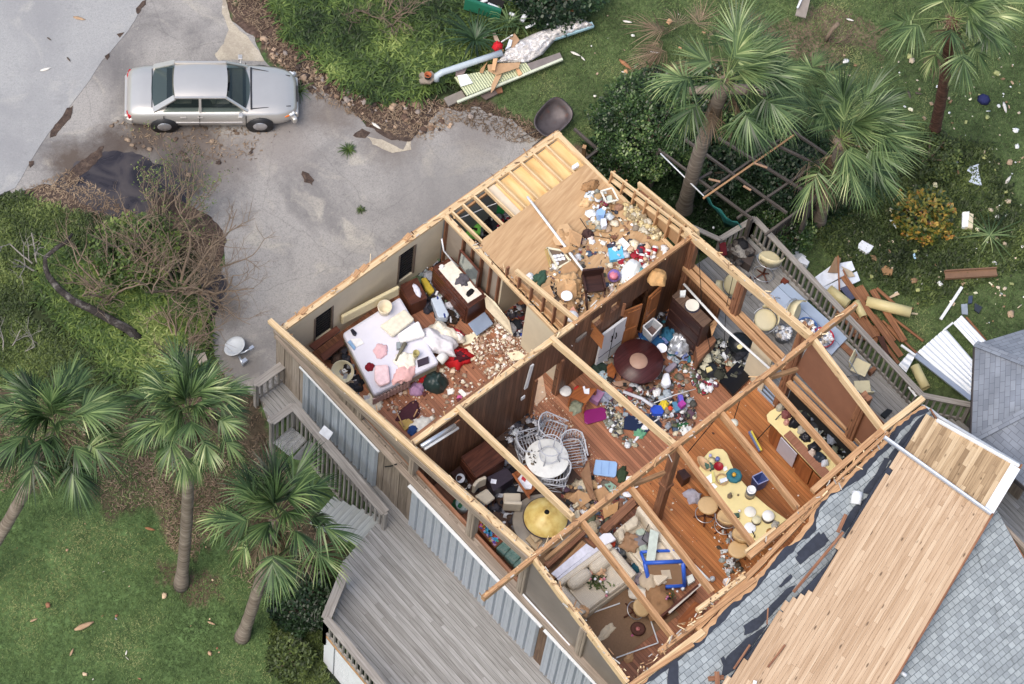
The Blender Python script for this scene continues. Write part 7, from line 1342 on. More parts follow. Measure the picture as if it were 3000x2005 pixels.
PR("milk_jug", "white plastic jug on the floor right of the round tabletop", "jug", [(1945, 1092), (1960, 1090), (1968, 1125), (1950, 1132), (1936, 1120)], .75, .22, '#dfe4f0', mat=plas_m, bev=.05); PR("grey_cooler", "lilac grey padded bag above the white jug", "bag", [(1945, 1080), (1975, 1058), (1985, 1068), (1960, 1092)], .65, .15, '#8c8494', mat=cloth_m, bev=.03)
PR("pale_plank", "pale brown plank under the edge of the round tabletop", "plank", [(1793, 1120), (1870, 1108), (1876, 1120), (1797, 1136)], ZF+.06, .04, '#a68672'); PR("orange_board", "orange-brown panel propped against the round tabletop", "panel", [(1778, 1075), (1792, 1062), (1806, 1085), (1798, 1108), (1780, 1100)], .8, .03, mat=furno)
CL("green_bag", "dark green bag left of the round tabletop", "bag", (1758, 1082), ZF, .45, .5, .2, '#27382f', .3, 62); CL("pale_blue_cloth", "pale blue cloth below the dark green bag", "cloth", (1768, 1105), ZF, .35, .4, .15, '#9fb4c0', .3, 63, .9); CL("tall_green_clutter", "blue and green bags behind the white bowl", "bags", (1958, 990), ZF, .6, .5, .4, '#1f5a78', .3, 64, .9)
# orange table, lids and panels on the floor
P = [Z(*p, 1.0) for p in ((1670, 1163), (1692, 1128), (1748, 1140), (1716, 1183))]; c = sum(P)/4; th = thing("orange_table", "orange-brown wooden side table near the doorway", "table", (c[0], c[1], ZF)); mb = MB(); mb.prism([tuple(p[:2]) for p in P], .96, 1.0); obj("tabletop", mb, furno, th)
for p in P: q = c+(p-c)*.94; mb = MB(); mb.beam((q[0], q[1], ZF), (q[0], q[1], .96), .05, .05); obj("leg", mb, furno, th)
PR("white_cards", "white cards on the orange-brown side table", "cards", [(1707, 1133), (1713, 1131), (1715, 1140), (1727, 1138), (1726, 1155), (1712, 1153)], 1.02, .015, '#dfe2ea'); CL("red_ribbon", "red ribbon on the orange-brown side table", "ribbon", (1688, 1136), 1.0, .16, .06, .03, '#b52a22', 0, 65)
PR("lilac_box", "lilac box tipped beside the orange-brown table", "box", [(1728, 1165), (1748, 1140), (1772, 1150), (1752, 1180)], .7, .2, '#9a6f94'); CL("grey_bag", "grey and white plastic bag right of the lilac box", "plastic bag", (1765, 1165), ZF, .35, .5, .25, '#8d93a6', .4, 66, .95); CL("grey_green_rag", "grey green rag in front of the orange-brown table", "rag", (1686, 1195), ZF, .42, .34, .12, '#8b917c', .3, 67, .8); LA("white_dish", "white round dish beside the orange-brown table", "dish", (1656, 1150), ZF, [(.001, .02), (.13, .03), (.16, .08), (.14, .1), (.001, .1)], '#e2e2e0')
PR("tote_cover", "magenta plastic lid lying on the bare floor", "lid", [(1711, 1202), (1765, 1192), (1775, 1200), (1778, 1228), (1721, 1243), (1712, 1238)], ZF+.07, .05, '#7f1a62', mat=plas_m, bev=.02)
PR("navy_board", "navy blue panel on the floor, left of the loose rafter", "panel", [(1829, 1228), (1838, 1216), (1870, 1222), (1905, 1258), (1895, 1266), (1828, 1257)], ZF+.06, .03, '#1f2a48', mat=plas_m); PR("dark_board", "blackish panel on the floor, right of the loose rafter", "panel", [(1895, 1222), (1910, 1210), (1938, 1240), (1938, 1256), (1925, 1252)], ZF+.06, .03, '#2a2d3a', mat=plas_m)
th = PR("tote_cover", "pale blue plastic tote lid lying near the wicker chairs", "lid", [(1745, 1346), (1804, 1352), (1809, 1358), (1805, 1394), (1799, 1398), (1741, 1390), (1738, 1384)], ZF+.09, .06, '#8fb2de', mat=plas_m, bev=.015)
for k in (1762, 1784): PR("rib", None, None, [(k, 1354), (k+2, 1354), (k, 1390), (k-2, 1390)], ZF+.10, .015, '#7f9fd0', mat=plas_m, par=th)
PR("cobalt_box", "cobalt blue box among the toys on the bare floor", "box", [(1906, 1196), (1912, 1187), (1936, 1188), (1945, 1205), (1940, 1214), (1912, 1212)], .65, .18, '#2a52c4', mat=plas_m); CL("yellow_toy", "yellow and black toy above the cobalt blue box", "toy", (1945, 1187), .55, .28, .24, .14, '#dcc41c', .4, 68, .5); CL("orange_toy", "small orange ball-shaped toy by the cobalt blue box", "toy", (1964, 1197), .6, .11, .13, .09, '#e0481c', 0, 69, .3)
PR("teal_case", "turquoise box lying right of the yellow toy", "box", [(1968, 1178), (1982, 1176), (1994, 1200), (1980, 1206)], .65, .14, '#4f86a8', mat=plas_m, bev=.01); PR("violet_box", "blue and violet box at the right of the toy heap", "box", [(1986, 1156), (2000, 1156), (2008, 1188), (1996, 1194)], .7, .16, '#6a5fc8', mat=plas_m, bev=.01); BM("pink_end", "magenta end of the blue and violet box", "box end", (1992, 1180), (2003, 1192), .72, .16, .15, '#a83a9c')
TU("white_tube", "white tube with a bulb end lying across the debris", "tube", [Z(1826, 1148, .7), Z(1880, 1168, .75), Z(1912, 1190, .8)], .045, plain("offwhite_tube", C('#c6c8d2'), .4), 10); TU("thin_white_rod", "thin white rod over the toy heap", "rod", [Z(1916, 1181, .9), Z(1975, 1158, .9), Z(2038, 1140, .9)], .012, white_m, 5)
CL("green_cloth", "sea green cloth at the edge of the navy panel", "cloth", (1876, 1268), ZF, .38, .3, .1, '#5f9a78', .4, 70, .8); PR("white_leaflet", "folded white leaflet below the sea green cloth", "leaflet", [(1857, 1290), (1866, 1278), (1874, 1280), (1864, 1292)], ZF+.05, .02, '#dfe0e6'); CL("white_ball", "small white ball at the left of the debris field", "ball", (1791, 1262), ZF, .13, .13, .12, '#e0e6f0', 0, 71, .15); CL("white_green_bag", "white and green bag partly under the ridge beam", "bag", (2010, 1262), ZF, .5, .35, .25, '#e4e8e6', .9, 72, .4); CL("dark_green_jar", "dark green bag beside the white one under the ridge beam", "bag", (2000, 1250), ZF, .2, .45, .2, '#1d5a34', .8, 73, .4)
PR("storage_box", "small dark brown box behind the thick red post", "box", [(1985, 1380), (2005, 1373), (2024, 1395), (2003, 1408)], .85, .4, mat=furnd); CL("plastic_bag", "crumpled clear bag by the tan bar stools", "plastic bag", (2030, 1456), ZF, .4, .45, .22, '#a9a6b4', .4, 74, .95)
PR("white_napkin", "white napkin near the pale blue tote lid", "napkin", [(1750, 1424), (1762, 1421), (1773, 1448), (1762, 1446), (1752, 1436)], ZF+.12, .03, '#e2e6f0'); CL("green_garland", "dark green and red garland right of the pale blue lid", "garland", (1822, 1392), ZF, .45, .3, .16, '#34452f', .5, 75, .95); PR("green_tray", "green-rimmed tray below the dark garland", "tray", [(1771, 1420), (1786, 1410), (1806, 1425), (1798, 1440), (1788, 1442)], .6, .08, '#86a692', mat=plas_m); PR("white_shoebox", "white box under the ridge beam by the dark garland", "box", [(1836, 1396), (1852, 1396), (1850, 1408), (1832, 1412)], .65, .15, '#e4e6ec')
for i, px in enumerate(((1838, 1450), (1860, 1425))): LA("plate_shard", ("larger" if i == 0 else "smaller")+" broken white plate under the ridge beam", "broken plate", px, ZF+.1, [(.001, 0), (.13-.04*i, .01), (.12-.04*i, .03)], '#e6e8ee', sx=.6, rz=.8)
for args in (("toy_field", "dense field of toys and broken ornaments on the bare floor", [(1770, 1180), (1830, 1140), (1960, 1130), (2040, 1170), (2035, 1240), (1990, 1290), (1930, 1280), (1830, 1220)], 900, MIX, .03, .15, 20, .14), ("toy_field", "trail of broken ornaments left of the navy panel", [(1765, 1180), (1830, 1220), (1825, 1265), (1870, 1310), (1835, 1310), (1775, 1250)], 330, ['#8a8f86', '#c9cdd2', '#4b4f48', '#6e6a5a', '#3a3a44', '#a9a48e'], .025, .11, 21, .06), ("toy_field", "broken crockery strewn around the round tabletop", [(1740, 1060), (1800, 1040), (1960, 1060), (2010, 1040), (2060, 1080), (2000, 1140), (1860, 1140), (1770, 1130)], 420, MIX, .03, .15, 22, .1), ("hutch_clutter", "dark blue clutter between the doors and the hutch", [(1860, 960), (1900, 900), (1960, 920), (2040, 1010), (2020, 1060), (1950, 1040), (1880, 1000)], 300, DARK+['#1d3f7a', '#2a6a7a', '#6a7ab0'], .05, .2, 23, .25), ("sill_clutter", "blackened crockery and bottles under the window sill", [(2075, 1010), (2130, 1000), (2200, 1050), (2195, 1085), (2130, 1130), (2090, 1110), (2040, 1100)], 360, ['#17171b', '#23242b', '#55564a', '#8c8a78', '#b8b59e', '#2f3129', '#c8ccd0'], .05, .18, 24, .2), ("toy_field", "red and silver ribbons and shards beside the black basin", [(2020, 1080), (2050, 1090), (2100, 1130), (2060, 1160), (2030, 1130)], 180, ['#8a2038', '#b9bfc8', '#4b5a44', '#d8dae0', '#5a3a4a'], .03, .12, 25, .08)):
 litter(args[0], args[1], args[2], ZF, *args[3:])
PR("black_basin", "black plastic basin frame lying under the window wall", "basin", [(2108, 1115), (2160, 1060), (2205, 1100), (2148, 1158)], .62, .1, '#121216', mat=plas_m); LA("black_bag", "black bag with a yellow sponge on it", "bag", (2080, 1090), ZF+.02, [(.001, .28), (.14, .25), (.22, .12), (.2, 0), (.001, 0)][::-1], '#262a30'); PR("sponge", "yellow sponge lying on the round black bag", "sponge", [(2068, 1078), (2082, 1074), (2088, 1084), (2072, 1092)], .82, .05, '#cfc48a'); LA("black_bag", "black bag of crockery beneath the window sill", "bag", (2165, 1015), ZF+.02, [(.001, 0), (.28, 0), (.32, .2), (.2, .35), (.001, .38)], '#1c2024'); CL("sponge", "yellow sponge on the black bag beneath the sill", "sponge", (2168, 1016), .85, .16, .13, .05, '#d6cb92', 0, 76, .2)
# --- island bar
isl_px = [(2078, 1322), (2098, 1314), (2118, 1316), (2130, 1328), (2140, 1352), (2152, 1380), (2176, 1412), (2208, 1448), (2250, 1484), (2305, 1522), (2218, 1590), (2150, 1512), (2098, 1452), (2050, 1398), (2047, 1375), (2058, 1345)]
IP = [Z(*p, 1.45) for p in isl_px]; c = sum(IP)/len(IP); th = thing("kitchen_island", "long curved yellow breakfast bar with dishes on it", "kitchen island", (c[0], c[1], ZF)); mb = MB(); mb.prism([tuple(p[:2]) for p in IP], 1.40, 1.45); obj("countertop", mb, yel_m, th, bevel=.012)
mb = MB(); IQ = [Z(*p, 1.45) for p in ((2108, 1340), (2128, 1345), (2190, 1440), (2290, 1525), (2235, 1570), (2160, 1490), (2105, 1420), (2090, 1370))]; mb.prism([tuple(p[:2]) for p in IQ], ZF, 1.40); obj("cabinet", mb, furnd, th)
ZI = 1.455
LA("red_bowl", "dark red glass bowl near the round end of the bar", "bowl", (2104, 1370), ZI, [(.001, 0), (.05, 0), (.125, .07), (.115, .07), (.06, .02), (.001, .015)], '#96101f'); LA("oval_basket", "tan oval basket on the left edge of the bar", "basket", (2061, 1362), ZI, [(.001, 0), (.09, 0), (.12, .08), (.11, .08), (.08, .02), (.001, .02)], '#bf9a70', sx=1.0, sy=2.0, rz=-.1)
LA("teal_wreath", "teal dish with a yellow centre on the bar", "dish", (2150, 1397), ZI, [(.06, .06), (.10, .12), (.19, .11), (.21, .04), (.15, 0), (.001, 0)][::-1], '#2f7181', mat=cloth_m, n=9); LA("yellow_candle", "orange-yellow candle inside the teal dish", "candle", (2150, 1393), ZI+.06, [(.05, 0), (.05, .07), (.001, .08)], '#d7a42c')
for i, (q, z, h, c_, nm, lab) in enumerate((([(2066, 1400), (2084, 1388), (2090, 1412), (2072, 1420)], 0, .01, '#f0f0ee', "paper_sheet", "white paper on the bar, left of the yellow wrapper"), ([(2076, 1420), (2092, 1416), (2102, 1426), (2090, 1436)], .0, .012, '#f2f2f0', "paper_sheet", "white paper on the bar below the yellow wrapper"), ([(2085, 1382), (2090, 1382), (2098, 1408), (2094, 1414), (2087, 1412)], .03, .03, '#d9cd78', "wrapper", "yellow wrapper between the white papers"), ([(2108, 1405), (2128, 1398), (2132, 1408), (2112, 1416)], .07, .03, '#e4e8f0', "card", "white card on the tan coil by the teal dish"), ([(2116, 1370), (2128, 1366), (2132, 1376), (2122, 1382)], .02, .012, '#ecebe4', "paper_sheet", "white paper scrap right of the red bowl"))): PR(nm, lab, nm.replace('_', ' '), q, ZI+.02+z, h, c_)
mb = MB(); ring(mb, Z(2115, 1405, ZI+.05), .15, .018); ring(mb, Z(2115, 1405, ZI+.02), .14, .018); obj("tan_coil", mb, plain("rope", C('#b89a72'), .8), None, "tan coil left of the teal dish", "coil")
LA("blue_jar", "small violet blue jar near the round end of the bar", "jar", (2101, 1348), ZI, [(.001, 0), (.06, 0), (.06, .09), (.04, .11), (.001, .11)], '#6672b0', n=8); LA("yellow_saucer", "pale yellow saucer beside the violet blue jar", "saucer", (2085, 1350), ZI, [(.001, 0), (.08, 0), (.1, .02), (.001, .01)], '#e0cf9c'); CL("green_figurine", "dark green and white ornaments by the tan oval basket", "ornaments", (2078, 1368), ZI, .22, .28, .1, '#4c6a5c', .3, 80, .95); LA("lavender_cup", "small lavender cup at the tip of the bar", "cup", (2080, 1338), ZI, [(.001, 0), (.035, 0), (.04, .08), (.001, .08)], '#a9a8cc')
th = thing("crock", "tall grey banded crock with a white lid on the bar", "crock", Z(2196, 1448, ZI));
for z0, z1, c_ in ((0, .06, '#6a625c'), (.06, .2, '#a8997f'), (.2, .32, '#5b5f6a')): mb = MB(); mb.col = C(c_); mb.lathe(Z(2196, 1452, ZI)+np.array([0, 0, z0]), [(.001, 0), (.125, 0), (.13, z1-z0), (.001, z1-z0)], 22); obj("band", mb, plas_m, th)
mb = MB(); mb.col = C('#eef0f2'); mb.lathe(Z(2196, 1452, ZI)+np.array([0, 0, .32]), [(.12, 0), (.115, .03), (.085, .03), (.08, .015), (.001, .015)], 22); obj("lid", mb, plas_m, th)
LA("bottle", "small brown bud vase alone on the bar", "vase", (2137, 1456), ZI, [(.001, 0), (.06, .01), (.065, .06), (.02, .10), (.018, .18), (.03, .2), (.001, .2)], '#7d7060'); LA("small_cork", "tiny brown cork beside the bud vase", "cork", (2162, 1452), ZI, [(.001, 0), (.025, 0), (.025, .04), (.001, .04)], '#7c6c50'); PR("green_card_box", "small dark green box behind the stacked plates", "box", [(2147, 1504), (2165, 1503), (2167, 1514), (2150, 1517)], ZI+.08, .08, '#3a5448'); LA("white_knob", "white knob on the dark green box", "cup", (2166, 1499), ZI+.08, [(.001, 0), (.03, 0), (.03, .05), (.001, .05)], '#e8e2e6')  # the white piece on the green box is a solid knob
for i, (px, r_, h, c_, lab) in enumerate((((2197, 1502), .15, .05, '#e3e2da', "flat cream plate, upper left of the dishes at the end of the bar"), ((2215, 1527), .115, .10, '#d9d2ac', "cream pot with a dark rim between the larger dishes"), ((2249, 1517), .155, .13, '#f2f2ee', "tall white covered casserole at the end of the bar"), ((2197, 1548), .15, .03, '#e8ecf0', "white plate with a black ladle at the end of the bar"))): o_ = LA("dish", lab, "dish", px, ZI, [(.001, 0), (r_*.8, 0), (r_, h*.8), (r_*.95, h), (.001, h)], c_, n=26); h >= .1 and LA("foot_band", None, None, (px[0], px[1]+2), ZI+.005, [(r_*.98, 0), (r_*1.03, .03)], "#5c5248", par=o_)
TU("ladle", "black ladle resting on the white plate", "ladle", [Z(2204, 1556, ZI+.06), Z(2212, 1575, ZI+.04)], .014, trim, 6); CL("glass_bits", "glass lids and bits beside the white casserole", "glass lids", (2270, 1537), ZI, .22, .18, .06, '#a9a59c', .3, 81, .95); LA("amber_glass", "amber glass saucer at the very end of the bar", "saucer", (2256, 1560), ZI, [(.001, 0), (.07, .0), (.1, .03), (.001, .02)], '#c08a4c')
rzS = AN((2100, 1450), (2220, 1590))
for px, lab in (((2062, 1518), "tan swivel stool standing apart, first from the upper end of the bar"), ((2118, 1552), "tan swivel stool, second along the curved bar"), ((2162, 1602), "tan swivel stool, third along the curved bar"), ((2145, 1660), "tan swivel stool toppled at the end of the row")): swivel(lab, px, rzS-2.2 if px[0] > 2080 else 1.9, tan_m, 1.20, px[0] > 2080 and px[1] < 1640, zf=ZF if px[1] < 1640 else ZF-.3, r_=.26)
litter("stool_litter", "broken glass and leaves beneath the tan stools", [(2080, 1540), (2120, 1530), (2170, 1600), (2170, 1680), (2130, 1700), (2100, 1600)], ZF, 180, ['#c8ccd0', '#8f9490', '#4a4238', '#dfe3e4', '#6a5a48'], .02, .1, 26, .05)
Pb = [Z(*p, .95) for p in ((2204, 1397), (2234, 1382), (2252, 1406), (2221, 1420))]; c = sum(Pb)/4; th = thing("waste_bin", "square violet-blue waste bin on the kitchen floor", "waste bin", (c[0], c[1], ZF))
for i in range(4): a, b = Pb[i], Pb[(i+1) % 4]; mb = MB(); a2 = c+(a-c)*.78; b2 = c+(b-c)*.78; a2[2] = b2[2] = ZF+.0; mb.col = C('#5d6fae'); mb.slab(a2, b2, b, a, .012); obj("side", mb, plas_m, th)
mb = MB(); mb.col = C('#4c5ea6'); mb.prism([tuple((c+(p-c)*.8)[:2]) for p in Pb], .53, .56); obj("bottom", mb, plas_m, th); mb = MB(); mb.col = C('#9aa3d0')
for i in range(4): mb.beam(Pb[i], Pb[(i+1) % 4], .025, .02)
obj("rim", mb, plas_m, th)
# broom
th = thing("floor_broom", "blue and yellow push broom leaning on the kitchen counter", "broom", Z(2211, 1296, ZF)); mb = MB(); mb.beam(Z(2197, 1265, .58), Z(2228, 1322, .58), .09, .08); obj("bristles", mb, plain("blue_bristle", C('#66749e'), .8, .2, 30), th); mb = MB(); mb.beam(Z(2201, 1264, .64), Z(2231, 1321, .64), .04, .06); obj("head", mb, plain("yellow_plastic", C('#d8c43c'), .4), th); mb = MB(); mb.tube([Z(2217, 1290, .65), Z(2287, 1214, 1.6)], .014, 6); obj("handle", mb, trim, th)
th = thing("pendant_lamp", "small cream pendant lamp hanging on a wire under the ridge", "lamp", Z(2150, 1240, 1.9)); mb = MB(); mb.lathe(Z(2150, 1240, 1.9), [(.115, 0), (.11, .03), (.05, .07), (.001, .08)], 20); obj("lamp_shade", mb, plain("pendant_cream", C('#d9d8c8'), .4, .1, 14), th)
# counter with the kitchen things
cq = [(2246, 1216), (2256, 1205), (2272, 1196), (2288, 1196), (2340, 1240), (2462, 1378), (2418, 1412), (2268, 1250), (2250, 1234)]; P = [Z(*p, 1.4) for p in cq]; c = sum(P)/len(P); th = thing("kitchen_counter", "yellow-topped kitchen counter under the brown gable panel", "kitchen counter", (c[0], c[1], ZF)); mb = MB(); mb.prism([tuple(p[:2]) for p in P], 1.36, 1.4); obj("countertop", mb, yel_m, th, bevel=.01)
mb = MB(); Pq = [Z(*p, 1.4) for p in ((2268, 1222), (2300, 1215), (2462, 1385), (2424, 1405), (2272, 1250))]; mb.prism([tuple(p[:2]) for p in Pq], ZF, 1.36); obj("cabinet", mb, furno, th)
a, b = Z(2270, 1253, 1.4), Z(2418, 1412, 1.4); t = (b-a)/np.linalg.norm(b-a); nn = np.array([t[1], -t[0], 0]); nn = nn if np.dot(nn, (-1, -1, 0)) > 0 else -nn
mb = MB(); p = a+t*.28+nn*.02; q = a+t*.88+nn*.02; mb.beam((*p[:2], .95), (*q[:2], .95), .03, .75); obj("white_door", mb, plain("pale_grey_door", C('#b7b3bd'), .4, .04, 3, 0), th)
for k in (1.0, 1.5, 2.0): mb = MB(); p = a+t*k+nn*.015; q = a+t*(k+.46)+nn*.015; mb.beam((*p[:2], .9), (*q[:2], .9), .025, .8); obj("door", mb, furno, th)
PR("brown_board", "long brown board lying on the yellow counter", "board", [(2296, 1276), (2315, 1261), (2436, 1388), (2412, 1404)], 1.43, .03, mat=wood("brown_sheet", C('#7d543c'), C('#946650'), C('#a87a60'), .6))
for i, (px, c_, s, lab) in enumerate((((2285, 1196), '#a39c8c', .22, "grey crockery at the tip of the kitchen counter"), ((2302, 1216), '#7d4a48', .26, "dark red jars on the kitchen counter"), ((2304, 1240), '#c08d80', .16, "pinkish jar alone on the yellow counter"), ((2328, 1240), '#1c1c22', .32, "black appliance on the kitchen counter, nearest its tip"), ((2348, 1262), '#a8a296', .26, "grey bottles on the kitchen counter"), ((2360, 1282), '#1e1f26', .3, "black appliance in the middle of the kitchen counter"), ((2385, 1312), '#24262c', .34, "black appliance further along the kitchen counter"), ((2380, 1328), '#c8b8ac', .2, "beige cup near the brown board on the counter"), ((2402, 1342), '#2a3440', .3, "dark blue pan on the kitchen counter"), ((2416, 1358), '#c7ccd6', .22, "shiny kettle near the far end of the counter"))): CL("kitchenware", lab, "kitchenware", px, 1.41, s, s*.9, .2, c_, i, 90+i, .7, mat=plas_m, n=7)
litter("kitchen_litter", "black scraps along the back of the kitchen counter", [(2320, 1170), (2345, 1185), (2480, 1330), (2470, 1370), (2440, 1360), (2330, 1220)], 1.0, 300, ['#17181c', '#24262b', '#3a3f34', '#55584a', '#6e7480', '#8c9088'], .05, .22, 27, .5)
litter("floor_specks", "tiny scraps scattered over the living room floorboards", [(1700, 1180), (1980, 1100), (2180, 1150), (2400, 1480), (2200, 1680), (2000, 1700), (1930, 1500), (1800, 1400)], ZF+.01, 300, ['#d8c8b0', '#c2a484', '#8a6a50', '#e4e0da', '#5a3c2c'], .01, .04, 28, .01)
PR("tan_crate_lid", "dusty pale mat at the foot of the doorway", "mat", [(1550, 1130), (1590, 1100), (1600, 1160), (1570, 1190)], ZF+.012, .01, '#c3a58a'); BM("dark_red_stick", "short dark stick beside the wicker chairs", "stick", (1700, 1300), (1722, 1340), .55, .12, .06, mat=furn)
# right deck
def deckchair(label, px, rz, tip=(0, 0), mat=cream_v): return swivel(label, px, rz, mat, .95, True, tip, "cream swivel chairs on the right deck", .12, "swivel_chair", ZD, True, .30)
deckchair("cream swivel chair facing the railing corner, largest in view", (2232, 812), 2.4, (.25, -.15)); deckchair("cream swivel chair lying on its back beside the first post", (2196, 838), 1.4, (-.9, .2)); deckchair("cream swivel chair half hidden behind the second clerestory post", (2238, 950), -1.6, (.3, .2)); deckchair("cream swivel chair tipped over below the pale blue panels", (2262, 900), .2, (1.0, .1))
for i, (q, lab) in enumerate((([(2256, 858), (2298, 826), (2318, 838), (2277, 876)], "pale blue panel"),)): pass
SP = thing("siding_stack", "long pale blue panels lying flat along the deck railing", "panels", Z(2370, 930, ZD)); PR("panel", None, None, [(2280, 838), (2300, 824), (2484, 990), (2462, 1012)], ZD+.10, .05, '#9fb0c8', mat=plas_m, par=SP); PR("panel", None, None, [(2254, 864), (2279, 839), (2461, 1013), (2436, 1040)], ZD+.12, .06, '#a9b8cf', mat=plas_m, par=SP)
def basket(label, px, r_, c_, fill, seed):
 c = Z(*px, ZD+.03); th = thing("shell_basket", label, "basket", c); mb = MB(); mb.col = C(c_); mb.lathe(c, [(.001, 0), (r_*.75, 0), (r_, .3), (r_*1.05, .32), (r_*1.0, .34), (r_*.93, .30), (r_*.7, .04), (.001, .04)], 24); obj("rim", mb, plas_m, th); rg = random.Random(seed); mb = MB()
 for i in range(60): a = rg.uniform(0, 6.28); q = r_*.85*rg.random()**.5; mb.col = C(rg.choice(fill)); mb.cloth(c+np.array([math.cos(a)*q, math.sin(a)*q, .24+rg.random()*.08]), .13, .10, .07, 3, a, .7, i)
 o_ = obj("shells", mb, lit_m, th, kind="stuff"); return th
SH = ['#dfe0e4', '#c8cad2', '#9a9ca4', '#efefec', '#b5a898', '#6f7480']
basket("blue-rimmed laundry basket full of shells on the pale panels", (2358, 975), .28, '#3a5f9c', SH, 1); basket("grey basket full of white shells beside the pale panels", (2290, 990), .24, '#6a6c70', SH, 2); basket("red-rimmed basket full of shells under the ridge beam's tip", (2405, 1005), .29, '#b81c38', SH, 3)
def folding(label, px, rz, bk=True):
 th = thing("folding_chair", label, "chair", Z(*px, ZD), rz, "beige folding chairs"); mb = MB(); mb.box((0, 0, .45), (.42, .42, .04)); obj("seat", mb, cream_v, th, world=False, bevel=.02); mb = MB(); mb.beam((0, .25, .55), (0, .32, .85), .42, .03, (0, 1, 0)); obj("backrest", mb, cream_v, th, world=False, bevel=.02)
 for x in (-.2, .2): mb = MB(); mb.tube([(x, -.2, .0), (x, .02, .45), (x, .32, .85)], .012, 6); mb.tube([(x*.9, .25, 0), (x*.9, -.1, .45)], .012, 6); obj("leg", mb, silver, th, world=False)
folding("beige folding chair by the railing, facing the ridge beam's tip", (2512, 1100), AN((2512, 1100), (2470, 1060), ZD)-1.2); folding("beige folding chair nearest the torn roof corner", (2518, 1160), AN((2518, 1130), (2560, 1130), ZD)-1.6-1.5)
PR("black_tray", "small black tray on the deck near the torn roof corner", "tray", [(2580, 1214), (2600, 1197), (2615, 1203), (2594, 1225)], ZD+.1, .08, '#22252a'); PR("brown_plank", "short brown plank by the folding chairs", "plank", [(2460, 1012), (2474, 1004), (2512, 1040), (2500, 1052)], ZD+.05, .04, mat=lumr); PR("brown_box", "small brown box under the railing by the folding chairs", "box", [(2545, 1085), (2560, 1073), (2568, 1080), (2553, 1095)], ZD+.2, .18, mat=lumr); PR("rust_box", "rust-red box against the railing by the cream chair", "box", [(2288, 822), (2296, 812), (2312, 824), (2300, 832)], ZD+.15, .12, '#6b2f1e')
TB_ = cabinet("deck_bench", "low dark wooden table at the far end of the right deck", "table", [(2125, 728), (2175, 690), (2215, 735), (2200, 780), (2140, 785)][:4], .62, ZD, plain("dark_deck_wood", C('#4a403c'), .8, .15, 6)); litter("deck_clutter", "dark planters and pots on the low deck table", [(2130, 735), (2175, 695), (2205, 735), (2190, 770), (2145, 775)], .64, 70, ['#33302e', '#4a4440', '#222226', '#6a6460', '#8a8680'], .06, .2, 29, .05)
th = thing("red_chair", "dark red folding chair by the deck's hand rail", "chair", Z(2116, 745, ZD)); mb = MB(); mb.slab(Z(2106, 712, 1.0), Z(2126, 710, 1.0), Z(2130, 745, .6), Z(2112, 748, .6), .04); obj("seat", mb, plain("red_fabric", C('#6e1c26'), .8), th); mb = MB(); mb.tube([Z(2110, 715, .95), Z(2126, 755, ZD)], .015, 5); mb.tube([Z(2124, 712, .95), Z(2112, 752, ZD)], .015, 5); obj("legs", mb, trim, th)
PR("white_board_deck", "short white board leaning on the deck rail end", "board", [(2660, 1134), (2668, 1132), (2690, 1158), (2682, 1163)], 1.0, .03, '#e4e6e8')
BM("blue_card", "blue grey card by the cream chair at the railing", "card", (2222, 745), (2236, 760), ZD+.05, .2, .02, '#8fa3b8')
# yard to the right
pipe_m = plain("cream_pipe", C('#cfc08a'), .4, .06, 4, .03)
def pipe(label, a, b, dz, r_):
 A = G(*a, dz); B = G(*b, dz); th = thing("cream_pipe", label, "pipe", (A+B)/2, 0, "cream pipes in the debris"); mb = MB(); n = 20; t = (B-A)/np.linalg.norm(B-A); a_ = np.cross(t, (0, 0, 1)); a_ /= np.linalg.norm(a_); b_ = np.cross(t, a_); V = []
 for p, rr in ((A, r_), (B, r_), (B, r_*.9), (A, r_*.9)):
  for k in range(n): g = 6.2832*k/n; V.append(p+(a_*math.cos(g)+b_*math.sin(g))*rr)
 mb.sm = True; mb.add(V, [(i*n+k, i*n+(k+1) % n, ((i+1) % 4)*n+(k+1) % n, ((i+1) % 4)*n+k) for i in range(4) for k in range(n)]); obj("pipe_wall", mb, pipe_m, th)
pipe("cream pipe lying against the outside of the deck railing, upper left of the pile", (2428, 848), (2484, 892), .45, .14); pipe("longest cream pipe lying on top of the planks on the lawn", (2538, 884), (2668, 916), .4, .15); pipe("short cream pipe half buried among the planks", (2508, 885), (2530, 930), .35, .11); pipe("cream pipe beside the white metal sheets, pointing at the gate", (2680, 1073), (2712, 1138), .3, .13)
old = wood("brown_planks", C('#5f3c28'), C('#8a5c3d'), C('#a87850'), .75, knots=.4, isl=.5)
for i, (a, b, w, dz, lab) in enumerate((((2448, 880), (2530, 980), .42, .25, "widest brown board leaning on the deck railing"), ((2490, 960), (2575, 985), .5, .22, "broad brown board at the foot of the pile near the rail"), ((2470, 810), (2640, 1045), .16, .38, "longest brown plank running through the pile"), ((2515, 840), (2540, 880), .25, .3, "short orange plank under the cream pipes"), ((2555, 850), (2650, 1000), .17, .3, "orange-brown plank fanned out at the right of the pile"), ((2568, 845), (2630, 900), .08, .32, "thin orange plank at the top right of the pile"), ((2580, 905), (2705, 1000), .06, .2, "thin plank furthest right on the lawn"), ((2560, 925), (2620, 1000), .12, .25, "greyish plank under the longest pipe"), ((2600, 890), (2675, 905), .05, .28, "thin plank behind the longest cream pipe"), ((2585, 940), (2690, 1040), .06, .18, "narrow pale plank pointing at the white sheets"), ((2570, 980), (2632, 1065), .09, .3, "red brown plank nearest the deck railing"), ((2520, 930), (2560, 990), .3, .3, "split brown panel in the middle of the pile"), ((2600, 955), (2640, 1000), .10, .2, "dark plank between the pile and the white sheets"))): BM("plank", lab, "plank", a, b, dz, w, .04, mat=old, ground=True)
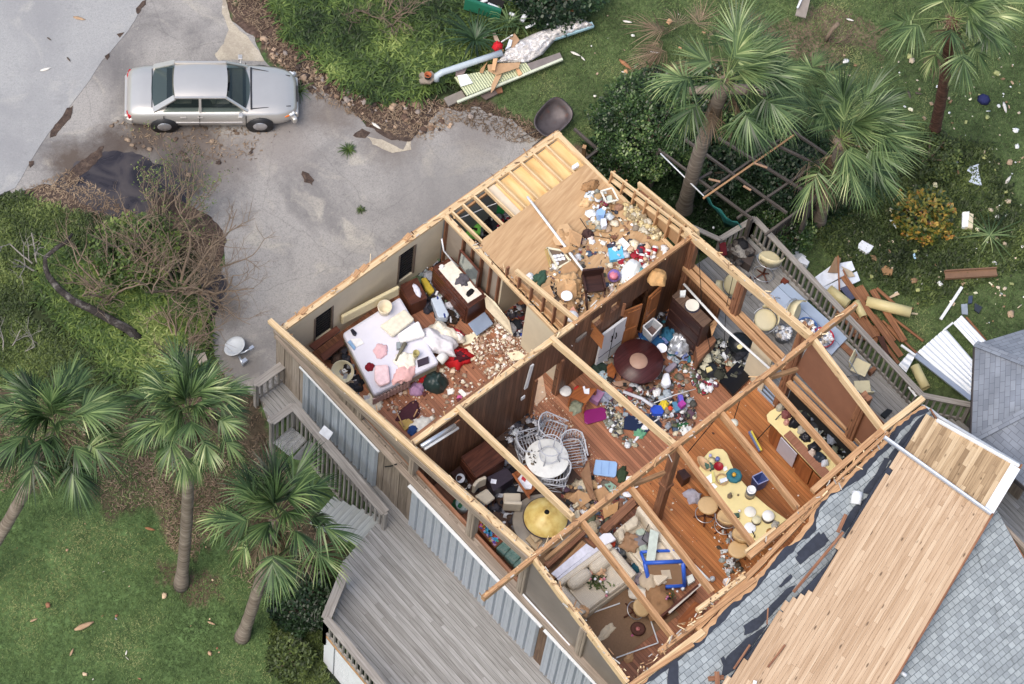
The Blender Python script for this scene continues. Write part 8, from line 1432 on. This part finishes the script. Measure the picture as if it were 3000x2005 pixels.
for i, (a, b, lab) in enumerate((((2455, 750), (2460, 870), "thin upright stake standing in the debris pile"), ((2470, 790), (2500, 860), "thin dark branch leaning over the white siding"))): BM("stake", lab, "stake", a, b, .5, .04, .04, mat=old, zb=.35, ground=True)
for i, (q, c_, lab) in enumerate((([(2388, 812), (2440, 775), (2495, 765), (2505, 790), (2410, 842)], '#dfe4ee', "crumpled white siding sheet above the cream pipe"), ([(2412, 842), (2510, 795), (2520, 822), (2440, 860)], '#d3dae8', "second crumpled white siding sheet behind the cream pipe"), ([(2425, 798), (2448, 752), (2464, 756), (2455, 800)], '#8f7358', "brown board scrap lying on the white siding"), ([(2465, 780), (2495, 795), (2505, 810), (2485, 812)], '#b5a58c', "tan cardboard scrap on the white siding"), ([(2462, 845), (2485, 835), (2510, 870), (2490, 882)], '#4b4e66', "dark grilled panel between the cream pipes"), ([(2570, 985), (2588, 985), (2606, 1040), (2595, 1048)], '#4a2c20', "dark red crate end below the pile of planks"))): PG("siding_sheet" if i < 2 else "board_scrap", lab, "siding" if i < 2 else "scrap", q, .18+.05*i, .02, c_)
def corr(label, q, dz, n, cat="metal sheet"):
 P = [G(*p, dz) for p in q]; mb = MB(); V = []; m = n*6
 for i in range(m+1):
  t = i/m; ph = (i % 6); z = .0 if ph in (0, 1) else .035 if ph in (3, 4) else .02; a = P[0]+(P[1]-P[0])*t; b = P[3]+(P[2]-P[3])*t; V += [a+np.array([0, 0, z]), b+np.array([0, 0, z+.02*math.sin(t*7)])]
 mb.add(V, [(2*i, 2*i+1, 2*i+3, 2*i+2) for i in range(m)]+[]); o_ = obj("metal_sheet", mb, plain("white_metal", C('#dde1e6'), .4, .04, 4, 0, metal=.1), None, label, cat); sm_ = o_.modifiers.new("thickness", 'SOLIDIFY'); sm_.thickness = .004
corr("large white corrugated sheet lying by the grey-roofed pavilion", [(2688, 1032), (2770, 962), (2855, 1062), (2846, 1170)], .25, 7); corr("narrow white corrugated sheet behind the larger one", [(2792, 948), (2818, 924), (2888, 1000), (2862, 1024)], .3, 3); corr("small crumpled white sheet beside the lower cream pipe", [(2632, 1070), (2662, 1035), (2682, 1042), (2655, 1092)], .3, 3)
BM("gutter_rail", "long white gutter rail between the sheets and the gate", "gutter", (2680, 1040), (2845, 1170), .3, .14, .06, mat=silver, ground=True); BM("white_trim", "white edge trim leaning on the small crumpled sheet", "trim", (2640, 1012), (2682, 1042), .5, .06, .04, mat=white_m, ground=True); BM("white_batten", "straight white batten lying alone on the lawn", "batten", (2756, 936), (2818, 842), .08, .08, .04, mat=white_m, ground=True); BM("sheet_batten", "thin white batten between the two corrugated sheets", "batten", (2765, 968), (2792, 946), .33, .05, .03, mat=white_m, ground=True); BM("brown_batten", "brown batten beside the narrow corrugated sheet", "batten", (2830, 930), (2888, 998), .1, .06, .04, mat=old, ground=True)
th = thing("brown_gutter", "brown metal channel lying on the right lawn", "channel", G(2844, 806)); mb = MB(); mb.beam(G(2768, 806, .12), G(2920, 797, .12), .26, .02); obj("web", mb, plain("brown_metal", C('#7d5f48'), .5, .12, 4), th)
for d in (-7, 7): mb = MB(); mb.beam(G(2768, 806+d*1.6, .16), G(2920, 797+d*1.6, .16), .03, .09); obj("flange", mb, plain("brown_metal", C('#7d5f48')), th)
for i, (q, c_, h, lab) in enumerate((([(2516, 714), (2526, 704), (2560, 722), (2548, 738), (2540, 742), (2514, 726)], '#e4e8ec', .12, "white foam slab lying on the lawn near the deck"), ([(2820, 622), (2828, 620), (2852, 628), (2850, 668), (2818, 665)], '#dccfb0', .2, "tan and white box on the right lawn"), ([(2820, 622), (2840, 620), (2836, 664), (2818, 665)], '#eef0ee', .26, "white face of a board standing by the tan box"), ([(2833, 500), (2840, 490), (2868, 480), (2866, 500), (2877, 545), (2838, 532), (2850, 510)], '#c8d2e0', .03, "torn pale blue plastic sheet on the far right lawn"), ([(2606, 645), (2614, 642), (2640, 665), (2625, 668)], '#e6ecec', .04, "white scrap at the foot of the croton bush"), ([(2816, 892), (2834, 890), (2836, 922), (2818, 920)], '#8a94a0', .04, "grey shingle scrap on the lawn by the narrow sheet"), ([(2838, 868), (2850, 866), (2848, 888), (2836, 890)], '#39445c', .04, "dark blue scrap on the right lawn, upper"), ([(2856, 888), (2878, 900), (2868, 918), (2855, 908)], '#2f3640', .05, "black and white scrap on the right lawn, lower"), ([(2670, 920), (2672, 916), (2690, 918), (2688, 922)], '#c8b896', .03, "tan scrap at the tip of the longest pipe"), ([(2580, 785), (2595, 778), (2616, 790), (2612, 808), (2590, 805)], '#94704a', .05, "crumpled brown paper on the lawn above the planks"), ([(2604, 870), (2628, 856), (2636, 862), (2610, 874)], '#c8b090', .03, "tan board scrap above the longest cream pipe"), ([(2675, 745), (2680, 742), (2684, 758), (2678, 758)], '#a9d0ec', .03, "light blue scrap left of the white batten"), ([(2310, 745), (2325, 728), (2362, 752), (2348, 775)], '#c6cace', .06, "grey white sheet below the deck railing"), ([(2335, 765), (2350, 748), (2372, 768), (2365, 778)], '#e6e8ee', .3, "white bucket-like box below the deck railing"))): PG("scrap", lab, "scrap", q, .06+h*.5, h, c_)
LA("navy_scrap", "navy blue cloth knot on the far right lawn", "cloth", (2882, 292), -.85, [(.001, 0), (.2, 0), (.12, .1), (.001, .14)], '#2a2f5c', mat=cloth_m, n=7)
litter("yard_litter", "small scraps of wood, shingle and paper strewn over the right lawn", [(2440, 160), (3000, 100), (3000, 960), (2860, 960), (2600, 860), (2460, 740), (2500, 600)], 0, 380, ['#a88f74', '#c9b9a0', '#8d6f52', '#dfe0dc', '#b5a58c', '#e8e4c0', '#9a9f64'], .03, .12, 30, .04, ground=True)
litter("yard_litter", "husks and torn boots strewn over the lawn by the pile", [(1650, 60), (1960, 20), (2180, 20), (2150, 180), (1900, 240), (1700, 300), (1600, 260)], 0, 26, ['#c9c2b4', '#a89078', '#c79a70', '#d8d6cc'], .04, .12, 31, .03, ground=True)
litter("yard_litter", "fallen leaf bases scattered over the lower left lawn", [(20, 1560), (560, 1500), (700, 1760), (640, 2000), (60, 2000)], 0, 26, ['#b08f70', '#c8ad8c', '#8d6248', '#d0c8b8', '#9a9aa8'], .03, .09, 32, .03, ground=True)
for i, (a, b, lab) in enumerate((((218, 1846), (275, 1822), "largest tan palm boot lying on the lower left lawn"), ((88, 1822), (110, 1812), "small tan palm boot at the left of the lower lawn"), ((205, 1922), (215, 1900), "upright tan palm boot low on the left lawn"), ((608, 1822), (630, 1830), "forked tan palm boot between the two upright palms"), ((425, 1545), (455, 1555), "rust coloured palm boot on the lawn under the left palm"), ((368, 1920), (372, 1905), "tiny pale palm boot on the lower lawn"), ((215, 50), (250, 58), "large brown palm boot on the road"), ((118, 208), (150, 198), "pale palm boot on the road"), ((138, 110), (150, 118), "small dark stain-like stone on the road"), ((196, 168), (206, 180), "small dark block on the road"), ((925, 270), (950, 290), "dark husk on the driveway ahead of the car"), ((980, 250), (1012, 240), "tan palm boot at the edge of the driveway mulch"), ((1090, 360), (1115, 378), "pale palm boot on the driveway edge"), ((1825, 62), (1852, 66), "pale husk on the lawn left of the tall windblown palm"), ((1672, 152), (1700, 164), "pale husk beside the blanket on the upper lawn"), ((1702, 166), (1714, 178), "second pale husk beside the blanket"), ((1815, 175), (1850, 203), "orange wood strip on the upper lawn"), ((1905, 152), (1932, 155), "pale husk below the dead fronds"), ((1820, 210), (1836, 213), "small cream block on the upper lawn"), ((2480, 55), (2502, 62), "white husk on the lawn right of the tall palm"), ((2595, 145), (2605, 155), "pale boot on the lawn left of the dark red palm"), ((2680, 272), (2702, 276), "white husk left of the dark red trunk"), ((2660, 265), (2668, 290), "tan boot left of the dark red trunk"), ((2940, 300), (2948, 330), "pale strip at the right edge of the lawn"), ((2945, 540), (2962, 515), "pale tan boot low on the far right lawn"))):
 A = G(*a, .04); B = G(*b, .06); c = (A+B)/2; d = B-A; mb = MB(); mb.col = C('#5b5048' if 'dark' in lab else '#9c6b48' if ('rust' in lab or 'orange' in lab) else '#d5d0c6' if ('pale' in lab or 'white' in lab or 'cream' in lab) else '#a98b6d'); w = np.linalg.norm(d); mb.tube([A, A+d*.3, A+d*.7, B], [w*.05, w*.15, w*.12, w*.03], 6)
 v = np.array(mb.v); v[:, 2] = c[2]+(v[:, 2]-c[2])*.4; mb.v = [tuple(q) for q in v]; obj("palm_boot", mb, cloth_m, None, lab, "palm boot" if 'boot' in lab or 'husk' in lab else "scrap")
# fence and pergola by the round bush
pg_m = wood("old_pergola_wood", C('#3b3532'), C('#57504b'), C('#6e6660'), .9, isl=.4)
PGT = thing("pergola", "collapsed grid of grey timbers over dark undergrowth beside the palms", "pergola", Z(2150, 520, 0)); zp = 1.6
for a, b, w in (((2045, 492), (2320, 265), .07), ((2105, 560), (2325, 395), .0), ((2180, 600), (2420, 430), .0)): pass
for pk, (a, b) in enumerate((((1930, 440), (2200, 640)), ((2008, 410), (2305, 625)), ((2105, 405), (2380, 575)), ((2210, 395), (2430, 500)), ((2300, 370), (2520, 520)), ((2060, 570), (2320, 385)), ((2040, 530), (2085, 505)), ((2160, 640), (2420, 460)), ((2240, 690), (2500, 500)))):
 mb = MB(); mb.beam(Z(*a, zp-.1*(pk > 4)), Z(*b, zp-.1*(pk > 4)), .06, .08); obj("rafter", mb, pg_m, PGT)
for a, b in (((2060, 582), (2325, 397)),): mb = MB(); mb.beam(Z(*a, zp+.08), Z(*b, zp+.08), .05, .03); obj("batten", mb, lumo, PGT)
for a in ((1930, 440), (2200, 640), (2430, 500), (2380, 575)): p = Z(*a, zp); mb = MB(); mb.beam((p[0], p[1], float(gz(p[0], p[1]))-.1), (p[0], p[1], zp), .1, .1); obj("post", mb, pg_m, PGT)
th = thing("picket_fence", "dark grey picket fence beside the deck corner", "fence", G(2320, 640)); a, b = G(2245, 690, 1.1), G(2435, 545, 1.1); mb = MB(); mb.beam(a, b, .07, .06); mb.beam(a-np.array([0, 0, .8]), b-np.array([0, 0, .8]), .05, .06); obj("rails", mb, pg_m, th)
n = 24
mb = MB()
for i in range(n): p = a+(b-a)*(i+.5)/n; mb.box((p[0], p[1], p[2]-.55), (.05, .05, 1.2))
obj("pickets", mb, pg_m, th)
th = thing("low_fence", "short weathered rail fence by the loft corner", "fence", G(1740, 460));
for a, b, z in (((1682, 378), (1752, 440), .8), ((1712, 470), (1752, 440), .8), ((1700, 480), (1740, 452), .3)): mb = MB(); mb.beam(G(*a, z), G(*b, z), .07, .08); obj("rail", mb, pg_m, th)
BM("broken_post", "short orange post sticking up by the low fence", "post", (1710, 458), (1712, 430), 0, .1, .1, mat=lumo, zb=.9)
mb = MB(); mb.sm = True; A = [Z(2062, 570, 1.5), Z(2110, 620, 1.45), Z(2175, 668, 1.3)]; B = [Z(2066, 576, 1.4), Z(2130, 665, .4), Z(2180, 672, .9)]; V = []
for i in range(9):
 t = i/8*2; k = min(int(t), 1); f = t-k; a_ = A[k]*(1-f)+A[k+1]*f; b_ = B[k]*(1-f)+B[k+1]*f
 for j in range(4): p = a_*(1-j/3)+b_*j/3; V.append(p+np.array([.05*math.sin(i*2+j), .05*math.cos(i*1.7), 0]))
mb.add(V, [(i*4+j, i*4+j+1, (i+1)*4+j+1, (i+1)*4+j) for i in range(8) for j in range(3)]); o_ = obj("green_tarp", mb, plain("teal_tarp", C('#1f6a66'), .6, .15, 8, .2), None, "teal green tarpaulin draped from the pergola to the deck corner", "tarp"); o_.modifiers.new("thickness", 'SOLIDIFY').thickness = .01
TU("pergola_pole", "pale thin pole along the pergola's lower edge", "pole", [Z(1935, 450, 1.75), Z(2062, 575, 1.7)], .02, white_m, 5); TU("white_stake", "short white stake under the teal tarpaulin", "stake", [G(2090, 665, .0), G(2090, 668, .75)], .03, white_m, 6)
for i, (a, b) in enumerate((((2208, 478), (2248, 492)), ((2076, 525), (2110, 533)), ((2178, 545), (2200, 558)), ((2385, 483), (2412, 497)), ((2418, 465), (2438, 458)))): BM("wood_shard", ["pale shard lying across the upper pergola timbers", "pale shard at the left of the pergola grid", "pinkish shard inside the pergola grid", "tan shard by the dark pergola timbers below the tall palm", "red brown shard under the right palm's crown"][i], "wood shard", a, b, 1.72, .05, .03, '#b58f70')
# debris pile at the top, bench, wheelbarrow, dish
def hatch_mat():
 m, nt, b = newmat("ribbed_green"); uv = N(nt, "ShaderNodeUVMap"); wv = N(nt, "ShaderNodeTexWave"); wv.inputs["Scale"].default_value = 4.4; L(nt, uv.outputs[0], wv.inputs["Vector"]); r = ramp(nt, [(.3, C('#a9b088')), (.6, C('#c9cfa8'))]); L(nt, wv.outputs[0], r.inputs[0]); L(nt, r.outputs[0], b.inputs["Base Color"]); bp = N(nt, "ShaderNodeBump"); bp.inputs["Distance"].default_value = .02; L(nt, wv.outputs[0], bp.inputs["Height"]); L(nt, bp.outputs[0], b.inputs["Normal"]); b.inputs["Roughness"].default_value = .5; return m
mb = MB(); mb.slab(G(1368, 280, .32), G(1556, 206, .32), G(1541, 184, .32), G(1331, 226, .32), .05); obj("ribbed_panel", mb, hatch_mat(), None, "pale green ribbed siding panel at the bottom of the debris pile", "panel")
BM("white_edge_board", "long pale edge board in front of the ribbed green panel", "board", (1340, 300), (1648, 174), .3, .07, .06, '#c3c8b2', ground=True)
for i, (q, c_, dz, h, lab) in enumerate((([(1541, 188), (1600, 168), (1640, 154), (1650, 176), (1556, 206)], '#7a726f', .3, .06, "grey board right of the ribbed green panel"), ([(1300, 288), (1352, 265), (1366, 286), (1314, 311)], '#7f776f', .15, .06, "grey board end at the lower left of the pile"), ([(1408, 280), (1450, 262), (1458, 275), (1424, 292)], '#6a5c58', .12, .05, "dark grey board under the ribbed panel"), ([(1452, 262), (1470, 254), (1473, 270), (1458, 274)], '#8a5e44', .14, .05, "red brown board end under the ribbed panel"), ([(1428, 190), (1465, 186), (1525, 183), (1520, 198), (1455, 220), (1430, 208)], '#b08d68', .5, .02, "large cardboard sheet in the middle of the pile"), ([(1453, 218), (1470, 219), (1448, 262), (1438, 273), (1440, 250)], '#b8946e', .45, .03, "pointed cardboard piece across the ribbed panel"), ([(1490, 112), (1508, 98), (1522, 118), (1505, 140), (1498, 138)], '#a98666', .45, .02, "triangular cardboard piece above the blanket's end"), ([(1340, 222), (1368, 217), (1385, 243), (1350, 254)], '#e9ece8', .4, .02, "white sheet on the ribbed green panel"), ([(1408, 202), (1430, 180), (1424, 190), (1415, 214), (1405, 213)], '#a98358', .45, .02, "brown cardboard strip left of the large sheet"), ([(1443, 98), (1452, 97), (1466, 125), (1452, 125)], '#b09a86', .4, .06, "tan tube-like board above the red cloth"), ([(1445, 150), (1475, 145), (1475, 152), (1432, 162)], '#b48a60', .4, .03, "short tan board below the red cloth"), ([(1440, 205), (1445, 172), (1458, 171), (1450, 206)], '#d0a272', .65, .07, "upright orange wood block on the cardboard"), ([(1511, 202), (1520, 200), (1530, 216), (1520, 222)], '#d6a678', .38, .05, "small orange wood block on the ribbed panel"), ([(1485, 136), (1492, 115), (1501, 118), (1497, 135), (1480, 145)], '#cfd6e0', .5, .04, "white plastic piece beside the triangular cardboard"), ([(1405, 108), (1415, 93), (1432, 102), (1420, 112)], '#d8ccb8', .3, .03, "cream scrap in the fern bed beside the sago plant"), ([(1335, 205), (1370, 195), (1360, 215), (1335, 226)], '#94807a', .3, .03, "brownish scrap under the white gutter"))): PG("pile_board", lab, "board", q, dz, h, c_)
CL("red_cloth", "bright red cloth on the debris pile", "cloth", (1458, 137), .45, .32, .25, .18, '#c01522', .3, 110, .8); BM("thin_white_trim", "thin white trim above the red cloth", "trim", (1468, 124), (1502, 103), .5, .03, .03, '#d8d4d0', ground=True)
TU("white_gutter", "long pale blue gutter with a curved end running under the blanket", "gutter", [G(1278, 236, .35), G(1280, 222, .5), G(1295, 213, .55), G(1400, 178, .55), G(1470, 155, .55)], .09, plain("pale_blue_gutter", C('#adb8bf'), .4, .05, 4), 10); BM("gutter_end", "flat pale blue gutter piece under the far end of the blanket", "gutter", (1620, 112), (1737, 73), .35, .16, .08, '#9dc0cc', ground=True)
pts = [((1462, 178), .5, .5, .3), ((1478, 160), .55, .75, .35), ((1500, 155), .9, .8, .35), ((1530, 140), .9, .9, .4), ((1560, 128), .9, .9, .4), ((1592, 112), .9, .75, .35), ((1625, 95), .8, .65, .3), ((1660, 82), .8, .55, .25), ((1695, 72), .75, .45, .2), ((1715, 72), .5, .35, .15)]
def blanket():
 m, nt, b = newmat("striped_blanket"); tc = N(nt, "ShaderNodeTexCoord"); nz = N(nt, "ShaderNodeTexNoise"); nz.inputs["Scale"].default_value = 3.5; nz.inputs["Detail"].default_value = 7; nz.inputs["Distortion"].default_value = 2; L(nt, tc.outputs["Object"], nz.inputs["Vector"]); r = ramp(nt, [(.3, C('#9a98a0')), (.42, C('#d6d2cc')), (.5, C('#b0aaa8')), (.58, C('#e6e4e4')), (.8, C('#e2e3ec'))]); L(nt, nz.outputs[0], r.inputs[0]); L(nt, r.outputs[0], b.inputs["Base Color"]); b.inputs["Roughness"].default_value = .9; return m
# one continuous crumpled sheet along the gutter
top = [(1455, 182), (1480, 150), (1500, 128), (1540, 110), (1570, 96), (1610, 82), (1650, 66), (1695, 50), (1737, 72)]; bot = [(1462, 184), (1500, 186), (1545, 186), (1590, 160), (1625, 120), (1660, 104), (1690, 92), (1720, 84), (1737, 74)]
mb = MB(); mb.sm = True; V = []; na, nb = 64, 16
for i in range(na+1):
 t = i/na*8; k = min(int(t), 7); f = t-k; a_ = np.array(top[k])*(1-f)+np.array(top[k+1])*f; b_ = np.array(bot[k])*(1-f)+np.array(bot[k+1])*f
 for j in range(nb+1):
  s = j/nb; q = a_*(1-s)+b_*s; w = Vector((i*.21, j*.35, 1)); z = .30+.22*math.sin(math.pi*s)+.16*abs(mnoise.noise(w*1.3))+.10*mnoise.noise(w*3.1)-(.28 if s in (0, 1) else 0); V.append(G(q[0], q[1], max(z, .03)))
mb.add(V, [(i*(nb+1)+j, i*(nb+1)+j+1, (i+1)*(nb+1)+j+1, (i+1)*(nb+1)+j) for i in range(na) for j in range(nb)]); obj("torn_blanket", mb, blanket(), None, "long crumpled white and grey blanket stretched over the debris pile", "blanket")
th = thing("garden_bench", "small weathered stone bench by the fern bed", "bench", G(1253, 245)); PGs = [G(*p, .42) for p in ((1228, 232), (1255, 222), (1280, 228), (1262, 243), (1232, 243))]; mb = MB(); z0 = PGs[0][2]; mb.prism([tuple(p[:2]) for p in PGs], z0-.07, z0); obj("seat", mb, plain("mossy_stone", C('#8c8072'), .95, .2, 9), th)
for p in ((1240, 243), (1265, 240)): g = G(*p, 0); mb = MB(); mb.box(g+np.array([0, 0, .17]), (.12, .25, .35)); obj("leg", mb, plain("mossy_stone", C('#8c8072')), th)
th = thing("flower_pot", "orange clay flower pot on the stone bench", "flower pot", G(1253, 226, .42)); mb = MB(); mb.lathe(G(1253, 228, .42), [(.001, 0), (.06, 0), (.09, .12), (.10, .12), (.10, .16), (.08, .16), (.07, .06), (.001, .06)], 20); obj("pot", mb, plain("terracotta", C('#a85a30'), .8), th); mb = MB(); mb.lathe(G(1253, 228, .55), [(.08, 0), (.001, .02)], 16); obj("soil", mb, dkm, th)
th = thing("green_trough", "long dark green metal bin lying in the shrubs at the top", "bin", G(1420, 50)); a, b, c_, d = G(1362, 0, .75), G(1468, 35, .75), G(1462, 60, .3), G(1358, 28, .3); mb = MB(); mb.slab(d, c_, b, a, .04); obj("side", mb, plain("green_metal", C('#1d6a50'), .4, .08, 4, .05), th); mb = MB(); mb.slab(G(1362, -8, .72), G(1468, 28, .72), b, a, .03); obj("rim", mb, plain("green_metal", C('#1d6a50')), th)
mb = MB(); mb.slab(G(1370, -30, .3), G(1478, 5, .3), G(1468, 40, .3), G(1362, 10, .3), .03); obj("inside", mb, dkm, th)
for i, (a, b, w, lab) in enumerate((((1528, 62), (1552, 24), .07, "thick white pipe in the shrubs at the top"), ((1494, 40), (1508, 46), .05, "short white pipe beside the green bin"), ((1430, 12), (1468, 28), .05, "white bar lying along the green bin"), ((1408, 8), (1428, 0), .05, "small white bar at the top edge by the green bin"), ((1540, 82), (1568, 70), .035, "thin white pipe above the blanket"), ((1598, 80), (1612, 62), .02, "thin grey rod behind the blanket"))): TU("white_pipe", lab, "pipe", [G(*a, .5), G(*b, .55)], w, white_m, 8)
BM("brown_batten", "thin brown batten at the top of the upper lawn", "batten", (1664, 44), (1722, -4), .05, .07, .04, mat=old, ground=True); BM("leaning_board", "greyish board leaning at the top edge right of the tall palm", "board", (2345, 50), (2362, -20), .5, .3, .04, '#8d837a', ground=True); BM("board_edge", "white edge strip on the leaning board at the top", "strip", (2336, 24), (2352, -10), .6, .05, .03, mat=white_m, ground=True)
bare_l = TU("sawn_branch", "forked sawn-off branch standing on the upper right lawn", "branch", [G(2420, 120, 0), G(2430, 100, .3), G(2440, 85, .45), G(2458, 68, .6)], [.06, .06, .06, .07], twig_m, 8)
th = thing("wheelbarrow", "grey rusty wheelbarrow tray tipped at the driveway corner", "wheelbarrow", G(1610, 370)); M2 = rot3(.35, -.15, AN((1580, 385), (1640, 330), .3)); c = G(1612, 352, .35); mb = MB(); n = 28
prof = [(.10, .0), (.30, .02), (.36, .10), (.42, .26), (.44, .27), (.41, .27), (.35, .12), (.29, .04), (.001, .03)]; V = []
for r_, z_ in prof:
 for k in range(n):
  g = 6.2832*k/n; x = math.cos(g); y = math.sin(g); e = abs(x)**.7*(1 if x > 0 else -1); f = abs(y)**.7*(1 if y > 0 else -1); V.append(M2 @ np.array([e*r_*1.35*(1 if x > 0 else .95), f*r_*(.95+.1*x), z_])+c)
mb.sm = True; mb.add(V, [(i*n+k, i*n+(k+1) % n, (i+1)*n+(k+1) % n, (i+1)*n+k) for i in range(len(prof)-1) for k in range(n)]); obj("tray", mb, plain("rusty_steel", C('#5d5556'), .5, .2, 3, .1, metal=.3, dirt=C('#6d4a3c')), th)
for a, b in (((1580, 380), (1522, 404)), ((1600, 396), (1560, 430))): mb = MB(); mb.tube([G(*a, .35), G(*b, .25)], .02, 6); obj("handle", mb, plain("dark_handle", C('#4a443f'), .7), th)
mb = MB(); wc = G(1655, 330, .17); mb.lathe(wc, [(.06, -.04), (.15, -.05), (.17, 0), (.15, .05), (.06, .04)], 18, rot3(1.57, 0, .6)); obj("wheel", mb, rubber, th)
th = thing("satellite_dish", "grey satellite dish lying face up on the concrete by the house", "satellite dish", Z(695, 1030, .03)); c = Z(691, 1020, .15); M3 = rot3(-.35, -.25, 0); mb = MB(); V = []
mb.lathe(c, [(.001, .0), (.12, .015), (.22, .05), (.29, .10), (.295, .09), (.22, .035), (.001, -.015)], 30, M3); obj("reflector", mb, plain("dish_grey", C('#b3b8bc'), .45, .08, 4), th)
mb = MB(); mb.tube([Z(695, 1038, .12), Z(716, 1032, .4), Z(733, 1022, .45)], .022, 6); mb.box(Z(737, 1020, .46), (.12, .08, .08)); obj("feed_arm", mb, silver, th); mb = MB(); mb.tube([Z(700, 1045, .15), Z(708, 1060, .2), Z(712, 1072, .08)], .03, 6); mb.box(Z(716, 1058, .2), (.14, .1, .08)); obj("mount", mb, silver, th)
# bits by the left deck and stairs
PR("corrugated_scrap", "white corrugated scrap lying over the rail cap of the left deck", "metal scrap", [(934, 1268), (950, 1246), (976, 1268), (962, 1290)], 1.22, .03, '#c9ccd0');
for i, (q, lab) in enumerate((([(798, 1298), (853, 1252), (900, 1290), (850, 1340)], "larger grey metal sheet dropped on the palm side of the rail"), ([(855, 1345), (905, 1290), (930, 1312), (890, 1352)], "smaller grey metal sheet beside the rail of the left deck"))):
 P = [Z(*p, .1+.1*i) for p in q]; mb = MB(); V = []
 for k in range(25): t = k/24; a_ = P[0]+(P[3]-P[0])*t; b_ = P[1]+(P[2]-P[1])*t; z = .03*(k % 2)+.02*((k//3) % 2); V += [a_+np.array([0, 0, z]), b_+np.array([0, 0, z])]
 mb.add(V, [(2*k, 2*k+1, 2*k+3, 2*k+2) for k in range(24)]); o_ = obj("metal_sheet", mb, plain("streaked_metal", C('#a9a9a8'), .45, .3, 6, .1, metal=.2), None, lab, "metal sheet"); o_.modifiers.new("thickness", 'SOLIDIFY').thickness = .004
TU("drip_wire", "short dark wire hanging on the weathered siding", "wire", [X(1128, 1368, -5.55), X(1145, 1366, -5.55), X(1162, 1360, -5.6)], .018, dkm, 5); PR("concrete_block", "pale broken concrete block by the roots near the dish", "block", [(573, 1040), (600, 1032), (608, 1055), (585, 1066)], .2, .2, '#9c9184')
litter("twig_litter", "twigs and bark strewn on the driveway below the car", [(300, 350), (720, 380), (860, 380), (700, 500), (560, 520), (400, 460)], 0, 160, ['#5a4a3e', '#6e5d4e', '#463a34', '#8a7764'], .02, .10, 33, .02, ground=True)
litter("twig_litter", "bark flakes and palm debris along the driveway's top edge", [(700, 80), (880, 250), (1100, 360), (1240, 400), (1440, 330), (1500, 360), (1300, 300), (1000, 260), (800, 120)], 0, 300, ['#5a463a', '#7a6350', '#463a34', '#a58c74', '#8d8178'], .03, .14, 34, .03, ground=True)
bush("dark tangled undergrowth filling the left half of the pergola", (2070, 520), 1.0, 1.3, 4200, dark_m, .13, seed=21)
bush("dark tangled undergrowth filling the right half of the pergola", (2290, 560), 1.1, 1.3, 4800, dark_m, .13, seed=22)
bush("dark shrub between the low fence and the knee wall", (1800, 520), .7, 1.0, 2600, bush_m, .09, seed=23)
bush("low dark green bush rising from the weeds left of the driveway", (400, 760), 1.1, .9, 3600, fernl_m, .12, seed=24)
for i, (pts, lab) in enumerate((([(1480, 1300), (1510, 1270), (1560, 1262), (1590, 1240)], "black cable trailing by the foot of the panelled wall"), ([(1760, 1080), (1800, 1130), (1860, 1150), (1900, 1200)], "dark cable snaking across the toy field"), ([(1290, 940), (1330, 960), (1350, 930), (1330, 900)], "dark cable looped in front of the dresser"), ([(1700, 640), (1730, 690), (1790, 700), (1800, 740)], "grey wire curling over the loft clutter"), ([(1860, 1470), (1900, 1530), (1880, 1580), (1930, 1620)], "thin wire trailing over the long sofa"))):
 z_ = ZT+.1 if i == 3 else 1.2 if i == 4 else ZF+.06; TU("loose_cable", lab, "cable", [Z(p[0]+random.uniform(-4, 4), p[1], z_) for p in pts], .011, dkm, 5)
